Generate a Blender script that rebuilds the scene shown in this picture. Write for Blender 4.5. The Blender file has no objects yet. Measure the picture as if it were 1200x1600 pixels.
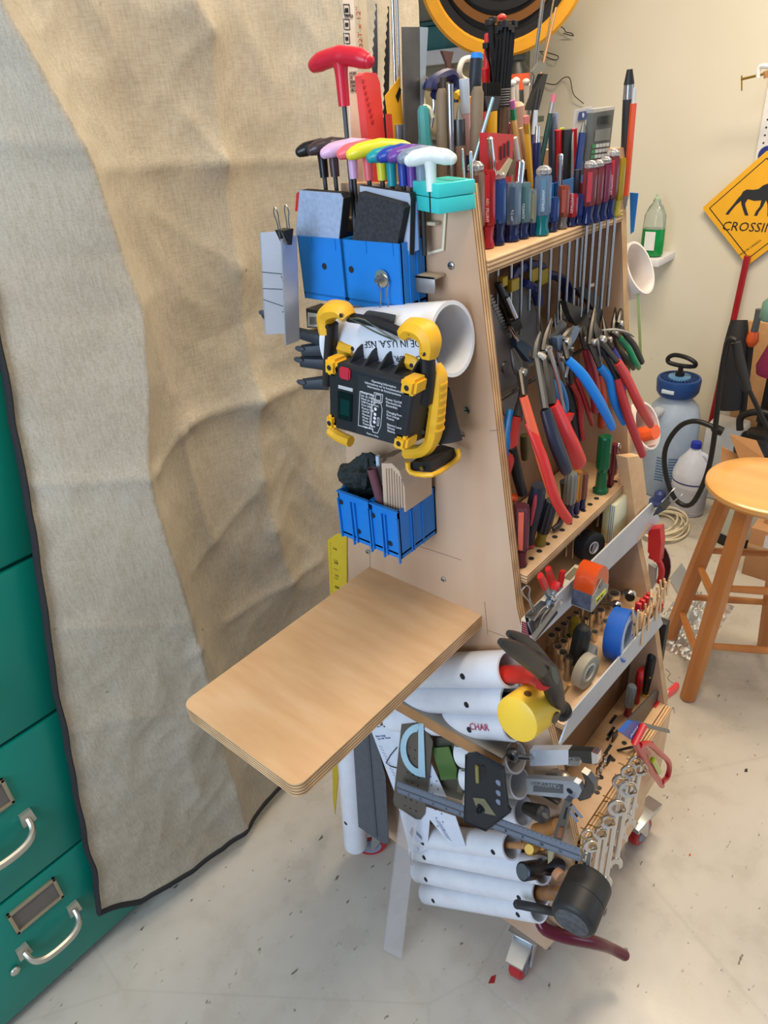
import bpy, bmesh, math, random
from mathutils import Vector as V, Matrix, noise
random.seed(7)
PI = math.pi
SC = bpy.context.scene
COL = SC.collection
# ---------------------------------------------------------------- camera
# world axes: X along the cart (near end panel at x=0), Y towards the drape, Z up, metres
F = 1110.0
Xc = V((1129, -754, F)).normalized()
Yc = V((-1449, -536, F)); Yc = (Yc - Xc * Xc.dot(Yc)).normalized()
Zc = Xc.cross(Yc)
RW = Matrix((Xc, Yc, Zc))                      # camera(x right, y down, z forward) -> world
CAM = V((-0.7300, -0.3350, 1.62))
cd = bpy.data.cameras.new('camera'); cam = bpy.data.objects.new('camera', cd); COL.objects.link(cam)
cd.sensor_fit = 'HORIZONTAL'; cd.sensor_width = 36; cd.lens = 36 * F / 1200; cd.clip_start = 0.02
r_, u_, b_ = RW @ V((1, 0, 0)), RW @ V((0, -1, 0)), RW @ V((0, 0, -1))
cam.matrix_world = Matrix(((r_.x, u_.x, b_.x, CAM.x), (r_.y, u_.y, b_.y, CAM.y), (r_.z, u_.z, b_.z, CAM.z), (0, 0, 0, 1)))
SC.camera = cam
# ---------------------------------------------------------------- world and lights
w = bpy.data.worlds.new('world'); SC.world = w; w.use_nodes = True
bg = w.node_tree.nodes['Background']; bg.inputs[0].default_value = (0.62, 0.74, 1.0, 1); bg.inputs[1].default_value = 0.40
def area(name, loc, target, sx, sy, power, col):
    l = bpy.data.lights.new(name, 'AREA'); l.shape = 'RECTANGLE'; l.size = sx; l.size_y = sy; l.energy = power; l.color = col
    o = bpy.data.objects.new(name, l); COL.objects.link(o); o.location = loc
    o.rotation_euler = (V(target) - V(loc)).to_track_quat('-Z', 'Y').to_euler(); return o
area('ceiling_tube_light', (1.25, 0.15, 2.62), (1.2, 0.15, 0), 1.3, 0.3, 42, (1.0, 0.82, 0.60))
area('ceiling_tube_light', (-0.1, -0.1, 2.62), (-0.1, 0.0, 0), 1.3, 0.3, 19, (1.0, 0.86, 0.68))
area('open_door_daylight', (-2.5, 0.15, 1.7), (0.0, 0.5, 0.95), 1.4, 1.4, 52, (0.64, 0.79, 1.0))
area('wall_cool_fill', (1.5, -2.9, 1.0), (2.4, 0.7, 0.5), 1.6, 1.2, 14, (0.66, 0.80, 1.0))  # added cool fill aimed at the lower back wall
SC.view_settings.view_transform = 'Standard'; SC.view_settings.look = 'None'
SC.view_settings.exposure = 0.0; SC.view_settings.gamma = 1.0; SC.view_settings.use_curve_mapping = False
# ---------------------------------------------------------------- helpers
def P(px, py, x=None, y=None, z=None):
    d = RW @ V((px - 600, py - 800, F))
    if x is not None: t = (x - CAM.x) / d.x
    elif y is not None: t = (y - CAM.y) / d.y
    else: t = (z - CAM.z) / d.z
    return CAM + t * d
def lin(c):
    return tuple((v / 255 / 12.92) if v / 255 <= .04045 else ((v / 255 + .055) / 1.055) ** 2.4 for v in c)
MATS = {}
def M(c, rough=.5, metal=0, trans=0, var=.06, scale=30, bump=0, name=None, alpha=1, emit=0, ior=1.45, coat=0):
    key = (tuple(c), rough, metal, trans, var, scale, bump, alpha, emit)
    if key in MATS: return MATS[key]
    m = bpy.data.materials.new(name or 'material'); m.use_nodes = True
    nt = m.node_tree; b = nt.nodes['Principled BSDF']; L = nt.links
    col = lin(c)
    b.inputs['Base Color'].default_value = (*col, 1)
    b.inputs['Roughness'].default_value = rough; b.inputs['Metallic'].default_value = metal
    b.inputs['Transmission Weight'].default_value = trans; b.inputs['IOR'].default_value = ior
    b.inputs['Alpha'].default_value = alpha; b.inputs['Coat Weight'].default_value = coat
    if var or bump:
        tc = nt.nodes.new('ShaderNodeTexCoord'); n = nt.nodes.new('ShaderNodeTexNoise')
        n.inputs['Scale'].default_value = scale; n.inputs['Detail'].default_value = 4
        L.new(tc.outputs['Object'], n.inputs['Vector'])
        if var:
            mx = nt.nodes.new('ShaderNodeMix'); mx.data_type = 'RGBA'
            mx.inputs[6].default_value = (*[v * (1 - 2 * var) for v in col], 1)
            mx.inputs[7].default_value = (*[min(1, v * (1 + 2 * var)) for v in col], 1)
            L.new(n.outputs['Fac'], mx.inputs[0]); L.new(mx.outputs[2], b.inputs['Base Color'])
        if bump:
            bp = nt.nodes.new('ShaderNodeBump'); bp.inputs['Strength'].default_value = bump; bp.inputs['Distance'].default_value = .002
            L.new(n.outputs['Fac'], bp.inputs['Height']); L.new(bp.outputs[0], b.inputs['Normal'])
    if emit: b.inputs['Emission Color'].default_value = (*col, 1); b.inputs['Emission Strength'].default_value = emit
    MATS[key] = m; return m
def nodemat(name, build):
    m = bpy.data.materials.new(name); m.use_nodes = True
    build(m.node_tree, m.node_tree.nodes['Principled BSDF']); return m
def ramp(nt, stops):
    r = nt.nodes.new('ShaderNodeValToRGB'); e = r.color_ramp.elements
    while len(e) < len(stops): e.new(.5)
    for k, (p, c) in enumerate(stops): e[k].position = p; e[k].color = (*lin(c), 1)
    return r
def tex(nt, kind, scale, vec=(1, 1, 1), detail=4, coord='Object', rot=(0, 0, 0)):
    tc = nt.nodes.new('ShaderNodeTexCoord'); mp = nt.nodes.new('ShaderNodeMapping'); mp.inputs['Scale'].default_value = vec
    mp.inputs['Rotation'].default_value = rot
    n = nt.nodes.new(kind); n.inputs['Scale'].default_value = scale
    if 'Detail' in n.inputs: n.inputs['Detail'].default_value = detail
    nt.links.new(tc.outputs[coord], mp.inputs[0]); nt.links.new(mp.outputs[0], n.inputs['Vector']); return n
def mixc(nt, a, b, fac, mode='MULTIPLY'):
    mx = nt.nodes.new('ShaderNodeMix'); mx.data_type = 'RGBA'; mx.blend_type = mode
    if isinstance(fac, float): mx.inputs[0].default_value = fac
    else: nt.links.new(fac, mx.inputs[0])
    for k, s in ((6, a), (7, b)):
        if isinstance(s, tuple): mx.inputs[k].default_value = (*lin(s), 1)
        else: nt.links.new(s, mx.inputs[k])
    return mx.outputs[2]
def bumpn(nt, b, h, st=.3, dist=.002):
    bp = nt.nodes.new('ShaderNodeBump'); bp.inputs['Strength'].default_value = st; bp.inputs['Distance'].default_value = dist
    nt.links.new(h, bp.inputs['Height']); nt.links.new(bp.outputs[0], b.inputs['Normal'])

class MB:
    def __init__(s): s.bm = bmesh.new()
    def _new(s, verts, mi=0):
        fs = {f for v in verts for f in v.link_faces}
        for f in fs: f.material_index = mi
        return s
    def hexa(s, pts, mi=0):                      # 8 points: bottom 4, top 4
        v = [s.bm.verts.new(p) for p in pts]
        for q in ((3, 2, 1, 0), (4, 5, 6, 7), (0, 1, 5, 4), (1, 2, 6, 5), (2, 3, 7, 6), (3, 0, 4, 7)):
            s.bm.faces.new([v[i] for i in q]).material_index = mi
        return s
    def box(s, a, b, bev=0, mi=0, T=None):       # from corner a to corner b
        a, b = V(a), V(b); m = (a + b) / 2; d = b - a
        vs = bmesh.ops.create_cube(s.bm, size=1)['verts']
        for v in vs: v.co = V((v.co.x * abs(d.x), v.co.y * abs(d.y), v.co.z * abs(d.z))) + m
        if bev:
            es = list({e for v in vs for e in v.link_edges})
            r = bmesh.ops.bevel(s.bm, geom=es, offset=bev, segments=2, affect='EDGES', profile=.5)
            vs = list({v for f in r['faces'] for v in f.verts} | {v for v in vs if v.is_valid})
            vs = list({v for x in vs for f in x.link_faces for v in f.verts})
        if T is not None:
            for v in vs: v.co = T @ v.co
        return s._new(vs, mi)
    def lathe(s, o, d, prof, n=20, mi=0, flute=0, caps=True, sy=1.0, hint=None):   # prof: (t along axis, radius)
        d = V(d).normalized(); h = V(hint) if hint is not None else (V((0, 0, 1)) if abs(d.z) < .9 else V((1, 0, 0)))
        ax = (h - d * h.dot(d)).normalized(); ay = d.cross(ax); rings = []
        for t, r in prof:
            ring = []
            for k in range(n):
                a = 2 * PI * k / n; rr = r * (1 - flute * (k % 2)) if flute else r
                ring.append(s.bm.verts.new(V(o) + d * t + ax * (rr * math.cos(a)) + ay * (rr * sy * math.sin(a))))
            rings.append(ring)
        for A, B in zip(rings, rings[1:]):
            for k in range(n): s.bm.faces.new((A[k], A[(k + 1) % n], B[(k + 1) % n], B[k])).material_index = mi
        if caps:
            for R_ in (rings[0][::-1], rings[-1]):
                try: s.bm.faces.new(R_).material_index = mi
                except ValueError: pass
        return s
    def cyl(s, a, b, r, r2=None, n=16, mi=0):
        a, b = V(a), V(b); return s.lathe(a, b - a, [(0, r), ((b - a).length, r if r2 is None else r2)], n, mi)
    def pipe(s, a, b, ro, ri, n=32):
        a, b = V(a), V(b); L = (b - a).length
        return s.lathe(a, b - a, [(0, ri), (0, ro), (L, ro), (L, ri), (0, ri)], n, caps=False)
    def ball(s, c, r, n=12, sc=(1, 1, 1), mi=0):
        vs = bmesh.ops.create_uvsphere(s.bm, u_segments=n, v_segments=max(6, n // 2 + 2), radius=r)['verts']
        for v in vs: v.co = V((v.co.x * sc[0], v.co.y * sc[1], v.co.z * sc[2])) + V(c)
        return s._new(vs, mi)
    def prism(s, pts, vec, mi=0, side=None):
        vec = V(vec); A = [s.bm.verts.new(V(p)) for p in pts]; B = [s.bm.verts.new(V(p) + vec) for p in pts]
        f1 = s.bm.faces.new(A[::-1]); f2 = s.bm.faces.new(B); f1.material_index = f2.material_index = mi
        for k in range(len(A)):
            s.bm.faces.new((A[k], A[(k + 1) % len(A)], B[(k + 1) % len(A)], B[k])).material_index = mi if side is None else side
        return s
    def tube(s, pts, r, n=10, smooth=3, flat=1.0, hint=None, mi=0, closed=False):     # r: number or list per point
        pts = [V(p) for p in pts]; rs = r if isinstance(r, (list, tuple)) else [r] * len(pts)
        if smooth and len(pts) > 2:
            q, qr = [], []; m = len(pts); rng = range(m if closed else m - 1)
            for i in rng:
                g = (lambda j: pts[j % m]) if closed else (lambda j: pts[min(max(j, 0), m - 1)])
                p0, p1, p2, p3 = g(i - 1), g(i), g(i + 1), g(i + 2)
                for k in range(smooth):
                    t = k / smooth
                    q.append(.5 * ((2 * p1) + (p2 - p0) * t + (2 * p0 - 5 * p1 + 4 * p2 - p3) * t * t + (3 * p1 - p0 - 3 * p2 + p3) * t ** 3))
                    qr.append(rs[i] * (1 - t) + rs[(i + 1) % m] * t)
            if not closed: q.append(pts[-1]); qr.append(rs[-1])
            pts, rs = q, qr
        m = len(pts); rings = []; h = V(hint) if hint is not None else None; ref = None
        for i in range(m):
            if closed: d = pts[(i + 1) % m] - pts[i - 1]
            else: d = pts[min(i + 1, m - 1)] - pts[max(i - 1, 0)]
            if d.length < 1e-9: d = V((0, 0, 1))
            d.normalize()
            if h is not None: ref0 = h
            elif ref is None: ref0 = V((0, 0, 1)) if abs(d.z) < .8 else V((0, 1, 0))
            else: ref0 = ref
            ax = (ref0 - d * ref0.dot(d)).normalized(); ref = ax; ay = d.cross(ax)
            rings.append([s.bm.verts.new(pts[i] + ax * rs[i] * flat * math.cos(2 * PI * k / n) + ay * rs[i] * math.sin(2 * PI * k / n)) for k in range(n)])
        for i in range(m if closed else m - 1):
            A, B = rings[i], rings[(i + 1) % m]
            for k in range(n): s.bm.faces.new((A[k], A[(k + 1) % n], B[(k + 1) % n], B[k])).material_index = mi
        if not closed:
            s.bm.faces.new(rings[0][::-1]).material_index = mi; s.bm.faces.new(rings[-1]).material_index = mi
            for e, R_, dd in ((0, rings[0], pts[0] - pts[1]), (-1, rings[-1], pts[-1] - pts[-2])):
                pass
        return s
    def build(s, name, mat, parent=None, smooth=True, angle=.7):
        bmesh.ops.recalc_face_normals(s.bm, faces=s.bm.faces)
        me = bpy.data.meshes.new(name); s.bm.to_mesh(me); s.bm.free()
        for m in (mat if isinstance(mat, (list, tuple)) else [mat]): me.materials.append(m)
        return link(name, me, parent, smooth, angle)
ORG = {}
def link(name, me, parent=None, smooth=True, angle=.7):
    if smooth and me.polygons:
        me.shade_smooth(); me.set_sharp_from_angle(angle=angle)
    o = bpy.data.objects.new(name, me); COL.objects.link(o)
    if parent is None:
        vs = [v.co for v in me.vertices]
        c = V(((min(v.x for v in vs) + max(v.x for v in vs)) / 2, (min(v.y for v in vs) + max(v.y for v in vs)) / 2, min(v.z for v in vs)))
        me.transform(Matrix.Translation(-c)); o.location = c; ORG[o.name] = c
    else:
        c = ORG[parent.name]; me.transform(Matrix.Translation(-c)); ORG[o.name] = c; o.parent = parent
    return o
def tag(o, label=None, cat=None, group=None, kind=None):
    if label: o['label'] = label
    if cat: o['category'] = cat
    if group: o['group'] = group
    if kind: o['kind'] = kind
    return o
def thing(name, label, cat, loc, group=None):
    o = bpy.data.objects.new(name, None); COL.objects.link(o); o.location = loc; o.empty_display_size = .03
    ORG[o.name] = V(loc); return tag(o, label, cat, group)
def copy_tree(o, delta, label=None):
    r = o.copy(); COL.objects.link(r); r.location = o.location + V(delta)
    if label: r['label'] = label
    def rec(a, b):
        for ch in [c for c in bpy.data.objects if c.parent == a]:
            c = ch.copy(); COL.objects.link(c); c.parent = b; rec(ch, c)
    rec(o, r); return r
def solo(name, mb, mat, label, cat, group=None, kind=None, **k):
    return tag(mb.build(name, mat, None, **k), label, cat, group, kind)
def text(body, size, origin, right, up, mat, parent, name='lettering', depth=.0002, align='LEFT', shear=0):
    c = bpy.data.curves.new(name, 'FONT'); c.body = body; c.size = size; c.extrude = depth; c.align_x = align; c.shear = shear
    c.resolution_u = 2
    t = bpy.data.objects.new(name, c); COL.objects.link(t)
    bpy.context.view_layer.update()
    me = bpy.data.meshes.new_from_object(t.evaluated_get(bpy.context.evaluated_depsgraph_get()))
    bpy.data.objects.remove(t); me.materials.clear(); me.materials.append(mat)
    r, u = V(right).normalized(), V(up).normalized(); u = (u - r * u.dot(r)).normalized(); n = r.cross(u); o = V(origin)
    me.transform(Matrix(((r.x, u.x, n.x, o.x), (r.y, u.y, n.y, o.y), (r.z, u.z, n.z, o.z), (0, 0, 0, 1))))
    if parent is None: return link(name, me, None, False)
    return link(name, me, parent, False)
X, Y, Z = V((1, 0, 0)), V((0, 1, 0)), V((0, 0, 1))
# ---------------------------------------------------------------- materials
def _ply(nt, b):
    g = tex(nt, 'ShaderNodeTexNoise', 9, (6, 1, 6), 5); n2 = tex(nt, 'ShaderNodeTexNoise', 2.5, (1, 1, 1), 3)
    r = ramp(nt, [(.3, (216, 174, 130)), (.55, (224, 184, 140)), (.75, (229, 193, 152))])
    nt.links.new(g.outputs['Fac'], r.inputs[0])
    r2 = ramp(nt, [(.3, (215, 205, 195)), (.65, (255, 255, 255))]); nt.links.new(n2.outputs['Fac'], r2.inputs[0])
    nt.links.new(mixc(nt, r.outputs[0], r2.outputs[0], .8), b.inputs['Base Color']); b.inputs['Roughness'].default_value = .42
    bumpn(nt, b, g.outputs['Fac'], .08)
PLY = nodemat('birch_plywood', _ply)
def _plyd(nt, b):
    g = tex(nt, 'ShaderNodeTexNoise', 8, (1, 1, .12), 5); n2 = tex(nt, 'ShaderNodeTexNoise', 3, (1, 1, 1), 3)
    r = ramp(nt, [(.3, (188, 152, 122)), (.55, (203, 170, 140)), (.75, (212, 183, 154))])
    nt.links.new(g.outputs['Fac'], r.inputs[0])
    r2 = ramp(nt, [(.3, (210, 200, 190)), (.6, (255, 255, 255))]); nt.links.new(n2.outputs['Fac'], r2.inputs[0])
    nt.links.new(mixc(nt, r.outputs[0], r2.outputs[0], .7), b.inputs['Base Color']); b.inputs['Roughness'].default_value = .5
PLYP = nodemat('plywood_panel', _plyd)
def edge(axis):
    def f(nt, b):
        v = [0, 0, 0]; v[axis] = 1
        tc = nt.nodes.new('ShaderNodeTexCoord'); sep = nt.nodes.new('ShaderNodeSeparateXYZ'); nt.links.new(tc.outputs['Object'], sep.inputs[0])
        mm = nt.nodes.new('ShaderNodeMath'); mm.operation = 'MULTIPLY'; mm.inputs[1].default_value = 2 * PI / .0052; nt.links.new(sep.outputs[axis], mm.inputs[0])
        sn = nt.nodes.new('ShaderNodeMath'); sn.operation = 'SINE'; nt.links.new(mm.outputs[0], sn.inputs[0])
        ma = nt.nodes.new('ShaderNodeMath'); ma.operation = 'MULTIPLY_ADD'; ma.inputs[1].default_value = .5; ma.inputs[2].default_value = .5; nt.links.new(sn.outputs[0], ma.inputs[0])
        r = ramp(nt, [(.1, (150, 108, 70)), (.4, (205, 165, 118)), (.9, (228, 192, 145))]); nt.links.new(ma.outputs[0], r.inputs[0])
        n = tex(nt, 'ShaderNodeTexNoise', 25, (1, 1, 1), 3); r2 = ramp(nt, [(.3, (200, 190, 180)), (.6, (255, 255, 255))]); nt.links.new(n.outputs['Fac'], r2.inputs[0])
        nt.links.new(mixc(nt, r.outputs[0], r2.outputs[0], .7), b.inputs['Base Color']); b.inputs['Roughness'].default_value = .6
    return nodemat('plywood_edge', f)
EDX, EDZ, EDY = edge(0), edge(2), edge(1)
def _conc(nt, b):
    n1 = tex(nt, 'ShaderNodeTexNoise', 1.6, detail=8); n2 = tex(nt, 'ShaderNodeTexNoise', 14, detail=8); n3 = tex(nt, 'ShaderNodeTexNoise', 38, (1, 2.2, 1), detail=2); vo = tex(nt, 'ShaderNodeTexVoronoi', 1.1)
    r = ramp(nt, [(.3, (184, 176, 164)), (.5, (193, 186, 174)), (.7, (199, 192, 181))]); nt.links.new(n1.outputs['Fac'], r.inputs[0])
    r2 = ramp(nt, [(.3, (240, 238, 236)), (.55, (255, 255, 255))]); nt.links.new(n2.outputs['Fac'], r2.inputs[0])
    r3 = ramp(nt, [(.24, (90, 80, 72)), (.30, (255, 255, 255))]); nt.links.new(n3.outputs['Fac'], r3.inputs[0])
    c = mixc(nt, mixc(nt, r.outputs[0], r2.outputs[0], .8), r3.outputs[0], .8)
    vo.feature = 'DISTANCE_TO_EDGE'; r4 = ramp(nt, [(0, (120, 110, 100)), (.003, (255, 255, 255))]); nt.links.new(vo.outputs['Distance'], r4.inputs[0])
    nt.links.new(mixc(nt, c, r4.outputs[0], .10), b.inputs['Base Color'])
    rr = ramp(nt, [(.3, (135, 135, 135)), (.7, (160, 160, 160))]); nt.links.new(n2.outputs['Fac'], rr.inputs[0]); nt.links.new(rr.outputs[0], b.inputs['Roughness'])
    bumpn(nt, b, n2.outputs['Fac'], .15)
CONC = nodemat('concrete', _conc)
def _wall(nt, b):
    n1 = tex(nt, 'ShaderNodeTexNoise', 2, detail=6); n2 = tex(nt, 'ShaderNodeTexNoise', 9, detail=3)
    r = ramp(nt, [(.3, (219, 212, 192)), (.7, (227, 221, 203))]); nt.links.new(n1.outputs['Fac'], r.inputs[0])
    r3 = ramp(nt, [(.22, (200, 190, 175)), (.27, (255, 255, 255))]); nt.links.new(n2.outputs['Fac'], r3.inputs[0])
    nt.links.new(mixc(nt, r.outputs[0], r3.outputs[0], .5), b.inputs['Base Color']); b.inputs['Roughness'].default_value = .7
WALL = nodemat('wall_paint', _wall)
def _canvas(nt, b):
    n1 = tex(nt, 'ShaderNodeTexNoise', 3.0, detail=8); w1 = tex(nt, 'ShaderNodeTexNoise', 420, (1, 1, .1), 2); w2 = tex(nt, 'ShaderNodeTexNoise', 420, (.1, 1, 1), 2); n3 = tex(nt, 'ShaderNodeTexNoise', 30, detail=2)
    r = ramp(nt, [(.3, (170, 161, 143)), (.5, (180, 172, 155)), (.7, (188, 181, 165))]); nt.links.new(n1.outputs['Fac'], r.inputs[0])
    r2 = ramp(nt, [(.35, (232, 228, 222)), (.6, (255, 255, 255))]); nt.links.new(w1.outputs['Fac'], r2.inputs[0])
    r3 = ramp(nt, [(.35, (234, 230, 224)), (.6, (255, 255, 255))]); nt.links.new(w2.outputs['Fac'], r3.inputs[0])
    r4 = ramp(nt, [(.2, (110, 95, 75)), (.24, (255, 255, 255))]); nt.links.new(n3.outputs['Fac'], r4.inputs[0])
    c = mixc(nt, mixc(nt, mixc(nt, r.outputs[0], r2.outputs[0], .7), r3.outputs[0], .6), r4.outputs[0], .6)
    nt.links.new(c, b.inputs['Base Color']); b.inputs['Roughness'].default_value = .62
    wv = tex(nt, 'ShaderNodeTexNoise', 9, (1, 1, .8), 5); bumpn(nt, b, wv.outputs['Fac'], .22, .01)
CANVAS = nodemat('canvas', _canvas)
def _stool(nt, b):
    g = tex(nt, 'ShaderNodeTexNoise', 14, (1, 1, .12), 4)
    r = ramp(nt, [(.3, (176, 108, 50)), (.6, (196, 128, 64)), (.8, (206, 142, 80))]); nt.links.new(g.outputs['Fac'], r.inputs[0])
    nt.links.new(r.outputs[0], b.inputs['Base Color']); b.inputs['Roughness'].default_value = .32; b.inputs['Coat Weight'].default_value = .3
OAKL = nodemat('varnished_wood', _stool)
def _stool2(nt, b):
    g = tex(nt, 'ShaderNodeTexNoise', 10, (1, .12, 1), 4)
    r = ramp(nt, [(.3, (205, 148, 80)), (.6, (222, 168, 98)), (.8, (228, 180, 112))]); nt.links.new(g.outputs['Fac'], r.inputs[0])
    nt.links.new(r.outputs[0], b.inputs['Base Color']); b.inputs['Roughness'].default_value = .3; b.inputs['Coat Weight'].default_value = .3
OAKS = nodemat('varnished_seat_wood', _stool2)
TEAL = M((0, 124, 108), .38, var=.05, scale=3); TEALD = M((22, 62, 52), .7, var=.3, scale=20)
BLACK = M((24, 24, 26), .45); BLACKM = M((30, 30, 33), .7, bump=.2); RUB = M((38, 38, 40), .6, scale=60)
STEEL = M((170, 168, 165), .28, 1); CHROME = M((215, 215, 215), .14, 1, var=0); DSTEEL = M((82, 78, 74), .42, .85, var=.25, scale=40); ZINC = M((190, 195, 198), .3, .9)
ALU = M((178, 182, 186), .42, .35); ALUW = M((196, 199, 202), .45, .15); BLUEB = M((24, 122, 208), .42); PVC = M((222, 224, 230), .3); PVCI = M((228, 216, 200), .5)
YEL = M((238, 180, 40), .45); RED = M((196, 42, 44), .35); REDD = M((150, 30, 38), .4); ORG_ = M((226, 88, 36), .4); BLUG = M((20, 120, 205), .4); NAVY = M((24, 34, 84), .4)
WOODH = M((176, 128, 82), .5, var=.15); WHITE = M((232, 232, 230), .5); CREAM = M((228, 220, 190), .6); GREEN = M((0, 120, 72), .35); PURP = M((52, 52, 130), .4)
BRASS = M((184, 148, 70), .3, 1); INK = M((28, 28, 32), .6, var=0); WINK = M((225, 228, 232), .6, var=0)
GLASS = M((225, 235, 235), .08, 0, .9, var=0); OAK = M((165, 120, 75), .5, var=.15)
# ================================================================ setting
tag(MB().box((-3.2, -3.2, -.1), (2.56, 2.3, 0)).build('floor', CONC), 'pale worn concrete garage floor', kind='structure')
tag(MB().box((2.4, -3.2, 0), (2.55, 2.3, 2.75)).build('wall_back', WALL), 'cream painted wall behind the stool and sprayers', kind='structure')
tag(MB().box((-3.2, 2.15, 0), (2.4, 2.3, 2.75)).build('wall_left', WALL), 'cream wall behind the canvas drape', kind='structure')
tag(MB().box((-3.2, -3.2, 2.75), (2.55, 2.3, 2.85)).build('ceiling', WALL), kind='structure')

# ---------------------------------------------------------------- filing cabinet
cab = thing('filing_cabinet', 'teal metal filing cabinet with silver handles, half covered by canvas', 'cabinet', (-.58, 1.1, 0))
XR, XL = -.30, -.86
MB().box((XL, .825, .03), (XR, 1.45, 1.63), .004).build('body', TEAL, cab)
MB().box((XL, .84, .0), (-.40, 1.44, .03), .002).build('base', TEALD, cab)
for k, (z0, z1) in enumerate(((.035, .327), (.336, .658), (.667, .977), (.986, 1.292), (1.301, 1.60))):
    d = MB().box((XL + .012, .808, z0), (XR - .012, .826, z1), .004).build('drawer', TEAL, cab)
    cx, cz = -.617, (z0 + z1) / 2
    if k == 4: continue
    hz = z0 + .135
    h = MB()
    for sx in (-.055, .055):
        h.prism([(cx + sx - .013, .808, hz + .0), (cx + sx + .013, .808, hz), (cx + sx + .011, .808, hz + .03), (cx + sx - .011, .808, hz + .03)], (0, -.008, 0))
    h.tube([(cx - .055, .803, hz + .012), (cx - .050, .784, hz - .004), (cx - .025, .776, hz - .016), (cx + .025, .776, hz - .016), (cx + .050, .784, hz - .004), (cx + .055, .803, hz + .012)], [.006, .006, .0065, .0065, .006, .006], 8, 4, 1.3, hint=(0, 0, 1))
    h.build('handle', M((190, 186, 172), .35, .7), d)
    fz = z0 + .235; lf = MB(); wx, wz, t = .05, .032, .007
    for a, b in (((cx - wx, fz - wz), (cx + wx, fz - wz + t)), ((cx - wx, fz + wz - t), (cx + wx, fz + wz)), ((cx - wx, fz - wz), (cx - wx + t, fz + wz)), ((cx + wx - t, fz - wz), (cx + wx, fz + wz))):
        lf.box((a[0], .801, a[1]), (b[0], .808, b[1]), .001)
    lf.build('label_frame', M((170, 160, 135), .35, .7), d)
    MB().box((cx - wx + t, .806, fz - wz + t), (cx + wx - t, .8085, fz + wz - t)).build('label_insert', M((105, 98, 92), .5), d)
    if k == 0: MB().ball((-.700, .803, .155), .010, 10, (1, .6, 1)).build('latch', M((190, 186, 172), .35, .7), d)

# ---------------------------------------------------------------- canvas drape
NU, NV = 230, 300
def hem_z(x):
    pts = [(-.55, .17), (-.495, .135), (-.45, .095), (-.40, .085), (-.33, .065), (-.2, .055), (0, .05), (.15, .05), (.8, .05)]
    for (a, za), (b, zb) in zip(pts, pts[1:]):
        if x <= b: return za + (zb - za) * max(0, (x - a) / (b - a))
    return .05
def ridge(d, w, h): return h * math.exp(-(d / w) ** 2)
def edgeprof(z):
    pts = [(.0, -.53), (.135, -.503), (.20, -.50), (.70, -.433), (1.08, -.363), (1.40, -.311), (1.76, -.262), (2.3, -.20)]
    for (a, xa), (b, xb) in zip(pts, pts[1:]):
        if z <= b: return xa + (xb - xa) * (z - a) / (b - a)
    return -.2
RIDGE = [(2.3, -.30), (1.735, -.21), (1.557, -.154), (1.356, -.13), (1.22, -.155), (1.09, -.194), (.947, -.193), (.605, -.175), (.05, -.165), (-1, -.165)]
def ridge_x(z):
    for (za, xa), (zb_, xb) in zip(RIDGE, RIDGE[1:]):
        if z >= zb_: return xb + (xa - xb) * (z - zb_) / (za - zb_)
    return -.165
CRE = []
def crease(pix, h, wd):
    q = [P(a, b, y=.75) for a, b in pix]
    for a, b in zip(q, q[1:]): CRE.append(((a.x, a.z), (b.x, b.z), h, wd))
crease([(298, -60), (300, 0), (330, 47), (351, 253), (375, 422), (405, 628), (410, 750), (430, 830), (460, 910)], .020, .045)
crease([(150, 264), (330, 255), (500, 250), (640, 240)], .010, .018); crease([(0, 222), (132, 230)], .010, .020)
crease([(234, 731), (300, 661), (405, 626), (500, 596)], .018, .022); crease([(60, 762), (232, 730)], .010, .018)
crease([(285, 675), (333, 845)], .016, .020); crease([(300, 890), (400, 772)], .012, .022); crease([(250, 800), (300, 1000), (340, 1055)], .014, .022)
crease([(360, 975), (510, 880)], .014, .020); crease([(380, 850), (385, 960)], .008, .016); crease([(255, 690), (270, 620), (215, 480)], .006, .018)
crease([(110, 985), (265, 962)], .009, .020); crease([(125, 1150), (200, 1120), (285, 1105)], .008, .022); crease([(300, 180), (348, 250)], .008, .02); crease([(330, 47), (290, 90)], .008, .02); crease([(60, 400), (215, 390)], -.004, .02)
crease([(240, 330), (380, 420)], .007, .022); crease([(280, 560), (400, 500)], -.007, .03); crease([(430, 640), (520, 760)], .008, .03); crease([(440, 330), (470, 470)], .007, .03); crease([(500, 60), (480, 260)], .010, .05); crease([(200, 20), (250, 250)], .006, .06)
def seg(x, z, c):
    (ax_, az), (bx_, bz), h, wd = c; dx, dz = bx_ - ax_, bz - az
    t = max(0, min(1, ((x - ax_) * dx + (z - az) * dz) / (dx * dx + dz * dz)))
    d = math.hypot(x - ax_ - dx * t, z - az - dz * t)
    return h * math.exp(-d / wd) if d < wd * 5 else 0
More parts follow.
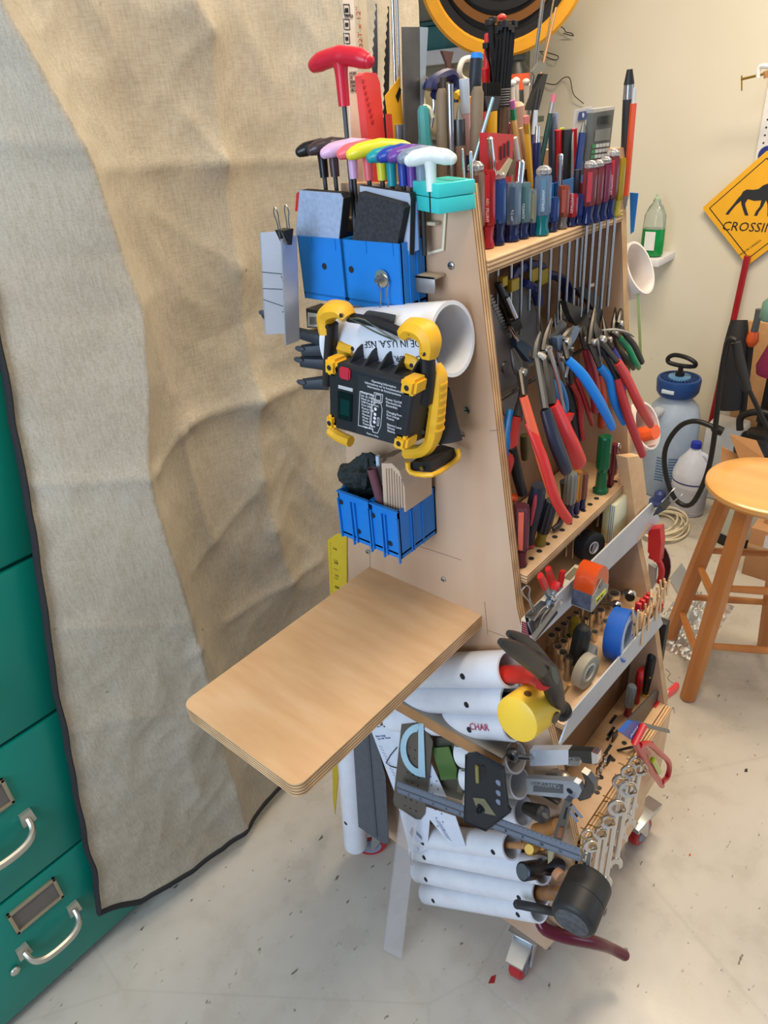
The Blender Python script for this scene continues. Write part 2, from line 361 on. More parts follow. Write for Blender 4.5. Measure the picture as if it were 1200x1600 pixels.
def drape_pt(u, v):
    x0 = edgeprof(v * 2.3); x = x0 + u * (.72 - x0); zt = 2.3; zb = hem_z(x)
    z = zb + (zt - zb) * v
    y = .782
    xr = ridge_x(z); d = x - xr; A_ = .085 if z > .9 else .085 * max(.5, (z + .2) / 1.1)
    y -= A_ * max(0, 1 + d / max(.08, xr - edgeprof(z))) if d < 0 else A_ * (.82 * math.exp(-d / .045) + .18 * math.exp(-d / .2))
    best = {}
    for c in CRE: y -= seg(x, z, c) * (.75 if c[2] == .020 else .6)
    y -= .030 * max(0, 1 - abs(x - .55) / .2)
    y -= .010 * noise.noise(V((x * 4, z * 3, 1)))
    m1 = .5 + .5 * noise.noise(V((x * 3 + 9, z * 2.5, 2)))
    y -= (.006 * (1 - 3.2 * abs(noise.noise(V((x * 6.5 + z * 1.6, z * 5.0, 7))))) + .003 * (1 - 3 * abs(noise.noise(V((x * 15 - z * 3, z * 12, 3)))))) * m1
    if u < .04: y -= .003 * math.sin(z * 50) * (1 - u / .04)
    return V((x, min(y, .797), z))
bm = bmesh.new(); g = [[bm.verts.new(drape_pt(i / NU, j / NV)) for j in range(NV + 1)] for i in range(NU + 1)]
for i in range(NU):
    for j in range(NV): bm.faces.new((g[i][j], g[i + 1][j], g[i + 1][j + 1], g[i][j + 1]))
bmesh.ops.recalc_face_normals(bm, faces=bm.faces)
ext = bmesh.ops.solidify(bm, geom=bm.faces[:], thickness=.0015)
m = MB(); m.bm.free(); m.bm = bm
dr = thing('canvas_drape', 'large beige canvas drop cloth with black bound hem hanging over the cabinet', 'drape', (0, .78, 0))
m.build('canvas', CANVAS, dr, angle=3)
hm = MB(); hm.tube([drape_pt(0, j / 60) - Y * .002 for j in range(60, -1, -1)], .009, 8, 2, .5, hint=(1, 0, 0)); hm.tube([drape_pt(i / 60, 0) - Y * .002 for i in range(0, 61)], .0075, 8, 2, .6, hint=(0, 1, 0))
hm.build('hem', M((36, 36, 38), .85, bump=.6, scale=200), dr)
MB().box(V((-.512, .782, .125)), V((-.492, .790, .185)), .002).build('hem_tab', M((70, 66, 64), .7), dr)

# ---------------------------------------------------------------- stool
st = thing('bar_stool', 'round varnished wooden stool with splayed legs and rungs', 'stool', (1.135, 0, 0))
SZ = .665
MB().lathe((1.135, .0, SZ - .034), Z, [(0, .120), (.004, .145), (.018, .158), (.028, .157), (.034, .148), (.0335, .10), (.032, .0001)], 56).build('seat', OAKS, st)
feet = [(.955, .055), (1.179, .199), (1.316, -.057), (1.092, -.20)]; tops = []
for fx, fy in feet:
    f_ = V((fx, fy, 0)); c_ = V((1.135, 0, 0)); t_ = c_ + (f_ - c_) * .50; t_.z = SZ - .03; tops.append(t_)
    d_ = (t_ - f_); MB().lathe(f_, d_, [(0, .021), (.006, .0235), (d_.length * .5, .0265), (d_.length - .01, .024)], 8, hint=(1, .55, 0)).build('leg', OAKL, st, angle=.3)
for i in range(4):
    for hh in ((.20, .40) if i % 2 else (.145, .345)):
        a = V((*feet[i], 0)).lerp(tops[i], hh / SZ); b = V((*feet[(i + 1) % 4], 0)).lerp(tops[(i + 1) % 4], hh / SZ)
        MB().lathe(a, b - a, [(0, .009), ((b - a).length * .5, .0115), ((b - a).length, .009)], 14).build('rung', OAKL, st)

# ---------------------------------------------------------------- back wall things
# moose sign
sg = thing('warning_sign', 'yellow diamond sign with a moose silhouette reading CROSSING', 'sign', P(1200, 350, x=2.38))
c0, cb = P(1097, 325, x=2.385), P(1158, 420, x=2.385)
SX = 2.375
ctr = V((SX, c0.y - .165, c0.z + .0)); hd = .165
ctr = V((SX, P(1097, 325, x=SX).y - .205, P(1097, 325, x=SX).z)); hd = .205
def diamond(r, x, cut=.12):
    pts = []
    for a in range(4):
        d1 = V((0, -math.cos(a * PI / 2), math.sin(a * PI / 2))); t = V((0, math.sin(a * PI / 2), math.cos(a * PI / 2)))
        for q in range(-2, 3):
            an = q * PI / 8
            cc = d1 * (r - cut * r * .6); pts.append(ctr + cc * 1 + (d1 * math.cos(an) + V((0, -t.y, -t.z)) * math.sin(-an)) * cut * r * .42)
    for p in pts: p.x = x
    return pts
MB().prism(diamond(.205, SX), (.004, 0, 0)).build('plate', M((240, 178, 38), .4, var=.03), sg)
fr = MB(); rr_ = .205 * .86
cs = [ctr + V((0, -rr_, 0)), ctr + V((0, 0, rr_)), ctr + V((0, rr_, 0)), ctr + V((0, 0, -rr_))]
for a, b in zip(cs, cs[1:] + cs[:1]):
    a, b = V((SX - .0008, a.y, a.z)), V((SX - .0008, b.y, b.z)); t = (b - a).normalized(); n_ = V((0, -t.z, t.y)) * .0016
    fr.prism([a - n_, b - n_, b + n_, a + n_], (.0006, 0, 0))
fr.build('border_line', INK, sg, smooth=False)
mo = [(-.80, .05), (-.74, .22), (-.60, .30), (-.35, .29), (-.15, .33), (.0, .48), (.18, .56), (.34, .50), (.42, .44), (.50, .60), (.58, .78), (.72, .86), (.60, .66), (.66, .58), (.78, .70), (.86, .66), (.74, .52), (.84, .40), (.98, .24), (1.0, .12), (.90, .08), (.80, .16), (.70, .20), (.66, .04), (.60, .10), (.50, .12), (.42, -.06), (.44, -.30), (.46, -.66), (.50, -.80), (.38, -.80), (.36, -.60), (.30, -.30), (.22, -.12), (.14, -.40), (.02, -.64), (-.02, -.80), (-.14, -.80), (-.10, -.62), (.02, -.40), (.04, -.14), (-.25, -.17), (-.50, -.10), (-.58, -.28), (-.54, -.42), (-.36, -.80), (-.50, -.80), (-.62, -.56), (-.72, -.34), (-.76, -.18), (-.94, -.38), (-1.10, -.64), (-1.18, -.80), (-1.30, -.78), (-1.22, -.62), (-1.04, -.34), (-.90, -.08)]
mb = MB(); s_ = .090
pts = [V((SX - .001, ctr.y - (a + .05) * s_, ctr.z + .045 + b * s_ * .92)) for a, b in mo]
vs = [mb.bm.verts.new(p) for p in pts]; es = [mb.bm.edges.new((vs[i], vs[(i + 1) % len(vs)])) for i in range(len(vs))]
bmesh.ops.triangle_fill(mb.bm, edges=es, use_beauty=True)
mb.build('moose_silhouette', M((38, 40, 46), .6, var=0), sg, smooth=False)
text('CROSSING', .047, (SX - .001, ctr.y + .120, ctr.z - .078), -Y, Z, INK, sg, 'lettering', shear=.15)
text('MADE IN CANADA', .011, (SX - .001, ctr.y + .035, ctr.z - .172), (0, -1, .9), (0, .9, 1), M((110, 80, 20), .6), sg, 'small_print')
# red broom handle
solo('broom_handle', MB().tube([P(1168, 400, x=2.36), P(1104, 660, x=2.33) - Z * .5], .0125, 12, 0), M((158, 22, 30), .35), 'long red broom handle leaning on the wall below the yellow sign', 'pole')
# clamp up right
t = thing('c_clamp', 'small white C-clamp with brass screw at the upper right', 'clamp', P(1190, 110, x=2.2))
MB().tube([P(1215, 106, x=2.2), P(1196, 103, x=2.2), P(1186, 106, x=2.2), P(1185, 122, x=2.2)], [.012, .012, .011, .010], 8, 3, .7).build('frame', WHITE, t)
MB().cyl(P(1196, 115, x=2.2), P(1158, 124, x=2.2), .004, n=10).build('screw', BRASS, t)
MB().cyl(P(1159, 118, x=2.2), P(1159, 142, x=2.2), .0025, n=8).build('tommy_bar', BRASS, t)
MB().cyl(P(1196, 111, x=2.2), P(1197, 122, x=2.2), .007, n=12).build('swivel_pad', OAK, t)
# pegboard strip
pb = thing('perforated_board', 'white perforated panel edge above the yellow sign', 'board', P(1200, 200, x=2.39))
a = P(1200, 165, x=2.388); b = P(1184, 260, x=2.388)
MB().box((2.385, a.y - .35, 1.05), (2.397, a.y + .012, a.z + .12), .002).build('panel', WHITE, pb)
h = MB()
for i in range(3):
    for j in range(26):
        c = V((2.3848, a.y - .008 - i * .025, 1.08 + j * .025)); h.lathe(c, -X, [(0, .0035), (.0004, .0035)], 8)
tag(h.build('peg_hole', INK, pb, smooth=False), kind='stuff')
solo('patch_sticker', MB().lathe(P(1198, 242, x=2.38), X, [(0, .03), (.003, .03)], 20), M((40, 50, 130), .5), 'dark blue round sticker beside the top of the yellow sign', 'sticker')
# dish soap bottle on its ledge
sp = P(1017, 400, x=2.28)
b = thing('dish_soap_bottle', 'clear plastic bottle with green dish soap in it', 'bottle', sp)
top = P(1021, 302, x=2.28).z; H_ = top - sp.z
MB().lathe(sp, Z, [(H_ * .45, .001), (H_ * .45, .0455), (H_ * .66, .043), (H_ * .80, .028), (H_ * .86, .015), (H_ * .9, .015)], 24, sy=.7, hint=(0, 1, 0)).build('shell', M((225, 232, 225), .12, 0, .75, var=0), b)
MB().lathe(sp + Z * .003, Z, [(0, .040), (.006, .046), (H_ * .28, .046), (H_ * .445, .0455)], 24, sy=.68, hint=(0, 1, 0)).build('soap', M((10, 140, 66), .2), b)
MB().lathe(sp + Z * H_ * .88, Z, [(0, .012), (.012, .012), (.016, .006), (.026, .005)], 16).build('cap', M((170, 190, 165), .4), b)
MB().box(sp + V((-.0345, -.022, H_ * .12)), sp + V((-.0335, .02, H_ * .42)), 0).build('label', WHITE, b)
solo('wall_ledge', MB().box(V((2.225, sp.y - .055, sp.z - .03)), V((2.399, sp.y + .055, sp.z - .001)), .003), M((225, 225, 228), .5), 'small white ledge on the wall under the soap bottle', 'ledge')
# wall wires
for k, (nm, pts) in enumerate((('straight kinked black wire hanging on the wall near the yellow drum', [(862, 34), (880, 44), (884, 50), (893, 52), (895, 56), (880, 52)]), ('looped black wire sticking out above the pencils on the wall', [(845, 80), (858, 83), (872, 88), (868, 94), (852, 88), (843, 80)]), ('long wavy black wire reaching down the wall over the calculator', [(853, 130), (868, 132), (880, 122), (890, 122), (894, 140), (898, 150), (912, 162)]))):
    solo('wire', MB().tube([P(a, c, x=2.385 - .01 * (i % 2)) for i, (a, c) in enumerate(pts)], .0018, 6, 4), M((40, 38, 36), .5), nm, 'wire')
# yellow drum with nested hoops
DC = P(786, -68, x=1.75); ax = (CAM - DC).normalized(); ax = (ax + V((0, 0, -.12)) + V((0, .05, 0))).normalized()
t = thing('cable_drum', 'big yellow ring drum with black hoops nested inside at the top', 'drum', DC)
Rr = .285
MB().lathe(DC, ax, [(-.12, Rr * .84), (-.12, Rr), (0, Rr), (.012, Rr * .96), (.012, Rr * .84), (0, Rr * .82), (-.12, Rr * .82), (-.12, Rr * .84)], 64, caps=False).build('rim', M((226, 160, 44), .45), t)
MB().lathe(DC - ax * .03, ax, [(0, .001), (0, Rr * .82)], 64, caps=False).build('back_disc', M((70, 66, 60), .6), t)
for k, (q, mm) in enumerate(((.74, BLACKM), (.64, M((120, 78, 36), .5)), (.56, BLACKM), (.46, M((150, 100, 50), .5)), (.36, BLACKM))):
    c = DC + V((0, 0, .02 * k)) + ax * (-.018 + .004 * k)
    MB().lathe(c, ax, [(0, Rr * q), (0, Rr * (q + .085)), (.02, Rr * (q + .085)), (.02, Rr * q), (0, Rr * q)], 64, caps=False).build('hoop', mm, t)
# shelving at the back left
sh = thing('storage_rack', 'green metal storage rack with pale boards far behind the tool cart', 'rack', (2.1, 1.75, 0))
yA = P(818, 70, x=2.0).y
for yy in (yA, 2.10):
    MB().box((1.98, yy - .018, 0), (2.02, yy + .018, 2.2), .002).build('post', M((62, 76, 58), .5), sh)
MB().box((2.0, yA + .30, 1.695), (2.30, 2.08, 1.745), .004).build('shelf', M((206, 214, 228), .5), sh)
MB().box((2.0, yA + .02, 1.38), (2.36, 2.08, 1.40), .002).build('shelf', M((150, 146, 138), .6), sh)
z1 = 1.7455
t = thing('storage_bin', 'teal plastic bin on the rack behind the steel ruler', 'bin', (2.1, 1.84, z1))
MB().box((2.05, 1.68, z1), (2.28, 2.02, z1 + .085), .008).build('body', M((44, 112, 122), .4), t); MB().box((2.04, 1.67, z1 + .085), (2.29, 2.03, z1 + .10), .004).build('rim', M((30, 92, 102), .4), t)
z2 = z1 + .101
t = thing('storage_bin', 'clear lidded grey bin above the teal bin on the rack', 'bin', (2.1, 1.84, z2))
MB().box((2.05, 1.66, z2), (2.28, 2.04, z2 + .16), .01).build('body', M((120, 122, 116), .3, 0, .2), t); MB().box((2.04, 1.65, z2 + .16), (2.29, 2.05, z2 + .175), .003).build('lid', M((70, 72, 68), .4), t)
pbg = MB().ball((2.14, 1.68, 1.54), .17, 24, (.55, 1.5, .72))
for v in pbg.bm.verts: v.co += V((noise.noise(v.co * 9), noise.noise(v.co * 9 + V((5, 0, 0))), noise.noise(v.co * 9 + V((0, 7, 0))))) * .06; v.co.z = max(1.401, min(v.co.z, 1.693))
solo('paper_bag', pbg, M((228, 206, 164), .7, bump=.5), 'crumpled tan paper bag under the pale rack board', 'bag', angle=.9)
t = thing('spray_bottle', 'black bottle with orange label below the yellow drum', 'bottle', P(806, 150, x=1.86))
b0 = P(806, 185, x=1.86); MB().lathe(b0, Z, [(0, .045), (.15, .045), (.17, .030), (.18, .030), (.181, .036), (.205, .036)], 20).build('body', M((40, 42, 40), .4), t)
MB().lathe(b0 + Z * .09, Z, [(0, .0455), (.05, .0455)], 20, caps=False).build('label', M((210, 84, 40), .5), t)
solo('rack_bracket', MB().box(V((1.80, b0.y - .05, b0.z - .02)), V((1.979, b0.y + .05, b0.z - .001)), .002), M((60, 66, 58), .5), 'small dark bracket under the black bottle behind the pencils', 'bracket')

# ---------------------------------------------------------------- sprayers and clutter by the back wall
def FL(px, py): return P(px, py, z=0)
c = V((2.14, .60, 0))
t = thing('garden_sprayer', 'translucent white tank sprayer with big blue cap', 'sprayer', c)
hz = P(1059, 590, x=c.x).z
TR = .108
MB().lathe(c, Z, [(0, TR * .9), (.015, TR), (.28, TR), (.35, TR * .98), (.395, TR * .86), (.425, TR * .62), (.445, TR * .55)], 40).build('tank', M((176, 194, 216), .35, 0, .15), t)
for k in range(4):
    a = k * PI / 2 + .5; MB().box(c + V((math.cos(a) * .085 - .014, math.sin(a) * .085 - .014, 0)), c + V((math.cos(a) * .085 + .014, math.sin(a) * .085 + .014, .012)), .003).build('foot', M((150, 170, 195), .4), t)
MB().lathe(c + Z * .445, Z, [(0, .056), (.004, .074), (.02, .084), (.065, .087), (.075, .084), (.078, .074), (.070, .072), (.070, .02)], 40).build('cap', M((28, 68, 132), .4), t)
f = MB()
for k in range(28):
    a = k * 2 * PI / 28; d = V((math.cos(a), math.sin(a), 0)); n_ = V((-d.y, d.x, 0)); q = c + Z * .517
    f.prism([q + d * .046 - n_ * .002, q + d * .070 - n_ * .003, q + d * .070 + n_ * .003, q + d * .046 + n_ * .002], (0, 0, .006))
f.build('rib', M((24, 58, 116), .4), t)
MB().lathe(c + Z * .518, Z, [(0, .046), (.008, .044), (.010, .02)], 24).build('dome', M((90, 140, 190), .4), t)
MB().lathe(c + Z * .525, Z, [(0, .018), (.02, .018), (.022, .010), (.05, .010)], 16).build('pump_rod', BLACK, t)
q = c + Z * .575; MB().tube([q + V((0, -.05, 0)), q + V((-.01, -.055, .02)), q + V((-.01, -.02, .035)), q + V((0, .03, .035)), q + V((0, .055, .02)), q + V((0, .05, .0)), q + V((0, 0, -.005))], .009, 10, 4, closed=True).build('pump_handle', BLACK, t)
MB().box(c + V((-.088, -.015, .475)), c + V((-.080, .035, .49)), .001).build('badge', M((210, 222, 235), .4), t)
MB().lathe(c + V((-.085, .02, .40)), V((-1, .3, .1)), [(0, .012), (.02, .012), (.025, .022), (.05, .022), (.055, .012)], 16).build('hose_fitting', M((190, 195, 200), .4), t)
MB().tube([c + V((-.13, .035, .41)), c + V((-.17, .06, .40)), c + V((-.14, .13, .30)), c + V((-.08, .17, .15)), c + V((0, .16, .03))], .006, 8, 4).build('hose', BLACK, t)
lab = MB()
for r in range(9):
    for s in (-1, 1):
        an = PI + .30 + s * .22; d = V((math.cos(an), math.sin(an), 0)); n_ = V((-d.y, d.x, 0)); q = c + d * (TR + .0008) + Z * (.09 + r * .013)
        lab.prism([q - n_ * .018, q + n_ * .018, q + n_ * .018 + Z * .005, q - n_ * .018 + Z * .005], -d * .0004)
tag(lab.build('printed_label', M((70, 100, 140), .6), t, smooth=False), kind='stuff')
# white jug
c = V((2.00, .450, 0)); t = thing('bleach_jug', 'white plastic jug with blue cap and striped label', 'jug', c)
MB().lathe(c, Z, [(0, .062), (.01, .070), (.15, .072), (.17, .075), (.19, .073), (.24, .056), (.275, .030), (.292, .020), (.298, .018)], 36, sy=.85, hint=(0, 1, 0)).build('body', M((214, 220, 236), .32), t)
MB().lathe(c + Z * .298, Z, [(0, .021), (.022, .020), (.024, .012)], 20).build('cap', M((30, 50, 170), .4), t)
MB().tube([c + V((0, -.022, .275)), c + V((0, -.05, .262)), c + V((0, -.066, .21)), c + V((0, -.06, .18))], .010, 8, 4).build('handle', M((206, 214, 234), .32), t)
MB().lathe(c + Z * .02, Z, [(0, .0712), (.135, .0730)], 36, caps=False, sy=.85, hint=(0, 1, 0)).build('label', M((206, 208, 218), .5), t)
MB().lathe(c + Z * .150, Z, [(0, .0735), (.006, .0735)], 36, caps=False, sy=.85, hint=(0, 1, 0)).build('stripe', M((36, 44, 120), .5), t)
lab = MB()
for r in range(14): lab.lathe(c + Z * (.03 + r * .0075), Z, [(0, .0738), (.0016, .0738)], 36, caps=False, sy=.85, hint=(0, 1, 0))
tag(lab.build('print_line', M((150, 150, 165), .5), t), kind='stuff')
solo('small_bottle', MB().lathe((1.97, .555, 0), Z, [(0, .036), (.012, .04), (.03, .04), (.035, .026), (.07, .022), (.08, .01)], 20), M((60, 72, 130), .4), 'small dark blue bottle tucked behind the white jug', 'bottle')
# black-top sprayer
c = V((1.93, .215, 0)); t = thing('pump_sprayer', 'pale green white tank sprayer with black pump top', 'sprayer', c)
MB().lathe(c, Z, [(0, .10), (.02, .108), (.20, .106), (.27, .095), (.32, .066), (.33, .06)], 36).build('tank', M((206, 214, 204), .4, 0, .1), t)
MB().lathe(c, Z, [(0, .112), (.02, .115), (.045, .111)], 36).build('base', BLACK, t)
MB().lathe(c + Z * .33, Z, [(0, .068), (.03, .072), (.035, .078), (.06, .078), (.065, .072), (.10, .06), (.105, .045), (.12, .043)], 36).build('collar', BLACK, t)
q = c + Z * .44
MB().tube([q + V((0, -.07, 0)), q + V((0, -.075, .05)), q + V((0, -.03, .08)), q + V((0, .03, .08)), q + V((0, .075, .05)), q + V((0, .07, 0))], .013, 10, 4).build('pump_handle', BLACK, t)
hp = [(1129, 520), (1141, 532), (1155, 580), (1160, 600)]
wand = MB().tube([P(x_, y_, x=1.80) for x_, y_ in ((1150, 535), (1157, 570), (1168, 610))], [.016, .018, .014], 12, 3)
wand.build('spray_grip', RUB, t)
MB().tube([P(x_, y_, x=1.80) for x_, y_ in ((1166, 600), (1190, 650), (1215, 700))], .008, 10, 3).build('wand', BLACK, t)
MB().tube([P(x_, y_, x=1.78) for x_, y_ in ((1150, 532), (1137, 535), (1125, 600), (1115, 690), (1103, 745), (1080, 788), (1055, 780), (1040, 740), (1040, 700), (1060, 668), (1085, 658), (1112, 666), (1120, 672))], .0095, 12, 5).build('hose', BLACK, t)
MB().lathe(P(1112, 668, x=1.79), V((.2, -1, -.3)), [(0, .008), (.012, .018), (.04, .016)], 14).build('hose_nut', BLACK, t)
# white box w/ red item behind
solo('white_carton', MB().box((2.15, .33, 0), (2.29, .47, .335), .012), M((222, 222, 220), .5), 'white plastic container behind the jug, beside the red pole', 'container')
# leaning plywood offcut, black tool case, magenta bag
solo('plywood_offcut', MB().box((2.33, .26, .002), (2.345, .43, P(1150, 500, x=2.33).z), .001), M((200, 152, 104), .6, var=.1), 'tan plywood offcut against the wall behind the black tools', 'board')
rk = thing('tool_stand', 'black plastic garden tool stand at the right edge', 'stand', (2.2, .1, 0))
for yy in (.05, .26): MB().box((2.15, yy - .02, 0), (2.19, yy + .02, P(1180, 480, x=2.17).z - .02), .005).build('post', BLACK, rk)
MB().box((2.12, -.10, .40), (2.22, .28, .44), .005).build('rail', BLACK, rk)
MB().box((2.12, -.10, .60), (2.22, .28, .63), .005).build('rail', M((52, 50, 48), .5), rk)
MB().box((2.10, -.10, .02), (2.24, .28, .08), .005).build('base', BLACK, rk)
t = thing('hedge_shears', 'grey handled garden tool with orange collar in the black stand', 'tool', P(1177, 560, x=2.1))
MB().tube([P(1186, 483, x=2.10), P(1183, 500, x=2.1), P(1178, 520, x=2.1)], [.012, .012, .013], 12, 2).build('shaft', M((80, 84, 88), .4), t)
MB().tube([P(1178, 518, x=2.10), P(1175, 532, x=2.1), P(1172, 541, x=2.1)], [.018, .024, .012], 12, 2).build('collar', M((214, 92, 40), .4), t)
MB().tube([P(1172, 541, x=2.1), P(1165, 600, x=2.1), P(1160, 650, x=2.1)], .013, 10, 0).build('lower_shaft', BLACK, t)
t = solo('magenta_cloth', MB().lathe(P(1196, 582, x=2.0) - Y * .03, Z, [(0, .06), (.03, .065), (.12, .035), (.17, .012)], 24), M((120, 26, 70), .8, bump=.8, scale=120), 'magenta knitted cover hanging at the right edge', 'cloth')
t = solo('teal_jug', MB().lathe(P(1205, 500, x=2.02), Z, [(0, .035), (.01, .04), (.06, .038), (.08, .02)], 20), M((110, 150, 140), .4), 'pale teal container top at the right edge above the orange tool', 'container')
t = solo('leaf_blower', MB().tube([P(1155, 500, x=2.12), P(1150, 540, x=2.1), P(1143, 590, x=2.1), P(1140, 640, x=2.08)], [.03, .045, .05, .04], 12, 3), BLACKM, 'bulky black tool body behind the black pump sprayer', 'tool')
# cardboard boxes
bx = thing('cardboard_box', 'open brown cardboard box with flaps behind the stool seat', 'box', (1.75, .0, 0))
KR = M((176, 128, 84), .75, var=.05)
MB().box((1.725, -.22, 0), (1.805, .10, .22), .002).build('body', KR, bx)
q = [P(1141, 678, x=1.75), P(1182, 688, x=1.75), P(1195, 716, x=1.72), P(1155, 716, x=1.72)]; MB().prism(q, (-.004, 0, 0)).build('flap', KR, bx)
q = [P(1128, 697, x=1.78), P(1160, 714, x=1.75), P(1127, 722, x=1.75)]; MB().prism(q, (-.004, 0, 0)).build('flap', KR, bx)
text('147', .02, P(1160, 703, x=1.735), -Y, Z, INK, bx, 'marking')
bx = thing('cardboard_box', 'closed brown cardboard box on the floor seen between the stool legs', 'box', (1.45, -.05, 0))
a = P(1158, 896, z=0); MB().box((a.x, a.y - .36, 0), (a.x + .10, a.y, .20), .002).build('body', M((186, 138, 96), .75, var=.05), bx)
MB().box((a.x - .0006, a.y - .20, .10), (a.x, a.y - .05, .185)).build('shipping_label', M((215, 218, 225), .6), bx)
MB().box((a.x - .001, a.y - .36, .12), (a.x - .0003, a.y - .0, .135)).build('tape', M((200, 165, 125), .3), bx)
# cable coil
cc = P(1035, 825, z=0); t = thing('cable_coil', 'loosely coiled off-white cable on the floor beyond the cart', 'cable', cc)
for k in range(7):
    r = .07 + .012 * (k % 4); o = V((.012 * math.sin(k * 2.1), .012 * math.cos(k * 1.7), .006 + .0045 * k))
    MB().tube([cc + o + V((math.cos(a * PI / 6) * r * 1.25, math.sin(a * PI / 6) * r * (.85 + .1 * math.sin(k)), .006 * math.sin(a + k) + .004)) for a in range(12)], .0042, 8, 3, closed=True).build('loop', M((222, 210, 180), .5), t)
# plastic film
pf = MB(); cc = P(1078, 975, z=0)
vs = bmesh.ops.create_grid(pf.bm, x_segments=34, y_segments=34, size=.11)['verts']
for v in vs:
    r = v.co.length / .11; n = noise.noise(V((v.co.x * 28, v.co.y * 28, 0))); n2 = noise.noise(V((v.co.x * 60, v.co.y * 60, 3)))
    v.co = cc + V((v.co.x * 1.6, v.co.y * .8, max(.001, .03 + n * .04 + n2 * .025) * max(.05, 1 - r * .75)))
solo('plastic_film', pf, M((205, 208, 210), .12, 0, .75, var=0), 'crumpled clear plastic film on the floor under the stool', 'plastic', angle=.3)
solo('plastic_sheet', MB().prism([P(1045, 905, z=.002), P(1065, 880, z=.002), P(1098, 938, z=.002), P(1078, 960, z=.002)], (0, 0, .002)), M((196, 198, 200), .15, 0, .6, var=0), 'flat clear plastic sheet on the floor beside the crumpled film', 'plastic')
for k, (a, b, s, c_, lb) in enumerate(((1166, 1204, .008, (50, 42, 36), 'small dark leaf scrap on the floor right of the cart'), (1074, 1188, .006, (210, 210, 205), 'tiny pale scrap on the floor beside the red level'), (770, 1531, .012, (160, 30, 34), 'small red plastic scrap on the floor by the near caster'), (1078, 1336, .004, (190, 70, 60), 'tiny red speck on the floor right of the wrenches'))):
    q = P(a, b, z=0); solo('floor_scrap', MB().prism([q + V((s, 0, 0)), q + V((.2 * s, .5 * s, 0)), q + V((-s, .3 * s, 0)), q + V((-.3 * s, -.5 * s, 0))], (0, 0, .0015)), M(c_, .7), lb, 'scrap')
solo('thread', MB().tube([P(a, b, z=.001) for a, b in ((1040, 1045), (1047, 1052), (1043, 1060), (1053, 1068))], .0006, 5, 4), M((90, 86, 80), .7), 'thin curly thread on the floor beside the stool leg', 'thread')
# ================================================================ the tool cart
CL = .41                                          # length of the cart between outer panel faces
cart = thing('tool_cart', 'A-frame birch plywood tool cart on red casters, loaded with hand tools', 'cart', (.2, .25, .0))
OUT = [(.165, 1.521), (.088, .95), (.070, .88), (.014, .70), (-.035, .50), (-.030, .22), (0, .125), (.52, .125), (.437, .88), (.365, 1.521)]
def panel(x0, x1):
    return MB().prism([V((x0, y, z)) for y, z in OUT], (x1 - x0, 0, 0), 0, 1).build('end_panel', [PLYP, EDX], cart, angle=.3)
pn = panel(0, .018); pf_ = panel(CL - .018, CL)
def board(a, b, name, th=2, mats=None):            # thin axis th
    mb = MB().box(a, b, .0008)
    for f in mb.bm.faces:
        f.normal_update(); f.material_index = 0 if abs(f.normal[th]) > .7 else 1
    return mb.build(name, mats or [PLY, (EDX, EDY, EDZ)[th]], cart, angle=.5)
xi, xo = .018, CL - .018
board((xi, .150, 1.421), (xo, .37, 1.437), 'top_shelf'); board((xi, .083, .984), (xo, .20, 1.0), 'middle_shelf')
board((xi, .205, .15), (xo, .220, 1.42), 'divider', 1, [M((150, 112, 80), .6, var=.12), EDY])  # divider's brown has the cart's interior shade put into the colour
MB().box((xi, .196, .74), (xo, .2045, .98), .001).build('back_sheet', M((205, 200, 190), .5, var=.12, scale=8), cart)
board((xi, .062, .888), (xo, .195, .900), 'upper_tray'); board((xi, .008, .728), (xo, .19, .740), 'lower_tray')
board((xi, -.036, .485), (xo, .20, .500), 'ledge', 2, [PLY, PLY]); board((0.02, -.050, .300), (xo, -.037, .499), 'apron', 1)
board((xi, .045, .500), (xo, .057, .726), 'tray_riser', 1, [M((128, 92, 58), .6, var=.1), EDY])  # riser coloured dark brown to carry the shade of the ledge bay
board((xi, .005, .1255), (xo, .515, .1495), 'base_board')
board((.02, -.03, .15), (xo, -.012, .298), 'lower_front_board', 1)
# aluminium lips
def plate(pix, th=.002, n=None, **pl):
    pts = [P(a, b, **pl) for a, b in pix]
    if n is None: n = X if 'x' in pl else (Y if 'y' in pl else Z)
    return pts, n * th
l1 = MB().prism(*plate([(826, 974), (1019, 786), (1032, 812), (835, 1003)], .003, y=.056)).build('tray_lip', ALUW, cart, smooth=False)
l2 = MB().prism(*plate([(892, 1115), (1030, 955), (1036, 975), (872, 1170)], .0025, y=-.008)).build('tray_lip', ALUW, cart, smooth=False)
# post at the far panel
MB().prism([P(980, 715, y=.075), P(1003, 712, y=.075), P(1016, 822, y=.055), P(998, 845, y=.055)], (0, .02, 0)).build('front_post', PLY, cart)
# holes in the shelves
hb = MB()
for k in range(15): hb.lathe((.035 + .024 * k, .100, 1.0001), Z, [(0, .0045), (.0004, .0045)], 10)
for k in range(7): hb.lathe((.05 + .05 * k, -.012, .5001), Z, [(0, .005), (.0004, .005)], 10)
for a, b in ((958, 1124), (955, 1143), (953, 1150), (950, 1171), (948, 1186), (951, 1189)): 
    q = P(a, b, z=.5); hb.box(q + V((-.014, -.003, .0001)), q + V((.014, .003, .0006)))
tag(hb.build('tool_hole', INK, cart, smooth=False), kind='stuff')
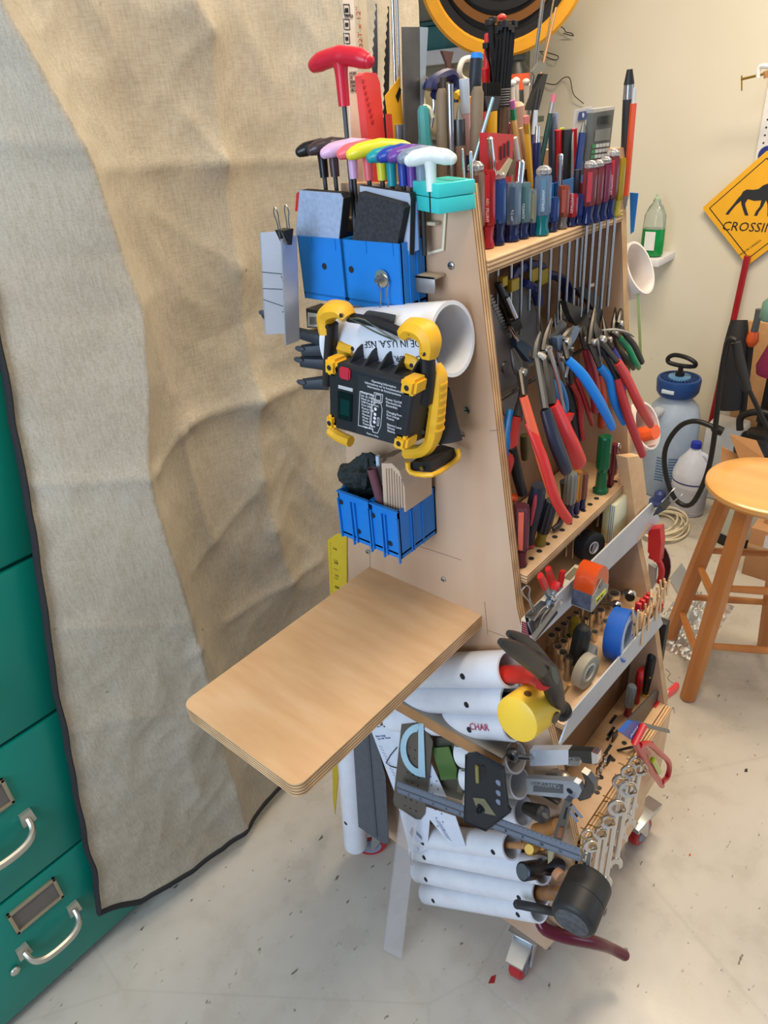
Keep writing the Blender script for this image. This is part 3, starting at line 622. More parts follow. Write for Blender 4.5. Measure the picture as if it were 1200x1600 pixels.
# screws on the near panel
for a, b in ((730, 641), (722, 680), (693, 905), (575, 862), (705, 415), (707, 528)):
    q = P(a, b, x=-.0005); m = MB().lathe(q, -X, [(0, .0048), (.0015, .0045), (.0022, .002)], 14); m.box(q + V((-.0028, -.003, -.0006)), q + V((-.0022, .003, .0006)), mi=1)
    m.build('screw', [ZINC if b > 700 else STEEL, INK], cart)
for a, b in ((936, 1231), (933, 1238)): MB().lathe(P(a, b, z=.5002), Z, [(0, .005), (.001, .004)], 12).build('screw', DSTEEL, cart)
# pencil marks on the panel
pm = MB()
for (a, b, c_, d) in ((650, 852, 720, 875), (757, 940, 762, 992), (578, 800, 578, 888), (765, 673, 780, 672), (762, 985, 790, 995)):
    p, q = P(a, b, x=-.0004), P(c_, d, x=-.0004); pm.tube([p, q], .0003, 4, 0)
tag(pm.build('pencil_mark', M((120, 95, 75), .8), cart), kind='stuff')
# casters
def caster(cx, cy, ang, px_=0):
    T = Matrix.Translation((cx, cy, 0)) @ Matrix.Rotation(ang, 4, 'Z')
    # local: +x is the trailing direction
    f = MB().box((-.035, -.03, .118), (.035, .03, .1235), .001, T=T).box((-.02, -.024, .085), (.02, .024, .117), .004, T=T)
    for s in (-1, 1):
        f.prism([T @ V(p) for p in ((-.020, s * .022 - .0015, .105), (.022, s * .022 - .0015, .105), (.035, s * .022 - .0015, .034), (.026, s * .022 - .0015, .034))], (T.to_3x3() @ V((0, .003, 0))))
    fo = f.build('caster_fork', ZINC, cart)
    c = T @ V((.030, 0, .0375)); a = T.to_3x3() @ V((0, 1, 0))
    wh = MB().lathe(c - a * .015, a, [(0, .020), (0, .033), (.005, .0375), (.025, .0375), (.030, .033), (.030, .020)], 36).build('wheel', M((176, 26, 32), .35), fo)
    MB().lathe(c - a * .0165, a, [(0, .001), (0, .024), (.033, .024), (.033, .001)], 28).build('hub', M((130, 134, 150), .45), fo)
    p = MB().hexa([T @ V(q) for q in ((.02 + px_, -.020, .082), (.070 + px_, -.018, .074), (.070 + px_, .018, .074), (.02 + px_, .020, .082), (.02 + px_, -.020, .105), (.074 + px_, -.018, .088), (.074 + px_, .018, .088), (.02 + px_, .020, .105))])
    p.build('brake_pedal', ZINC, fo)
caster(-.005 + .03, .055, PI + .15)
Wc = P(990, 1297, z=.0375); caster(Wc.x - .020, Wc.y - .004, -.15, .02); caster(.03, .46, PI * .75); caster(.375, .47, .6)
# desk
dk = MB(); zt, zb = .907, .884; yl, yr, x0 = .383, .150, -.400; R_ = .016
pts = []
for (cx_, cy_, a0) in ((x0 + R_, yr + R_, PI), (x0 + R_, yl - R_, PI / 2)):
    for k in range(7):
        a = (a0 + k * PI / 12) if a0 == PI else 0
        if a0 != PI: a = PI / 2 + (k * PI / 12)
        pts.append((cx_ + R_ * math.cos(a), cy_ + R_ * math.sin(a)))
pts = [(0, yl)] + pts[7:] + pts[:7] + [(0, yr)]
dk.prism([V((a, b, zb)) for a, b in pts], (0, 0, zt - zb), 0, 1)
shelf = tag(dk.build('fold_out_shelf', [PLY, EDZ], None, angle=.3), 'bare birch plywood shelf board sticking out from the end of the cart', 'shelf')
# batten with aluminium strip on the near panel
bt = thing('ruler_batten', 'wooden batten with an aluminium strip screwed across the panel under the shelf board', 'batten', (-.03, .19, .67))
A, B = P(612, 1092, x=-.055), P(784, 1183, x=-.055); A.z = B.z = .672; A.y = .315
MB().box((-.056, B.y, .655), (-.001, A.y, .684), .001).build('batten', WOODH, bt)
MB().box((-.057, B.y - .002, .684), (-.002, A.y, .688), .0005).build('metal_strip', M((150, 142, 132), .4, .6), bt)
for yy in (A.y - .03, A.y - .05, B.y + .045): MB().lathe((-.032, yy, .688), Z, [(0, .005), (.0015, .004)], 12).build('screw', STEEL, bt)
# ---------------------------------------------------------------- PVC pipes on the panel
def pvc(a, b, r, label, holes=(), xx=None, group='white PVC tool tubes on the cart end'):
    t = thing('pvc_pipe', label, 'pipe', a, group)
    MB().pipe(a, b, r, r * .86, 36).build('tube', PVC, t)
    for f_ in holes:
        c = a.lerp(b, f_); ax_ = (b - a).normalized(); n_ = V((-1, 0, .25)); n_ = (n_ - ax_ * n_.dot(ax_)).normalized()
        MB().lathe(c + n_ * (r - .0008), n_, [(0, .0052), (.001, .0052)], 14).build('screw_hole', INK, t, smooth=False)
    return t
PX = -.031
upper = [((797, 1045), (640, 1052), .029), ((800, 1092), (640, 1095), .027), ((802, 1133), (650, 1150), .026), ((806, 1184), (700, 1180), .026), ((812, 1224), (700, 1215), .026), ((818, 1268), (700, 1255), .026)]
names = ['white pipe highest of the stack, holding the claw hammer handle', 'second white pipe down, just above the batten', 'white pipe with red printing hidden behind the batten', 'short white pipe holding the chrome slip pliers', 'white pipe mouth holding the chrome adjustable wrench', 'white pipe mouth below the adjustable wrench']
axis_up = V((0, .87, -.50)).normalized(); PIPES = []
for (e, s, r), nm in zip(upper, names):
    a = P(*e, x=-r - .001); L_ = .30 if nm.startswith(('white pipe highest', 'second', 'white pipe with')) else .12
    b = a + axis_up * L_
    if L_ < .2: a2 = V((a.x, a.y - .0, a.z))
    PIPES.append((a, (b - a).normalized()))
    pvc(a, b, r, nm, (.25,) if L_ > .2 else (.35,))
lower = [((800, 1322), (655, 1305)), ((848, 1360), (652, 1326)), ((846, 1395), (655, 1360)), ((842, 1420), (668, 1394))]
ln = ['white pipe at the top of the low stack under the paper gauge', 'white pipe second in the low stack behind the small hammers', 'white pipe holding the black rubber mallet handle', 'lowest white pipe of the stack above the near caster']
for (e, s), nm in zip(lower, ln):
    a, b = P(*e, x=-.026), P(*s, x=-.026); PIPES.append((a, (b - a).normalized())); pvc(a, b, .0245, nm, (.1, .86))
a, b = P(545, 1155, x=-.031), P(556, 1318, x=-.031)
pvc(a, b, .028, 'upright white pipe behind the grey metal rule at the panel back edge', (.7,))
solo('steel_rod', MB().box(P(560, 1318, x=-.031) - V((.003, .003, .03)), P(560, 1318, x=-.031) + V((.003, .003, .10))), DSTEEL, 'dark steel rod end poking out below the upright white pipe', 'rod')
# big print on pipe 3
a, d_ = PIPES[2]; text('CHAR', .016, a + d_ * .075 + V((-.0268, 0, .008)), -d_, (0.3, .3, 1), M((170, 60, 90), .6), None, 'pipe_lettering')
o = bpy.data.objects['pipe_lettering']; 
pp = [q for q in bpy.data.objects if q.get('label', '').startswith('white pipe with red')][0]; o.parent = pp; o.location = o.location - pp.location
# wide pipe holding the cordless tool
a, b = P(708, 530, x=-.048), P(540, 566, x=-.048); b.z = a.z - .03
wp = thing('pvc_pipe', 'wide white pipe with printed lettering on the cart end', 'pipe', a, 'white PVC tool tubes on the cart end')
MB().pipe(a, b, .045, .040, 48).build('tube', PVC, wp)
d_ = (a - b).normalized(); s_ = V((-1, 0, 0)); 
text('MADE IN U.S.A. NSF', .0125, b + d_ * .190 + V((-.0447, 0, .012)), -d_, (0, 0, -1), INK, wp)
text('NOT FOR', .012, a - d_ * .005 + V((-.045, 0, -.007)), -d_, (0.2, 0, -1), INK, wp)
text('PRES', .012, a - d_ * .005 + V((-.0435, 0, -.022)), -d_, (0.35, 0, -1), INK, wp)
# D shaped pipe cups on the far panel
for (px, py, s, lb) in ((1001, 418, 1, 'white pipe cup fixed outside the far panel, level with the top shelf'), (1012, 665, 1, 'white pipe cup outside the far panel with an orange handle in it')):
    c = P(px, py, x=.455); t = thing('pipe_cup', lb, 'pipe', c)
    a = c + V((0, -.0, .0)); MB().pipe(a, a + V((0, .12, -.06)), .044, .040, 40).build('tube', M((226, 218, 212), .4), t)
c = P(1012, 672, x=.455); solo('orange_scraper', MB().tube([c + V((0, -.015, .0)), c + V((0, .03, -.02)), c + V((0, .08, -.04))], [.018, .02, .016], 12, 3, .7), ORG_, 'orange tool handle resting inside the lower far pipe cup', 'handle')
solo('blue_folder', MB().prism([P(984, 301, x=.425), P(997, 302, x=.425), P(990, 362, x=.425), P(985, 366, x=.425)], (.002, 0, 0)), M((30, 120, 205), .4), 'bright blue plastic sheet tucked outside the far panel top', 'sheet')
solo('green_strip', MB().prism([P(994, 455, x=.43), P(999, 455, x=.43), P(1003, 560, x=.43), P(999, 560, x=.43)], (.002, 0, 0)), M((170, 190, 130), .5), 'pale green strip hanging outside the far panel below the upper cup', 'strip')

# ---------------------------------------------------------------- blue bins
def bluebin(name, x0, y0, y1, z0, z1, label, holes=(), ribs='x', cutout=True, depth=None):
    t = thing('parts_bin', label, 'bin', (x0 / 2, (y0 + y1) / 2, z0)); w_ = .0025; x1 = -.0015
    m = MB().box((x0, y0, z0), (x0 + w_, y1, z1)).box((x1 - w_, y0, z0), (x1, y1, z1)).box((x0, y0, z0), (x1, y0 + w_, z1)).box((x0, y1 - w_, z0), (x1, y1, z1)).box((x0, y0, z0 + .006), (x1, y1, z0 + .009))
    m.build('shell', BLUEB, t, smooth=False)
    W = y1 - y0; rb = []
    if ribs == 'x':
        for yy in (y0 + .012, y0 + .055): rb.append(((x0 - .0012, yy - .0012, z1 - .014), (x0, yy + .0012, z1)))
    else:
        for f_ in (.02, .46, .58, .97): rb.append(((x0 - .004, y0 + W * f_ - .001, z0 - (.006 if f_ in (.02, .58) else 0)), (x0, y0 + W * f_ + .001, z1 - .012)))
        rb.append(((x0 - .003, y0, z1 - .002), (x0, y1, z1)))
    for xx in (.30, .36, .62):
        xx = x0 + (x1 - x0) * xx; rb.append(((xx - .001, y0 - .0015, z0), (xx + .001, y0, z1 - .01)))
    for p_, q_ in rb: MB().box(p_, q_).build('rib', BLUEB, t, smooth=False)
    for (yy, zz, rr) in holes: MB().lathe((x0 - .0003, yy, zz), -X, [(0, rr), (.0003, rr)], 14).build('drilled_hole', INK, t, smooth=False)
    return t
xU = -.050
yc, yd = P(625, 380, x=xU).y, P(533, 365, x=xU).y; ye = P(462, 352, x=xU).y
zU1, zU0 = 1.463, P(625, 488, x=xU).z
bluebin('a', xU, yc, yd - .001, zU0, zU1, 'right-hand upper blue bin with a bolt and washer on its face', [(P(549, 421, x=xU).y, P(549, 421, x=xU).z, .0042)])
bluebin('b', xU, yd + .001, ye, zU0, zU1, 'left-hand upper blue bin behind the aluminium mitre channel', [(P(507, 416, x=xU).y, P(507, 416, x=xU).z, .0042)])
xL = -.087; y0 = P(622, 800, x=xL).y; y1 = P(577, 778, x=xL).y; y2 = P(527, 765, x=xL).y; zl1 = 1.112; zl0 = P(622, 872, x=xL).z
def hy(*p): q = P(*p, x=xL); return (q.y, q.z, .0045)
bluebin('c', xL, y0, y1 - .001, zl0, zl1, 'lower blue bin on the right holding sanding blocks', [hy(583, 805), hy(610, 849)], 'y')
bluebin('d', xL, y1 + .001, y2, zl0, zl1, 'lower blue bin on the left holding dark steel wool', [hy(533, 784), hy(561, 830)], 'y')
# bolt and washer with wire loop
q = P(597, 435, x=xU - .003); t = thing('washer_bolt', 'zinc bolt and wide washer holding a wire hook on the blue bin', 'bolt', q)
MB().lathe(q, -X, [(0, .0105), (.0015, .0105)], 28).build('washer', ZINC, t)
MB().lathe(q - X * .0015, -X, [(0, .0055), (.004, .0055), (.004, .003), (.011, .003)], 6).build('nut', STEEL, t)
MB().tube([P(594, 480, x=-.056), P(594, 455, x=-.056), P(590, 440, x=-.055), P(597, 428, x=-.055), P(607, 440, x=-.055), P(604, 455, x=-.056), P(607, 482, x=-.056)], .0008, 6, 3).build('wire_hook', STEEL, t)
# sanding sponges in upper bins
def slab(pix, x, th, mat, name, label, cat, top=None, **k):
    a, n = plate(pix, th, x=x); return solo(name, MB().prism(a, n), mat, label, cat, **k)
SPG = M((150, 168, 196), .85, var=.12, scale=160, bump=.4); SPD = M((48, 50, 56), .9, var=.4, scale=220, bump=.6)
def sponge(pix, x, th, m1, m2, label):
    pts, n = plate(pix, th, x=x); c = sum(pts, V()) / len(pts); c.z = min(p.z for p in pts)
    t = thing('sanding_sponge', label, 'sponge', c); MB().prism(pts, n * 1).build('core', m2, t, angle=.3)
    MB().prism([p - X * .0012 for p in pts], X * .0012).build('grit_face', m1, t, smooth=False); return t
sponge([(463, 368), (469, 297), (533, 302), (537, 310), (530, 378)], xU + .004, .014, SPG, M((30, 32, 36), .9), 'pale blue grey sanding sponge in the left upper bin')
sponge([(549, 392), (562, 300), (628, 318), (633, 325), (618, 400)], xU + .003, .010, SPD, M((34, 36, 40), .9), 'charcoal sanding sponge standing in the right upper bin')
sponge([(565, 330), (563, 290), (640, 302), (642, 312), (640, 400), (600, 395)], xU + .015, .009, M((170, 182, 200), .85), M((36, 38, 42), .9), 'light faced sanding sponge behind the charcoal one')
sponge([(636, 400), (640, 300), (652, 318), (655, 390)], xU + .026, .002, M((120, 150, 190), .8), M((90, 110, 140), .8), 'torn blue sandpaper piece at the back of the right upper bin')
solo('red_card', MB().prism(*plate([(461, 330), (463, 302), (472, 297), (474, 330)], .002, x=-.02)), RED, 'thin red edge behind the pale sanding sponge', 'card')
# mitre channel with binder clip
mc = thing('mitre_channel', 'slotted aluminium mitre channel clipped to the left blue bin', 'channel', P(450, 530, x=-.09))
xm = -.085; tl, bl = P(440, 362, x=xm), P(446, 525, x=xm); mx_ = lambda p, q, f: p.lerp(q, f)
def strip(p, q, n, w_): return None
t1, t2 = P(438, 361, x=xm), P(461, 368, x=xm); b1, b2 = P(444, 521, x=xm), P(466, 532, x=xm)
MB().prism([t1, t2, b2, b1], (.003, 0, 0)).build('web', ALU, mc, smooth=False)
rg = MB()
for k in range(1, 6):
    p, q = t1.lerp(t2, k / 6), b1.lerp(b2, k / 6); rg.prism([p + V((0, .0007, 0)), p - V((0, .0007, 0)), q - V((0, .0007, 0)), q + V((0, .0007, 0))], (-.0015, 0, 0))
rg.build('ridge', ALU, mc, smooth=False)
for (ta, ba, dl) in ((t1, b1, V((-.016, .022, 0))), (t2, b2, V((-.024, .001, .0)))):
    f_ = MB().hexa([ta, ta + dl, ta + dl + V((.0, -.002, 0)), ta + V((.0, -.002, 0)), ba, ba + dl, ba + dl + V((0, -.002, 0)), ba + V((0, -.002, 0))]).build('flange', M((190, 192, 198), .35, .5), mc, smooth=False)
    sc_ = MB()
    for f0, f1 in ((.40, .37), (.55, .53), (.72, .64)):
        p, q = ta.lerp(ba, f0), ta.lerp(ba, f1) + dl; n_ = V((-.0004, -.0012, 0)) ; sc_.prism([p + n_, q + n_, q + n_ + V((0, 0, .0009)), p + n_ + V((0, 0, .0009))], (-.0004, -.0004, 0))
    sc_.build('saw_slot', INK, f_, smooth=False)
sc_ = MB()
for p, q in ((t1.lerp(b1, .42), t2.lerp(b2, .62)), (t1.lerp(b1, .78), t2.lerp(b2, .60))):
    n_ = V((-.0018, 0, 0)); sc_.prism([p + n_, q + n_, q + n_ + V((0, 0, .001)), p + n_ + V((0, 0, .001))], (-.0003, 0, 0))
sc_.build('saw_slot', INK, mc, smooth=False)
def binder_clip(c, w_, h_, d_, right, up, label, loop=True, body=BLACK):
    """c: middle of the open lower edge; triangular clip body of width w_, height h_, depth d_, wire handle on top"""
    r, u = V(right).normalized(), V(up).normalized(); n = r.cross(u); c = V(c)
    t = thing('binder_clip', label, 'clip', c)
    MB().prism([c - r * w_ / 2 - n * .001, c - r * w_ / 2 - n * d_ / 2 + u * h_, c - r * w_ / 2 + n * d_ / 2 + u * h_, c - r * w_ / 2 + n * .001], r * w_).build('body', body, t, smooth=False)
    for s in (-1, 1):
        o = c + n * (s * .004); L = h_ * 1.0
        MB().tube([o - r * w_ * .32 + u * .002, o - r * w_ * .14 + u * L * .9 + n * s * .003, o - r * w_ * .12 + u * L * 1.55 + n * s * .004, o - r * w_ * .22 + u * L * 2.1 + n * s * .005, o + u * L * 2.5 + n * s * .005, o + r * w_ * .22 + u * L * 2.1 + n * s * .005, o + r * w_ * .12 + u * L * 1.55 + n * s * .004, o + r * w_ * .14 + u * L * .9 + n * s * .003, o + r * w_ * .32 + u * .002], .0008, 6, 3).build('wire_handle', STEEL, t)
        if not loop: break
    return t
binder_clip(P(448, 382, x=-.10), .017, .018, .016, (0, -1, 0), (.0, .05, 1), 'black binder clip holding the aluminium mitre channel on the bin', True)
# ---------------------------------------------------------------- folding T-handle hex keys
def thandle(c, r_dir, span, mat, label, shaft, cap=True, stem=.036, grp='T-handle hex keys in a row behind the blue bins', rr=.0085, sm=BLACK, bottom=None):
    """c: centre of the grip top, grip along r_dir, stem pointing down"""
    r = V(r_dir).normalized(); c = V(c); t = thing('hex_key', label, 'hex key', c - Z * (stem + shaft), grp); n = r.cross(Z).normalized()
    g = MB(); prof = []
    P_ = 9
    for i in range(P_):
        f_ = i / (P_ - 1) * 2 - 1
        prof.append((c + r * (f_ * span / 2) - Z * (.006 * f_ * f_ * span / .07), rr * (1.0 - .18 * abs(f_) ** 3 + .06 * math.cos(f_ * 9))))
    g.tube([p for p, _ in prof], [q for _, q in prof], 14, 3, 1.0, hint=(0, 0, 1))
    g.ball(prof[0][0], prof[0][1] * .97, 12); g.ball(prof[-1][0], prof[-1][1] * .97, 12)
    g.tube([c - Z * .002, c - Z * stem * .4, c - Z * stem], [rr * .95, rr * .72, rr * .66], 14, 3, hint=r)
    g.build('grip', mat, t)
    MB().cyl(c - Z * (stem - .001), c - Z * (stem + shaft), .0028 if span < .09 else .0032, n=6).build('shaft', sm, t)
    return t
keys = [((502, 228), (22, 22, 24), 'black', .055), ((519, 226), (66, 50, 54), 'dark plum', .052), ((549, 228), (218, 178, 210), 'lilac pink', .066), ((573, 230), (236, 104, 112), 'coral', .062), ((594, 229), (222, 212, 50), 'yellow', .070), ((610, 238), (30, 150, 158), 'teal', .046), ((628, 237), (38, 66, 160), 'cobalt blue', .048), ((642, 238), (106, 66, 150), 'purple', .044), ((657, 240), (120, 134, 156), 'slate grey', .042), ((672, 243), (222, 232, 228), 'white', .048)]
rd = V((-.28, .96, 0))
for (px, c_, nm, sp_), xx in zip(keys, [-.016, -.016, -.018, -.018, -.020, -.016, -.016, -.016, -.017, -.035]):
    c = P(*px, x=xx); thandle(c, V((-.65, .75, 0)) if nm != 'white' else V((-.35, .93, 0)), sp_, M(c_, .28, var=.02), 'T-handle hex key with the %s grip in the coloured row' % nm, .075 if nm != 'white' else .022)
c = P(531, 88, x=-.02); thandle(c, (-.1, 1, .02), .078, M((196, 30, 52), .3, var=.02), 'largest T-handle hex key with a crimson grip, standing above the others', .16, stem=.050, rr=.0105, grp=None, sm=M((58, 62, 66), .4, .6))
# holder rail behind bins
hr = thing('key_rail', 'cream channel rail on the panel carrying the T-handles', 'rail', (-.02, .28, 1.455))
MB().box((-.013, .205, 1.478), (-.0015, .41, 1.482), .0008).build('top_plate', M((196, 176, 146), .5), hr)
MB().prism([P(694, 331, x=-.0035), P(697, 331, x=-.0035), P(693, 392, x=-.0035), P(668, 398, x=-.0035), P(668, 394, x=-.0035), P(690, 388, x=-.0035)], (.002, 0, 0)).build('bent_edge', CREAM, hr)
MB().box((-.024, P(697, 430, x=0).y, P(690, 430, x=0).z), (-.0015, .26, P(690, 430, x=0).z + .003), .0005).build('lower_plate', M((196, 176, 146), .5), hr)
MB().box((-.024, P(697, 430, x=0).y, P(690, 452, x=0).z), (-.022, .26, P(690, 430, x=0).z + .003), .0005).build('bracket', M((150, 145, 140), .35, .7), hr)
# aqua box
q0 = P(684, 300, x=-.02)
t = thing('hex_bit_box', 'aqua plastic bit box perched on the panel top corner', 'box', V((-.01, .20, 1.50)))
T = Matrix.Translation(P(686, 303, x=-.016)) @ Matrix.Rotation(-.42, 4, 'Z')
MB().box((-.018, -.030, -.017), (.030, .030, -.001), .001, T=T).build('lower_half', M((62, 200, 198), .38, var=.02), t)
MB().box((-.018, -.030, -.0003), (.030, .030, .014), .001, T=T).build('upper_half', M((62, 204, 200), .38, var=.02), t)
MB().box((.004, -.022, .0141), (.022, .012, .0146), .0, T=T).build('label_recess', M((40, 160, 150), .5), t)
# ---------------------------------------------------------------- work light
xw = -.13
wl = thing('work_light', 'black and yellow portable work light hung by its arm on the cart end', 'light', P(575, 690, x=xw))
TL, TR, BR_, BL_ = P(512, 563, x=xw), P(648, 598, x=xw), P(632, 700, x=xw), P(514, 667, x=xw)
D_ = V((.060, 0, -.006))
fc = MB(); fc.hexa([BL_, BR_, BR_ + D_, BL_ + D_, TL, TR, TR + D_, TL + D_])
bmesh.ops.bevel(fc.bm, geom=fc.bm.edges[:], offset=.005, segments=3, affect='EDGES', profile=.6)
body = fc.build('body', M((30, 33, 38), .45), wl)
n_ = -X; rt = (TR - TL).normalized(); up_ = (TL - BL_).normalized(); Wl, Hl = (TR - TL).length, (TL - BL_).length
def FP(u, v, d=0): return TL.lerp(TR, u).lerp(BL_.lerp(BR_, u), 1 - v) + n_ * d       # u to the right, v up
def fbox(u0, v0, u1, v1, d0, d1, mat, name, par, bev=.001):
    m = MB().hexa([FP(u0, v0, d0), FP(u1, v0, d0), FP(u1, v1, d0), FP(u0, v1, d0), FP(u0, v0, d1), FP(u1, v0, d1), FP(u1, v1, d1), FP(u0, v1, d1)])
    if bev: bmesh.ops.bevel(m.bm, geom=m.bm.edges[:], offset=bev, segments=2, affect='EDGES')
    return m.build(name, mat, par)
for (u0, v0, u1, v1) in ((-.03, .80, .12, 1.04), (.86, .80, 1.03, 1.04), (-.03, -.03, .10, .20), (.86, -.04, 1.03, .18)):
    cnr = fbox(u0, v0, u1, v1, -.022, .004, YEL, 'corner_bumper', wl, .004)
    MB().lathe(FP((u0 + u1) / 2, (v0 + v1) / 2, .0042), n_, [(0, .0035), (.0004, .0035)], 12).build('screw_recess', INK, cnr, smooth=False)
fbox(.16, .80, .29, .97, 0, .003, M((190, 40, 60), .4), 'power_button', wl, .002)
sc2 = fbox(.13, .18, .32, .60, 0, .0012, M((14, 22, 24), .15), 'display_window', wl, .0008)
fbox(.17, .26, .29, .50, .0012, .0016, M((16, 48, 46), .1), 'screen', sc2, 0)
fbox(.38, .02, .88, .92, 0, .0008, M((36, 40, 46), .5), 'info_panel', wl, .0005)
def ftext(s, size, u, v, par=wl, al='LEFT'): return text(s, size, FP(u, v, .0010), rt, up_, WINK, par, 'printed_text', .0001, al)
ftext('Operating Information\nInformations sur le fonctionnement\nInformación de funcionamiento', .0042, .68, .86, al='CENTER')
ftext('Charge Level\nInd. de charge\nNivel de carga\nUSB Power Port\nPort USB\nPuerto USB\nOn/Off\nMarche\nMode 1\nMode 2\nPower Bank\nLight Only', .0042, .42, .66)
ftext('Power On/Off\nMarche/Arrêt\nEncendido\n\nCharging Port\nPort charge\nPuerto\n\nBattery Level\nNiveau\nBatería', .0042, .72, .66)
ftext('Made in China', .0034, .60, .06, al='CENTER')
ln_ = MB()
def fline(pts, w_=.0004, par=None):
    for a, b in zip(pts, pts[1:]):
        a, b = FP(*a, .001), FP(*b, .001); ln_.tube([a, b], w_, 4, 0)
fline([(.58, .72), (.68, .72), (.68, .60), (.58, .60), (.58, .72)]); fline([(.60, .70), (.66, .70), (.66, .62), (.60, .62), (.60, .70)])
fline([(.59, .58), (.67, .58), (.69, .50), (.69, .24), (.66, .12), (.60, .12), (.57, .24), (.57, .50), (.59, .58)]); fline([(.645, .36), (.665, .36), (.665, .24), (.645, .24), (.645, .36)])
fline([(.41, .68), (.56, .68), (.56, .16), (.41, .16), (.41, .68)])
for vv in (.48, .40, .34, .28): ln_.lathe(FP(.61, vv, .0009), n_, [(0, .0022), (.0003, .0022)], 10)
tag(ln_.build('diagram', WINK, wl, smooth=False), kind='stuff')
for k in range(4): fbox(.14, .645 + k * .012, .32, .651 + k * .012, .0, .0012, WINK, 'print_bar', wl, 0)
# upper rim and fins behind the face
tb = MB(); 
for k in range(5):
    p = TL.lerp(TR, .18 + k * .17); tb.hexa([p + V((.010, 0, -.002)), p + V((.010, -.003, -.002)), p + V((.055, -.003, -.002)), p + V((.055, 0, -.002)), p + V((.03, 0, .012)), p + V((.03, -.003, .012)), p + V((.055, -.003, .020)), p + V((.055, 0, .020))])
tb.hexa([TL + V((.052, -.01, -.002)), TR + V((.052, .01, -.002)), TR + V((.058, .01, -.002)), TL + V((.058, -.01, -.002)), TL + V((.052, -.01, .020)), TR + V((.052, .01, .018)), TR + V((.058, .01, .018)), TL + V((.058, -.01, .020))])
tb.build('cooling_fin', M((34, 37, 42), .45), wl, smooth=False)
# folding stand arms
def wtube(pix, xs, r, mat, name, flat=1.0, n=10):
    pts = [P(a, b, x=xx) for (a, b), xx in zip(pix, xs if isinstance(xs, (list, tuple)) else [xs] * len(pix))]
    return MB().tube(pts, r, n, 4, flat, hint=(1, 0, 0)).build(name, mat, wl)
wtube([(513, 600), (515, 560), (518, 520), (519, 505)], -.10, .0075, BLACK, 'stand_arm', 1.2)
wtube([(512, 520), (510, 495), (520, 484), (535, 484), (545, 496)], -.10, [.010, .011, .012, .011, .009], YEL, 'stand_knuckle', 1.3, 8)
wtube([(536, 540), (548, 545), (558, 548)], -.085, .011, YEL, 'upper_bumper', 1.2, 8)
wtube([(545, 496), (570, 500), (600, 508), (628, 520)], -.095, .006, BLACK, 'stand_bar', 1.0)
wtube([(632, 522), (645, 512), (664, 518), (672, 535), (670, 556)], -.10, [.009, .012, .013, .012, .010], YEL, 'stand_knuckle', 1.3, 8)
wtube([(668, 555), (669, 590), (665, 628)], -.10, .0085, BLACK, 'stand_arm', 1.2)
wtube([(640, 560), (654, 566), (660, 575)], -.085, .012, YEL, 'upper_bumper', 1.2, 8)
wtube([(678, 572), (685, 590), (684, 630), (680, 665), (674, 690), (660, 704), (636, 706)], -.085, [.008, .010, .0095, .010, .0095, .009, .009], YEL, 'grip_handle', 1.25, 8)
gr_ = MB()
for k in range(7):
    f_ = k / 6; p = P(685 - f_ * 4, 600 + f_ * 70, x=-.085); gr_.lathe(p, Z, [(0, .0112), (.003, .0112)], 12)
gr_.build('grip_ridge', YEL, wl)
wtube([(516, 672), (530, 682), (548, 690)], -.105, .008, YEL, 'lower_bumper', 1, 8)
for px in ((533, 493), (511, 511), (639, 520), (662, 553), (551, 545), (643, 571), (661, 675)): MB().lathe(P(*px, x=-.113), n_, [(0, .0028), (.0008, .0028)], 10).build('screw_recess', INK, wl, smooth=False)
# binder clip that carries the lamp
t = thing('binder_clip', 'worn black binder clip carrying the work light under the blue bins', 'clip', P(590, 520, x=-.07))
MB().hexa([P(573, 486, x=-.085), P(618, 492, x=-.085), P(620, 492, x=-.045), P(580, 484, x=-.045), P(560, 500, x=-.09), P(606, 518, x=-.09), P(612, 520, x=-.075), P(566, 505, x=-.075)]).build('body', M((66, 64, 62), .6, .3, var=.2), t, smooth=False)
MB().tube([P(546, 497, x=-.10), P(560, 504, x=-.10), P(585, 518, x=-.10), P(618, 532, x=-.10), P(600, 520, x=-.10), P(570, 500, x=-.10), P(546, 497, x=-.10)], .0012, 6, 3).build('wire_handle', STEEL, t)
# cordless tool hanging in the wide pipe
ct = thing('cordless_tool', 'black tool grip with a yellow battery foot below the work light', 'tool', P(690, 735, x=-.06))
MB().tube([P(680, 610, x=-.05), P(688, 650, x=-.05), P(694, 690, x=-.055)], [.020, .022, .026], 14, 3, .8, hint=(1, 0, 0)).build('grip', BLACKM, ct)
MB().hexa([P(640, 735, x=-.10), P(675, 738, x=-.10), P(714, 716, x=-.03), P(690, 706, x=-.03), P(642, 722, x=-.10), P(672, 722, x=-.10), P(710, 700, x=-.03), P(688, 694, x=-.03)]).build('foot', BLACK, ct, smooth=False)
MB().tube([P(637, 722, x=-.104), P(642, 738, x=-.104), P(675, 742, x=-.10), P(700, 728, x=-.06), P(716, 715, x=-.035), P(714, 702, x=-.03)], .0035, 8, 3).build('yellow_trim', YEL, ct)
MB().lathe(P(659, 732, x=-.104), -X, [(0, .003), (.001, .003)], 12).build('screw', BRASS, ct)
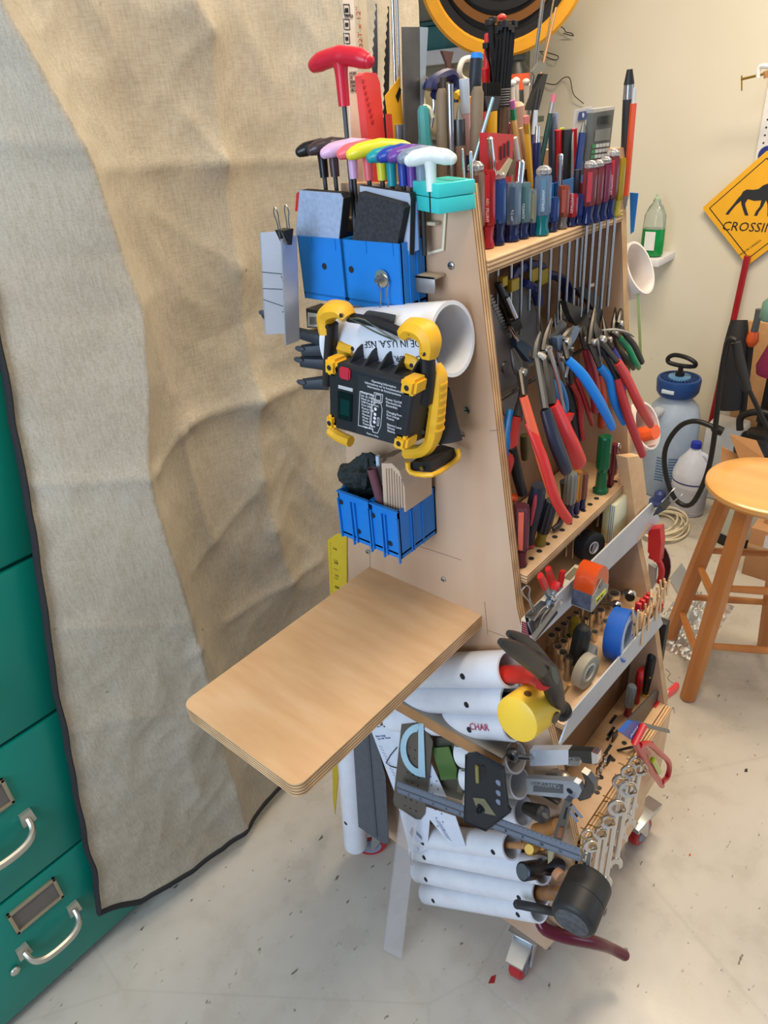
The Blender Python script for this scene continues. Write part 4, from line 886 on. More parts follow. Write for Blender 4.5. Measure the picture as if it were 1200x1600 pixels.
# dark spring clamps at the left of the panel
for k, (a, b) in enumerate((((470, 565), (512, 568)), ((474, 600), (512, 598)), ((472, 548), (512, 545)), ((466, 520), (520, 535)), ((415, 492), (430, 498)))):
    lb = ['black plastic clamp jaw lowest but one at the left of the work light', 'lowest black plastic clamp jaw left of the work light', 'black clamp jaw just under the barcode bar', 'dark clamp arm below the upper blue bins', 'dark green rounded clamp end left of the mitre channel'][k]
    t = thing('bar_clamp', lb, 'clamp', P(*a, x=-.05))
    p, q = P(*a, x=-.055), P(*b, x=-.035)
    MB().tube([p, p.lerp(q, .5), q], [.0085, .010, .012], 8, 2, .8, hint=(1, 0, 0)).build('jaw', M((40, 48, 58), .5) if k < 4 else M((34, 58, 58), .5), t)
    MB().ball(p - X * .004 + V((0, 0, .004)), .006, 10, (.6, 1.6, .7)).build('pad', M((62, 70, 80), .6), t)
t = thing('labelled_bar', 'dark bar with a white barcode sticker below the left blue bin', 'bar', P(495, 500, x=-.03))
MB().prism([P(478, 482, x=-.04), P(540, 492, x=-.04), P(540, 512, x=-.04), P(480, 512, x=-.04)], (.03, 0, 0)).build('bar', M((50, 52, 52), .5), t)
MB().prism([P(481, 488, x=-.0402), P(503, 491, x=-.0402), P(503, 511, x=-.0402), P(481, 510, x=-.0402)], (-.0004, 0, 0)).build('sticker', WHITE, t)
m = MB()
for k in range(11):
    a_ = 484 + k * 1.7; m.prism([P(a_, 495, x=-.0408), P(a_ + .8, 495, x=-.0408), P(a_ + .8, 507, x=-.0408), P(a_, 507, x=-.0408)], (-.0002, 0, 0))
tag(m.build('barcode', INK, t, smooth=False), kind='stuff')
solo('wood_jaw', MB().prism([P(480, 516, x=-.035), P(535, 518, x=-.035), P(535, 524, x=-.035), P(480, 523, x=-.035)], (.03, 0, 0)), M((186, 150, 110), .6), 'thin tan wood strip under the barcode bar', 'strip')
# ---------------------------------------------------------------- lower bins contents
sw = MB().ball((0, 0, 0), .03, 26, (.8, 1.1, 1.5))
for v in sw.bm.verts: v.co *= 1 + .35 * noise.noise(v.co * 45) + .3 * noise.noise(v.co * 120)
c = P(562, 748, x=-.045)
for v in sw.bm.verts: v.co += c + V((0, -v.co.z * .35, 0))
solo('steel_wool', sw, M((44, 52, 52), .8, .2, var=.5, scale=150, bump=1), 'clump of dark green grey steel wool in the left lower bin', 'steel wool', angle=.3)
t = thing('sanding_block', 'pale plywood sanding block with rounded corner in the lower bin', 'block', P(630, 790, x=-.06))
pl_ = [P(600, 796, x=-.074), P(596, 724, x=-.074), P(612, 724, x=-.074), P(624, 736, x=-.074), P(632, 762, x=-.074), P(634, 800, x=-.074)]
MB().prism(pl_, (.062, 0, 0), 0, 0).build('block', [M((205, 178, 150), .6), M((180, 140, 110), .6)], t, angle=.3)
m = MB()
for k in range(7):
    a_ = 603 + k * 4; m.prism([P(a_, 732 + max(0, k - 2) * 4, x=-.0741), P(a_ + 1.6, 732 + max(0, k - 2) * 4, x=-.0741), P(a_ + 4, 796, x=-.0741), P(a_ + 2.4, 796, x=-.0741)], (-.0004, 0, 0))
tag(m.build('ply_line', M((150, 120, 100), .7), t, smooth=False), kind='stuff')
solo('sanding_block', MB().prism([P(592, 760, x=-.04), P(594, 716, x=-.04), P(625, 712, x=-.04), P(640, 740, x=-.04)], (.03, 0, 0)), M((120, 100, 86), .8, bump=.3, scale=150), 'flat brown sanding pad behind the plywood sanding block', 'block')
c0, c1 = P(581, 732, x=-.07), P(593, 775, x=-.07); c1 = c1 + (c1 - c0) * .35
solo('sandpaper_roll', MB().pipe(c0, c1, .0075, .0062, 20), M((108, 66, 72), .8, bump=.3, scale=150), 'rolled maroon sandpaper leaning in the right lower bin', 'sandpaper')
solo('white_rod', MB().cyl(P(590, 712, x=-.055), P(596, 790, x=-.055), .0032, n=12), M((200, 215, 235), .4), 'thin white rod standing between the sandpaper roll and the block', 'rod')
# ---------------------------------------------------------------- rulers and squares hung under the desk
def ticks(p, q, n, ln, off, nx, mat, par, name='graduation', w_=.0003, big=4):
    m = MB(); d = (q - p).normalized(); u = V(nx).cross(d).normalized()
    for k in range(n + 1):
        c = p.lerp(q, k / n) + V(nx) * off; L = ln * (1.6 if k % big == 0 else 1)
        m.prism([c - d * w_, c + d * w_, c + d * w_ + u * L, c - d * w_ + u * L], V(nx) * .0001)
    return tag(m.build(name, mat, par, smooth=False), kind='stuff')
yr_ = thing('yellow_ruler', 'yellow metal rule with black markings behind the panel back edge', 'ruler', P(525, 1260, x=.03))
pts = [P(513, 843, x=.012), P(528, 833, x=.012), P(543, 836, x=.012), P(543, 925, x=.012), P(535, 1150, x=.012), P(524, 1272, x=.012), P(521, 1250, x=.012), P(517, 930, x=.012)]
pts = [p + V((0, .0, 0)) for p in pts]
MB().prism(pts, (-.002, 0, 0)).build('blade', M((196, 168, 40), .45), yr_, smooth=False)
p, q = P(515, 848, x=.0098), P(518, 930, x=.0098); ticks(p, q, 22, .003, 0, -X, INK, yr_)
for k, (a, b) in enumerate(((520, 858), (522, 880), (523, 900), (524, 918))): text(['1/4', '3/8', '1/2', '5/8'][k], .008, P(a, b, x=.0095), -Y, Z, INK, yr_)
for k in range(4):
    text('- 1 2 3 -', .004, P(521, 875 + k * 14, x=.0095), -Y, Z, INK, yr_)
gp = thing('metal_rule', 'wide dull grey metal rule hanging beside the upright white pipe', 'ruler', P(600, 1315, x=-.04))
MB().prism([P(551, 1160, x=-.042), P(582, 1135, x=-.042), P(603, 1212, x=-.042), P(608, 1316, x=-.042), P(600, 1318, x=-.042), P(559, 1290, x=-.042)], (-.0015, 0, 0)).build('blade', M((96, 100, 108), .5, .4, var=.12, scale=60), gp, smooth=False)
MB().prism([P(572, 1145, x=-.044), P(576, 1142, x=-.044), P(590, 1308, x=-.044), P(586, 1306, x=-.044)], (-.0012, 0, 0)).build('raised_rib', M((88, 92, 100), .5, .4), gp, smooth=False)
ticks(P(584, 1150, x=-.0436), P(606, 1310, x=-.0436), 30, .003, 0, -X, M((60, 62, 66), .6), gp)
PAP = M((214, 220, 232), .5); PAPI = M((90, 100, 150), .6, var=0)
wg = thing('card_gauge', 'white printed fan gauge card hanging behind the metal drill gauge', 'gauge', P(650, 1320, x=-.05))
def xpl(pix, x, th=.001): return [P(a, b, x=x) for a, b in pix], V((-th, 0, 0))
MB().prism(*xpl([(580, 1140), (588, 1135), (650, 1126), (664, 1170), (698, 1245), (672, 1240), (640, 1300), (655, 1330), (640, 1328), (618, 1240)], -.047)).build('left_sheet', PAP, wg, smooth=False)
MB().prism(*xpl([(660, 1258), (712, 1275), (728, 1322), (708, 1324), (672, 1280), (668, 1326), (656, 1332), (645, 1290)], -.049)).build('right_sheet', PAP, wg, smooth=False)
for k in range(6): 
    a_ = 590 + k * 10; MB().prism(*xpl([(a_, 1136), (a_ + 5, 1135), (a_ + 3, 1126), (a_ - 2, 1127)], -.047)).build('comb_tooth', PAP, wg, smooth=False)
text('Metric Gauge\nTap  Drill  Thread', .006, P(588, 1152, x=-.0485), P(640, 1146, x=-.0485) - P(588, 1152, x=-.0485), Z, PAPI, wg)
m = MB()
for k in range(16):
    p = P(592 + k * 2.4, 1165 + k * 5, x=-.0485); m.prism([p, p + V((0, -.010, .001)), p + V((0, -.010, .0002)), p + V((0, 0, -.0008))], (-.0002, 0, 0))
for k in range(9):
    p = P(680 + k * 2, 1280 + k * 3.4, x=-.0505); m.prism([p, p + V((0, -.014, .0)), p + V((0, -.014, -.0008)), p + V((0, 0, -.0008))], (-.0002, 0, 0))
for k in range(8):
    p = P(650 + k * 1.2, 1298 + k * 1.2, x=-.0505); m.prism([p, p + V((0, -.0008, 0)), p + V((0, -.0008, -.012)), p + V((0, 0, -.012))], (-.0002, 0, 0))
for k in range(14):
    p = P(672 + (k % 2) * 9 + k, 1214 + k * 6.4, x=-.0505); m.lathe(p, -X, [(0, .0018), (.0003, .0018)], 8)
tag(m.build('print', PAPI, wg, smooth=False), kind='stuff')
solo('hex_wire', MB().tube([P(620, 1168, x=-.05), P(603, 1192, x=-.05), P(620, 1200, x=-.05)], .001, 6, 2), INK, 'bent black wire key lying on the white gauge card', 'wire')
dg = thing('drill_gauge', 'brown grey metal drill gauge plate with a row of holes', 'gauge', P(645, 1280, x=-.055))
MB().prism(*xpl([(628, 1131), (652, 1129), (670, 1146), (677, 1158), (664, 1272), (658, 1280), (650, 1279), (617, 1258), (615, 1250)], -.052, .0015)).build('plate', M((112, 106, 98), .45, .6), dg, smooth=False)
m = MB()
for k in range(24):
    p = P(640 + (k % 3) * 9 - k * .35, 1168 + (k // 3) * 13 + (k % 3) * 4, x=-.0537); m.lathe(p, -X, [(0, .0016 + .0003 * (k % 4)), (.0002, .0016 + .0003 * (k % 4))], 8)
tag(m.build('gauge_hole', INK, dg, smooth=False), kind='stuff')
pr = thing('protractor', 'pale blue half-round protractor on the metal drill gauge', 'protractor', P(645, 1210, x=-.056))
outer, inner = [], []
for k in range(17):
    a = k * PI / 16; outer.append((660 - 34 * math.sin(a) * 1.0 - 3 * math.cos(a), 1172 - 42 * math.cos(a))); inner.append((654 - 19 * math.sin(a) - 2 * math.cos(a), 1172 - 29 * math.cos(a)))
m = MB(); PO = [P(a, b, x=-.0555) for a, b in outer]; PI_ = [P(a, b, x=-.0555) for a, b in inner]
for k in range(16): m.prism([PO[k], PO[k + 1], PI_[k + 1], PI_[k]], (-.001, 0, 0))
m.prism([P(654, 1130, x=-.0555), P(662, 1130, x=-.0555), P(665, 1215, x=-.0555), P(654, 1210, x=-.0555)], (-.001, 0, 0))
m.build('scale', M((170, 205, 220), .4), pr, smooth=False)
sq = thing('angle_gauge', 'dull metal angle template plates under the batten', 'gauge', P(700, 1240, x=-.04))
MB().prism(*xpl([(677, 1152), (712, 1150), (733, 1215), (722, 1250), (690, 1240)], -.036, .0015)).build('plate', M((98, 96, 84), .5, .5, var=.15), sq, smooth=False)
MB().prism(*xpl([(710, 1160), (720, 1158), (734, 1200), (722, 1240), (714, 1236), (722, 1200)], -.039, .0015)).build('arm', M((130, 126, 114), .45, .5), sq, smooth=False)
for k, ch in enumerate('1234'): text(ch, .008, P(709 + k * 3, 1172 + k * 14, x=-.0406), -Y, Z, INK, sq)
solo('plastic_pouch', MB().prism(*xpl([(676, 1168), (702, 1166), (714, 1200), (714, 1216), (690, 1218)], -.043, .002)), M((110, 150, 80), .2, 0, .5), 'clear pouch with green card hanging over the angle template', 'pouch')
solo('red_block', MB().box(P(618, 1120, x=-.03), P(606, 1105, x=-.01)), REDD, 'small dark red block under the shelf board beside the batten', 'block')
# combination square
cs_ = thing('combination_square', 'steel rule with a black cast square head on it', 'square', P(760, 1280, x=-.10))
xa, xb = -.070, -.105
def CS(px, py): return P(px, py, x=-.07 - .05 * (px - 620) / 288)
q = [CS(621, 1220), CS(908, 1325), CS(906, 1345), CS(622, 1238)]
MB().prism(q, (-.002, -.0, 0)).build('blade', M((126, 138, 158), .4, .5, var=.04), cs_, smooth=False)
gp_ = [q[0].lerp(q[3], .48), q[1].lerp(q[2], .48), q[1].lerp(q[2], .58), q[0].lerp(q[3], .58)]
MB().prism([p - X * .0021 for p in gp_], (-.0003, 0, 0)).build('centre_groove', M((90, 98, 112), .5, .5), cs_, smooth=False)
ticks(q[3] + V((0, 0, .0)), q[2], 96, .0035, .0024, -X, INK, cs_, big=8); ticks(q[1], q[0], 48, .003, .0024, -X, INK, cs_, big=4)
for k in range(1, 12): text(str(k), .007, q[3].lerp(q[2], k / 12) + V((-.0025, 0, .006)), q[2] - q[3], Z, INK, cs_)
hd_ = [CS(733, 1174), CS(746, 1172), CS(790, 1195), CS(797, 1255), CS(802, 1262), CS(764, 1292), CS(730, 1278)]
hm_ = MB().prism([p - V((.003, 0, 0)) for p in hd_], (-.006, 0, 0)); hh = hm_.build('head', M((32, 38, 46), .4, .3), cs_, smooth=False)
rim = MB().tube([p - V((.009, 0, 0)) for p in hd_], .0016, 6, 0, closed=True); rim.build('raised_edge', M((40, 46, 54), .35, .3), hh)
for (a, b, ra, rb) in ((763, 1200, .010, .014), (784, 1217, .005, .006), (784, 1233, .005, .006), (784, 1247, .005, .006)):
    MB().lathe(CS(a, b) - V((.0092, 0, 0)), -X, [(0, ra), (.0003, ra)], 18, sy=1.2, hint=(0, 1, 0)).build('cut_out', M((120, 130, 150) if b > 1205 else (16, 18, 22), .5), hh, smooth=False)
MB().prism([p - V((.0092, 0, 0)) for p in (CS(744, 1240), CS(762, 1242), CS(780, 1268), CS(752, 1262))], (-.0006, 0, 0)).build('vial_recess', M((120, 116, 90), .4), hh, smooth=False)
MB().lathe(CS(757, 1256) - V((.009, 0, 0)), -X, [(0, .008), (.004, .008), (.004, .005), (.010, .0045), (.010, .003), (.014, .003)], 16).build('lock_nut', M((60, 66, 76), .3, .8), hh)
MB().cyl(CS(751, 1190) - V((.010, 0, 0)), CS(752, 1215) - V((.010, 0, 0)), .0035, n=10).build('spirit_vial', M((170, 160, 90), .2, 0, .4), hh)
cr = thing('clear_ruler', 'long transparent plastic ruler hanging down to the floor shadow', 'ruler', P(615, 1490, x=-.06))
q = [P(626, 1264, x=-.060), P(653, 1282, x=-.060), P(628, 1497, z=.012), P(599, 1482, z=.016)]
MB().prism(q, (-.0022, 0, 0)).build('blade', M((205, 200, 200), .15, alpha=.26, var=0), cr, smooth=False)
ticks(q[0], q[3], 60, .003, .0026, -X, M((90, 80, 90), .6), cr)
text('STAINLESS 30 CM', .006, P(640, 1330, x=-.063), -Z, -Y, M((110, 70, 70), .6), cr)
# ================================================================ hand tools on the shelves
def tr(c, k=.45): return M(c, .15, 0, k, var=0)
def screwdriver(px, pb, pt, r, col, col2, z=1.437, L=.12, dome=False, label='', clear=True, stripe=None, txt=None, ptx=None, y=None, grp=None, lean=None, cap2=None):
    b = P(px, pb, z=z); tp = P(ptx if ptx is not None else px, pt, x=b.x); tp = V((b.x, b.y + max(-.03, min(.03, tp.y - b.y)), tp.z)) if lean else V((b.x, b.y, tp.z))
    d = tp - b; H = d.length; t = thing('screwdriver', label, 'screwdriver', b, grp)
    cH = min(.028, H * .30)
    MB().lathe(b, d, [(0, r * .75), (.003, r * .95), (cH * .5, r * .72), (cH, r * .9)], 16).build('collar', col2, t)
    hl = H - cH - (r if dome else 0)
    MB().lathe(b + d.normalized() * cH, d, [(0, r * .85), (.004, r), (hl - .004, r), (hl, r * .85)], 20, flute=.16).build('handle', col, t, angle=.5)
    if dome: MB().lathe(b + d.normalized() * (H - r * 1.05), d, [(0, r * .6), (r * .2, r * .9), (r * .6, r * .9), (r * .95, r * .55), (r * 1.05, .0008)], 18).build('dome_end', tr((225, 225, 225), .8) if cap2 is None else cap2, t)
    MB().cyl(b - d.normalized() * L, b + d.normalized() * cH * 1.6, max(.0022, r * .22), n=10).build('shaft', STEEL, t)
    if stripe: 
        n_ = (CAM - b); n_ = (n_ - d.normalized() * n_.dot(d.normalized())).normalized(); s_ = n_.cross(d).normalized()
        o = b + d.normalized() * (cH + .006) + n_ * r * 1.0
        MB().hexa([o - s_ * r * .3, o + s_ * r * .3, o + s_ * r * .3 + n_ * .0004, o - s_ * r * .3 + n_ * .0004] + [q + d.normalized() * (hl - .010) for q in (o - s_ * r * .3, o + s_ * r * .3, o + s_ * r * .3 + n_ * .0004, o - s_ * r * .3 + n_ * .0004)]).build('stripe', M(stripe, .35), t, smooth=False)
        if txt: text(txt, .0045, o + n_ * .0006 + s_ * .001, d, -s_, WINK, t, 'printed_text', .00005)
    return t
NV_ = tr((28, 40, 92), .3); CLB = tr((178, 150, 130), .55); CLR = tr((190, 40, 44), .35); CLS = tr((140, 165, 190), .55); CLM = tr((150, 70, 74), .45); CLG = tr((190, 198, 190), .6)
sds = [(744, 391, 251, .0112, CLB, NV_, True, 'clear brown acetate screwdriver nearest the end panel, top row', (110, 60, 50), 'CRAFTSMAN'),
       (761, 388, 266, .0105, CLR, tr((190, 40, 50), .4), False, 'bright red screwdriver with red collar, second in the top row', (200, 34, 36), 'PHILLIPS  USA'),
       (778, 383, 266, .0100, tr((60, 100, 170), .4), NV_, True, 'blue screwdriver with clear dome beside the bright red one', (40, 70, 140), None),
       (799, 377, 285, .0118, CLS, NV_, False, 'thick clear blue screwdriver fourth in the top row', (60, 84, 110), 'No 2 P'),
       (816, 373, 285, .0100, tr((120, 160, 165), .5), NV_, False, 'greenish clear screwdriver fifth in the top row', (60, 100, 100), 'STANLEY'),
       (830, 369, 296, .0082, CLG, NV_, False, 'thin clear screwdriver left of the tall domed one', (150, 150, 120), None),
       (846, 368, 258, .0110, CLS, tr((20, 120, 130), .3), True, 'tall clear screwdriver with teal collar in mid top row', (90, 130, 160), 'CRAFTSMAN'),
       (862, 362, 308, .0090, tr((50, 84, 150), .4), NV_, False, 'short blue stubby screwdriver right of the teal-collared one', (40, 60, 130), None),
       (878, 358, 290, .0080, tr((170, 84, 62), .35), tr((120, 110, 100), .3), False, 'rust coloured screwdriver in the top row', (170, 80, 60), None),
       (891, 354, 303, .0086, CLR, NV_, False, 'short dark red screwdriver beside the rust one', (170, 30, 34), 'CRAFTSMAN'),
       (903, 352, 303, .0070, tr((44, 60, 120), .3), NV_, False, 'small navy screwdriver between two red ones', None, None),
       (911, 345, 285, .0080, CLR, NV_, False, 'small red square-topped screwdriver behind the navy one', (190, 44, 44), None),
       (917, 351, 250, .0098, CLM, NV_, True, 'maroon clear screwdriver with dome, first of the tall right group', (180, 50, 60), None),
       (928, 348, 249, .0092, CLM, NV_, True, 'maroon clear screwdriver second of the tall right group', None, None),
       (939, 345, 244, .0092, tr((150, 60, 90), .45), NV_, True, 'purplish clear screwdriver third of the tall right group', None, None),
       (950, 342, 232, .0098, CLM, NV_, True, 'tallest right screwdriver with bright red lettered stripe', (200, 40, 44), 'CRAFTSMAN'),
       (961, 339, 247, .0090, tr((190, 160, 30), .35), tr((200, 180, 60), .4), False, 'amber yellow screwdriver beside the far panel', None, None)]
for px, pb, pt, r, c1, c2, dm, lb, st_, tx in sds:
    screwdriver(px, pb, pt, r, c1, c2, dome=dm, label=lb, stripe=st_, txt=tx, L=.13 if px != 830 else .10, grp='acetate screwdrivers along the top shelf edge')
# --- standing items behind, on the top shelf
ZS = 1.4372
def stand(tx, ty, bx, by, y, z=ZS):
    a, b = P(tx, ty, y=y), P(bx, by, y=y); d = (a - b)
    if b.z > z: b = b - d * ((b.z - z) / max(d.z, .01))
    if b.z < z: b = b + d * ((z - b.z) / max(d.z, .01))
    return b, a
def rod(name, tx, ty, bx, by, y, r, mat, label, cat, r2=None, extra=None, **k):
    b, a = stand(tx, ty, bx, by, y)
    if extra is None: return solo(name, MB().lathe(b, a - b, [(0, r), ((a - b).length - r * .4, r if r2 is None else r2), ((a - b).length, (r2 or r) * .55)], 14), mat, label, cat, **k)
    t = thing(name, label, cat, b, k.get('group')); L = (a - b).length; u = (a - b).normalized()
    for (f0, f1, ra, rb, mt, pn_) in extra: MB().lathe(b + u * L * f0, u, [(0, r * ra), (L * (f1 - f0), r * rb)], 14 if pn_ not in ('barrel', 'wood') else 8).build(pn_, mt, t)
    return t
# blue trays and small boxes
t = thing('pen_tray', 'open blue plastic tray behind the mid screwdrivers holding pens', 'tray', (.2, .22, ZS))
xA, xB = P(794, 275, y=.19).x, P(930, 255, y=.19).x
m = MB(); 
for a, b in (((xA, .190, ZS), (xB, .193, 1.492)), ((xA, .247, ZS), (xB, .250, 1.492)), ((xA, .19, ZS), (xA + .003, .25, 1.492)), ((xB - .003, .19, ZS), (xB, .25, 1.492)), (((xA + xB) / 2, .19, ZS), ((xA + xB) / 2 + .003, .25, 1.492)), ((xA, .19, ZS), (xB, .25, ZS + .003))): m.box(a, b)
m.build('shell', M((34, 118, 200), .35), t, smooth=False)
t = thing('bit_case', 'red translucent plastic case behind the second screwdriver', 'case', P(780, 260, y=.21))
b_, a_ = stand(762, 207, 762, 262, .205); b2_, a2_ = stand(803, 210, 800, 262, .205)
MB().hexa([b_, b2_, b2_ + Y * .012, b_ + Y * .012, a_, a2_, a2_ + Y * .012, a_ + Y * .012]).build('shell', M((226, 70, 76), .2, 0, .35, var=0), t, smooth=False)
for k in range(3): MB().cyl(P(783 + k * 6, 250 - k * 3, y=.2035), P(783 + k * 6, 228 - k * 4, y=.2035), .0012, n=8).build('drill_bit', DSTEEL, t)
# brown wooden turning tools and chisels
BR1 = M((120, 104, 84), .55, var=.15); BR2 = M((128, 100, 80), .55, var=.15)
def woodtool(tx, ty, bx, by, y, r, label, mat=BR1, ferr=False):
    b, a = stand(tx, ty, bx, by, y); L = (a - b).length; u = (a - b).normalized(); t = thing('file_handle', label, 'handle', b)
    MB().lathe(b, u, [(0, r * .8), (L * .3, r * .95), (L * .6, r), (L * .74, r * 1.02), (L * .76, r * .9), (L * .96, r * .92), (L, r * .55)] if not ferr else [(0, r * .8), (L * .4, r), (L * .72, r)], 18).build('wood', mat, t)
    if ferr:
        MB().lathe(b + u * L * .72, u, [(0, r * .98), (L * .18, r * .92)], 18).build('ferrule', M((90, 88, 86), .35, .8), t); MB().lathe(b + u * L * .9, u, [(0, r * .7), (L * .1, .0008)], 10).build('tip', CHROME, t)
    return t
woodtool(690, 138, 692, 285, .262, .0078, 'brown round-ended wooden handle left of the steel rod')
woodtool(717, 163, 720, 290, .245, .0075, 'brown wooden handle with dark ferrule and pointed silver tip', BR2, True)
woodtool(746, 135, 744, 260, .232, .0085, 'brown round-ended wooden handle right of the white-capped pen')
b, a = stand(661, 165, 665, 235, .28); t = thing('file_handle', 'teal blunt-ended file handle before the wide steel plate', 'handle', b); L = (a - b).length
MB().lathe(b, a - b, [(0, .009), (L * .4, .0115), (L * .68, .0120), (L * .78, .0080), (L * .97, .0075), (L, .005)], 8).build('grip', M((60, 138, 138), .5, var=.12), t)
MB().tube([a + V((0, 0, -.002)), a + V((.006, -.004, -.004)), a + V((.010, -.006, -.014))], .0035, 8, 3).build('cord', M((222, 214, 190), .8), t)
b, a = stand(703, 131, 706, 250, .250); solo('steel_rod', MB().tube([a, a.lerp(b, .4), a.lerp(b, .7) + V((.001, 0, 0)), b + V((.004, 0, 0))], .0042, 12, 4), STEEL, 'polished steel rod between the wooden handles', 'rod')
b, a = stand(692, 120, 697, 170, .275); solo('flat_spindle', MB().box(a - V((.003, .003, .05)), a + V((.003, .003, 0)), .0005), DSTEEL, 'short dark square rod above the brown handle', 'rod')
b, a = stand(737, 100, 742, 160, .262); t = thing('marker_pen', 'fat black marker with a bright blue top', 'pen', b); L = (a - b).length; u = (a - b).normalized()
b, a = stand(745, 83, 740, 155, .262); L = (a - b).length; u = (a - b).normalized(); ORG[t.name] = b; t.location = b
MB().lathe(b, u, [(0, .0085), (L * .62, .0095), (L - .006, .0078)], 18).build('barrel', M((36, 42, 54), .4), t); MB().lathe(a - u * .006, u, [(0, .0078), (.006, .0072)], 18).build('top', M((40, 130, 220), .4), t)
rod('felt_pen', 725, 123, 731, 245, .252, .0052, BLACK, 'slim pen with clear white cap and blue barrel beside the ferruled handle', 'pen', extra=[(0, .55, .8, .9, M((36, 78, 160), .35), 'barrel'), (.55, .8, 1.05, 1.1, M((232, 190, 196), .3, 0, .3), 'sleeve'), (.8, 1, 1.15, 1.25, M((214, 224, 238), .2, 0, .3), 'cap')])
rod('orange_pen', 734, 150, 737, 240, .256, .0042, M((230, 140, 40), .4), 'orange stick partly hidden behind the blue pen', 'pen')
t = solo('putty_knife', MB().prism([P(691, 79, y=.33), P(709, 81, y=.33), P(705, 100, y=.33), P(707, 118, y=.33), P(699, 118, y=.33), P(699, 100, y=.33)], (0, .004, 0)), M((92, 66, 58), .6), 'dark brown spatula tip sticking up above the navy clamp', 'spatula')
t = thing('spring_clamp', 'navy blue plastic clamp head behind the wooden handles', 'clamp', P(690, 150, y=.32))
MB().tube([P(672, 140, y=.32), P(676, 130, y=.32), P(700, 117, y=.32), P(711, 128, y=.32), P(712, 160, y=.32)], [.010, .009, .008, .008, .008], 8, 3).build('frame', NAVY, t)
MB().tube([P(678, 150, y=.32), P(690, 138, y=.32), P(698, 175, y=.32)], .006, 8, 3).build('arm', NAVY, t)
MB().tube([P(712, 150, y=.31), P(718, 146, y=.31), P(722, 158, y=.31)], .005, 8, 3).build('pad', YEL, t)
solo('steel_hoop', MB().tube([P(664, 122, y=.33), P(674, 135, y=.33), P(678, 165, y=.33), P(674, 200, y=.33)], .0025, 8, 4), STEEL, 'thin curved steel strip between the teal handle and brown handle', 'strip')
solo('white_ring', MB().tube([P(737, 91, y=.34), P(724, 94, y=.34), P(718, 108, y=.34), P(720, 120, y=.34), P(728, 126, y=.34)], .004, 10, 4), M((226, 222, 210), .4), 'white curved ring beside the blue-topped marker', 'ring')
b, a = stand(770, 153, 741, 250, .222); solo('pale_blue_rod', MB().cyl(b, a, .0028, .0022, 12), M((150, 190, 214), .25, .4), 'thin pale blue metal rod leaning to the right above the domed screwdriver', 'rod')
# cable ties
b, a = stand(790, 38, 780, 170, .275); t = thing('cable_tie_bundle', 'bundle of black cable ties with square heads', 'cable ties', b, None)
for k in range(12):
    o = V((.0045 * (k % 4), .004 * (k // 4), 0)); q = a + V(((k % 4) * .0075 - .010, .006 * (k // 4) - .006, -.003 * (k % 3)))
    mm = MB().tube([b + o, b.lerp(q, .5) + o * .7, q], .0022, 4, 2, 1.2, hint=(1, 0, 0)); mm.box(q - V((.0036, .003, .004)), q + V((.0036, .003, .004)), .0005); mm.build('cable_tie', BLACK, t, angle=.3)
t = thing('zip_tie_bundle', 'smaller black ribbed ties leaning left of the cable tie bundle', 'cable ties', stand(768, 40, 770, 160, .285)[0])
for k, (tx, ty, bx) in enumerate(((764, 36, 775), (770, 32, 777), (773, 66, 779), (760, 72, 773))):
    b, a = stand(tx, ty, bx, 160, .285 + .004 * k); mm = MB().tube([b, a], .0026, 6, 0); mm.box(a - V((.004, .004, .003)), a + V((.004, .004, .004)), .0008); mm.build('cable_tie', BLACK, t, angle=.3)
solo('red_marker_cap', MB().ball(P(784, 27, y=.29), .006, 12, (1.1, 1, .7)), M((236, 70, 60), .4), 'coral red knob resting on top of the cable ties', 'cap')
for k, (tx, ty, bx, by, y, r, c_, lb) in enumerate(((762, 52, 760, 130, .30, .0045, (206, 36, 36), 'red pointed stick behind the cable ties'), (757, 105, 762, 170, .30, .005, (190, 30, 34), 'red stick low behind the black brush'), (808, 160, 812, 230, .26, .010, (206, 160, 136), 'pale pink tube behind the patterned pencil'), (792, 190, 789, 240, .25, .006, (120, 20, 30), 'dark red handle behind the bit case'))):
    rod('stick', tx, ty, bx, by, y, r, M(c_, .4), lb, 'stick')
# brush
t = thing('black_brush', 'black bristled brush with yellow handle behind the red case', 'brush', stand(770, 150, 768, 230, .24)[0])
MB().prism([P(757, 150, y=.24), P(783, 150, y=.24), P(778, 172, y=.24), P(762, 174, y=.24)], (0, .010, 0)).build('head', M((48, 50, 56), .5), t)
for k in range(9): MB().box(P(760 + k * 2.7, 152, y=.242), P(760 + k * 2.7, 129, y=.242) + V((.0012, .006, 0))).build('bristle', BLACK, t, smooth=False)
b, a = stand(768, 174, 768, 205, .244); MB().lathe(b, a - b, [(0, .006), ((a - b).length, .0075)], 12).build('handle', M((236, 180, 40), .4), t)
t = thing('bottle_brush', 'grey wire-bristled brush head right of the black brush', 'brush', stand(790, 140, 788, 220, .25)[0])
for k in range(7): MB().lathe(P(790 - k * .3, 140 + k * 4, y=.25), Z, [(0, .006), (.0012, .006)], 12).build('bristle_ring', M((140, 138, 132), .6), t)
b, a = stand(790, 168, 786, 215, .25); MB().lathe(b, a - b, [(0, .004), ((a - b).length * .8, .006), ((a - b).length, .007)], 12).build('ferrule', M((110, 90, 76), .4, .3), t)
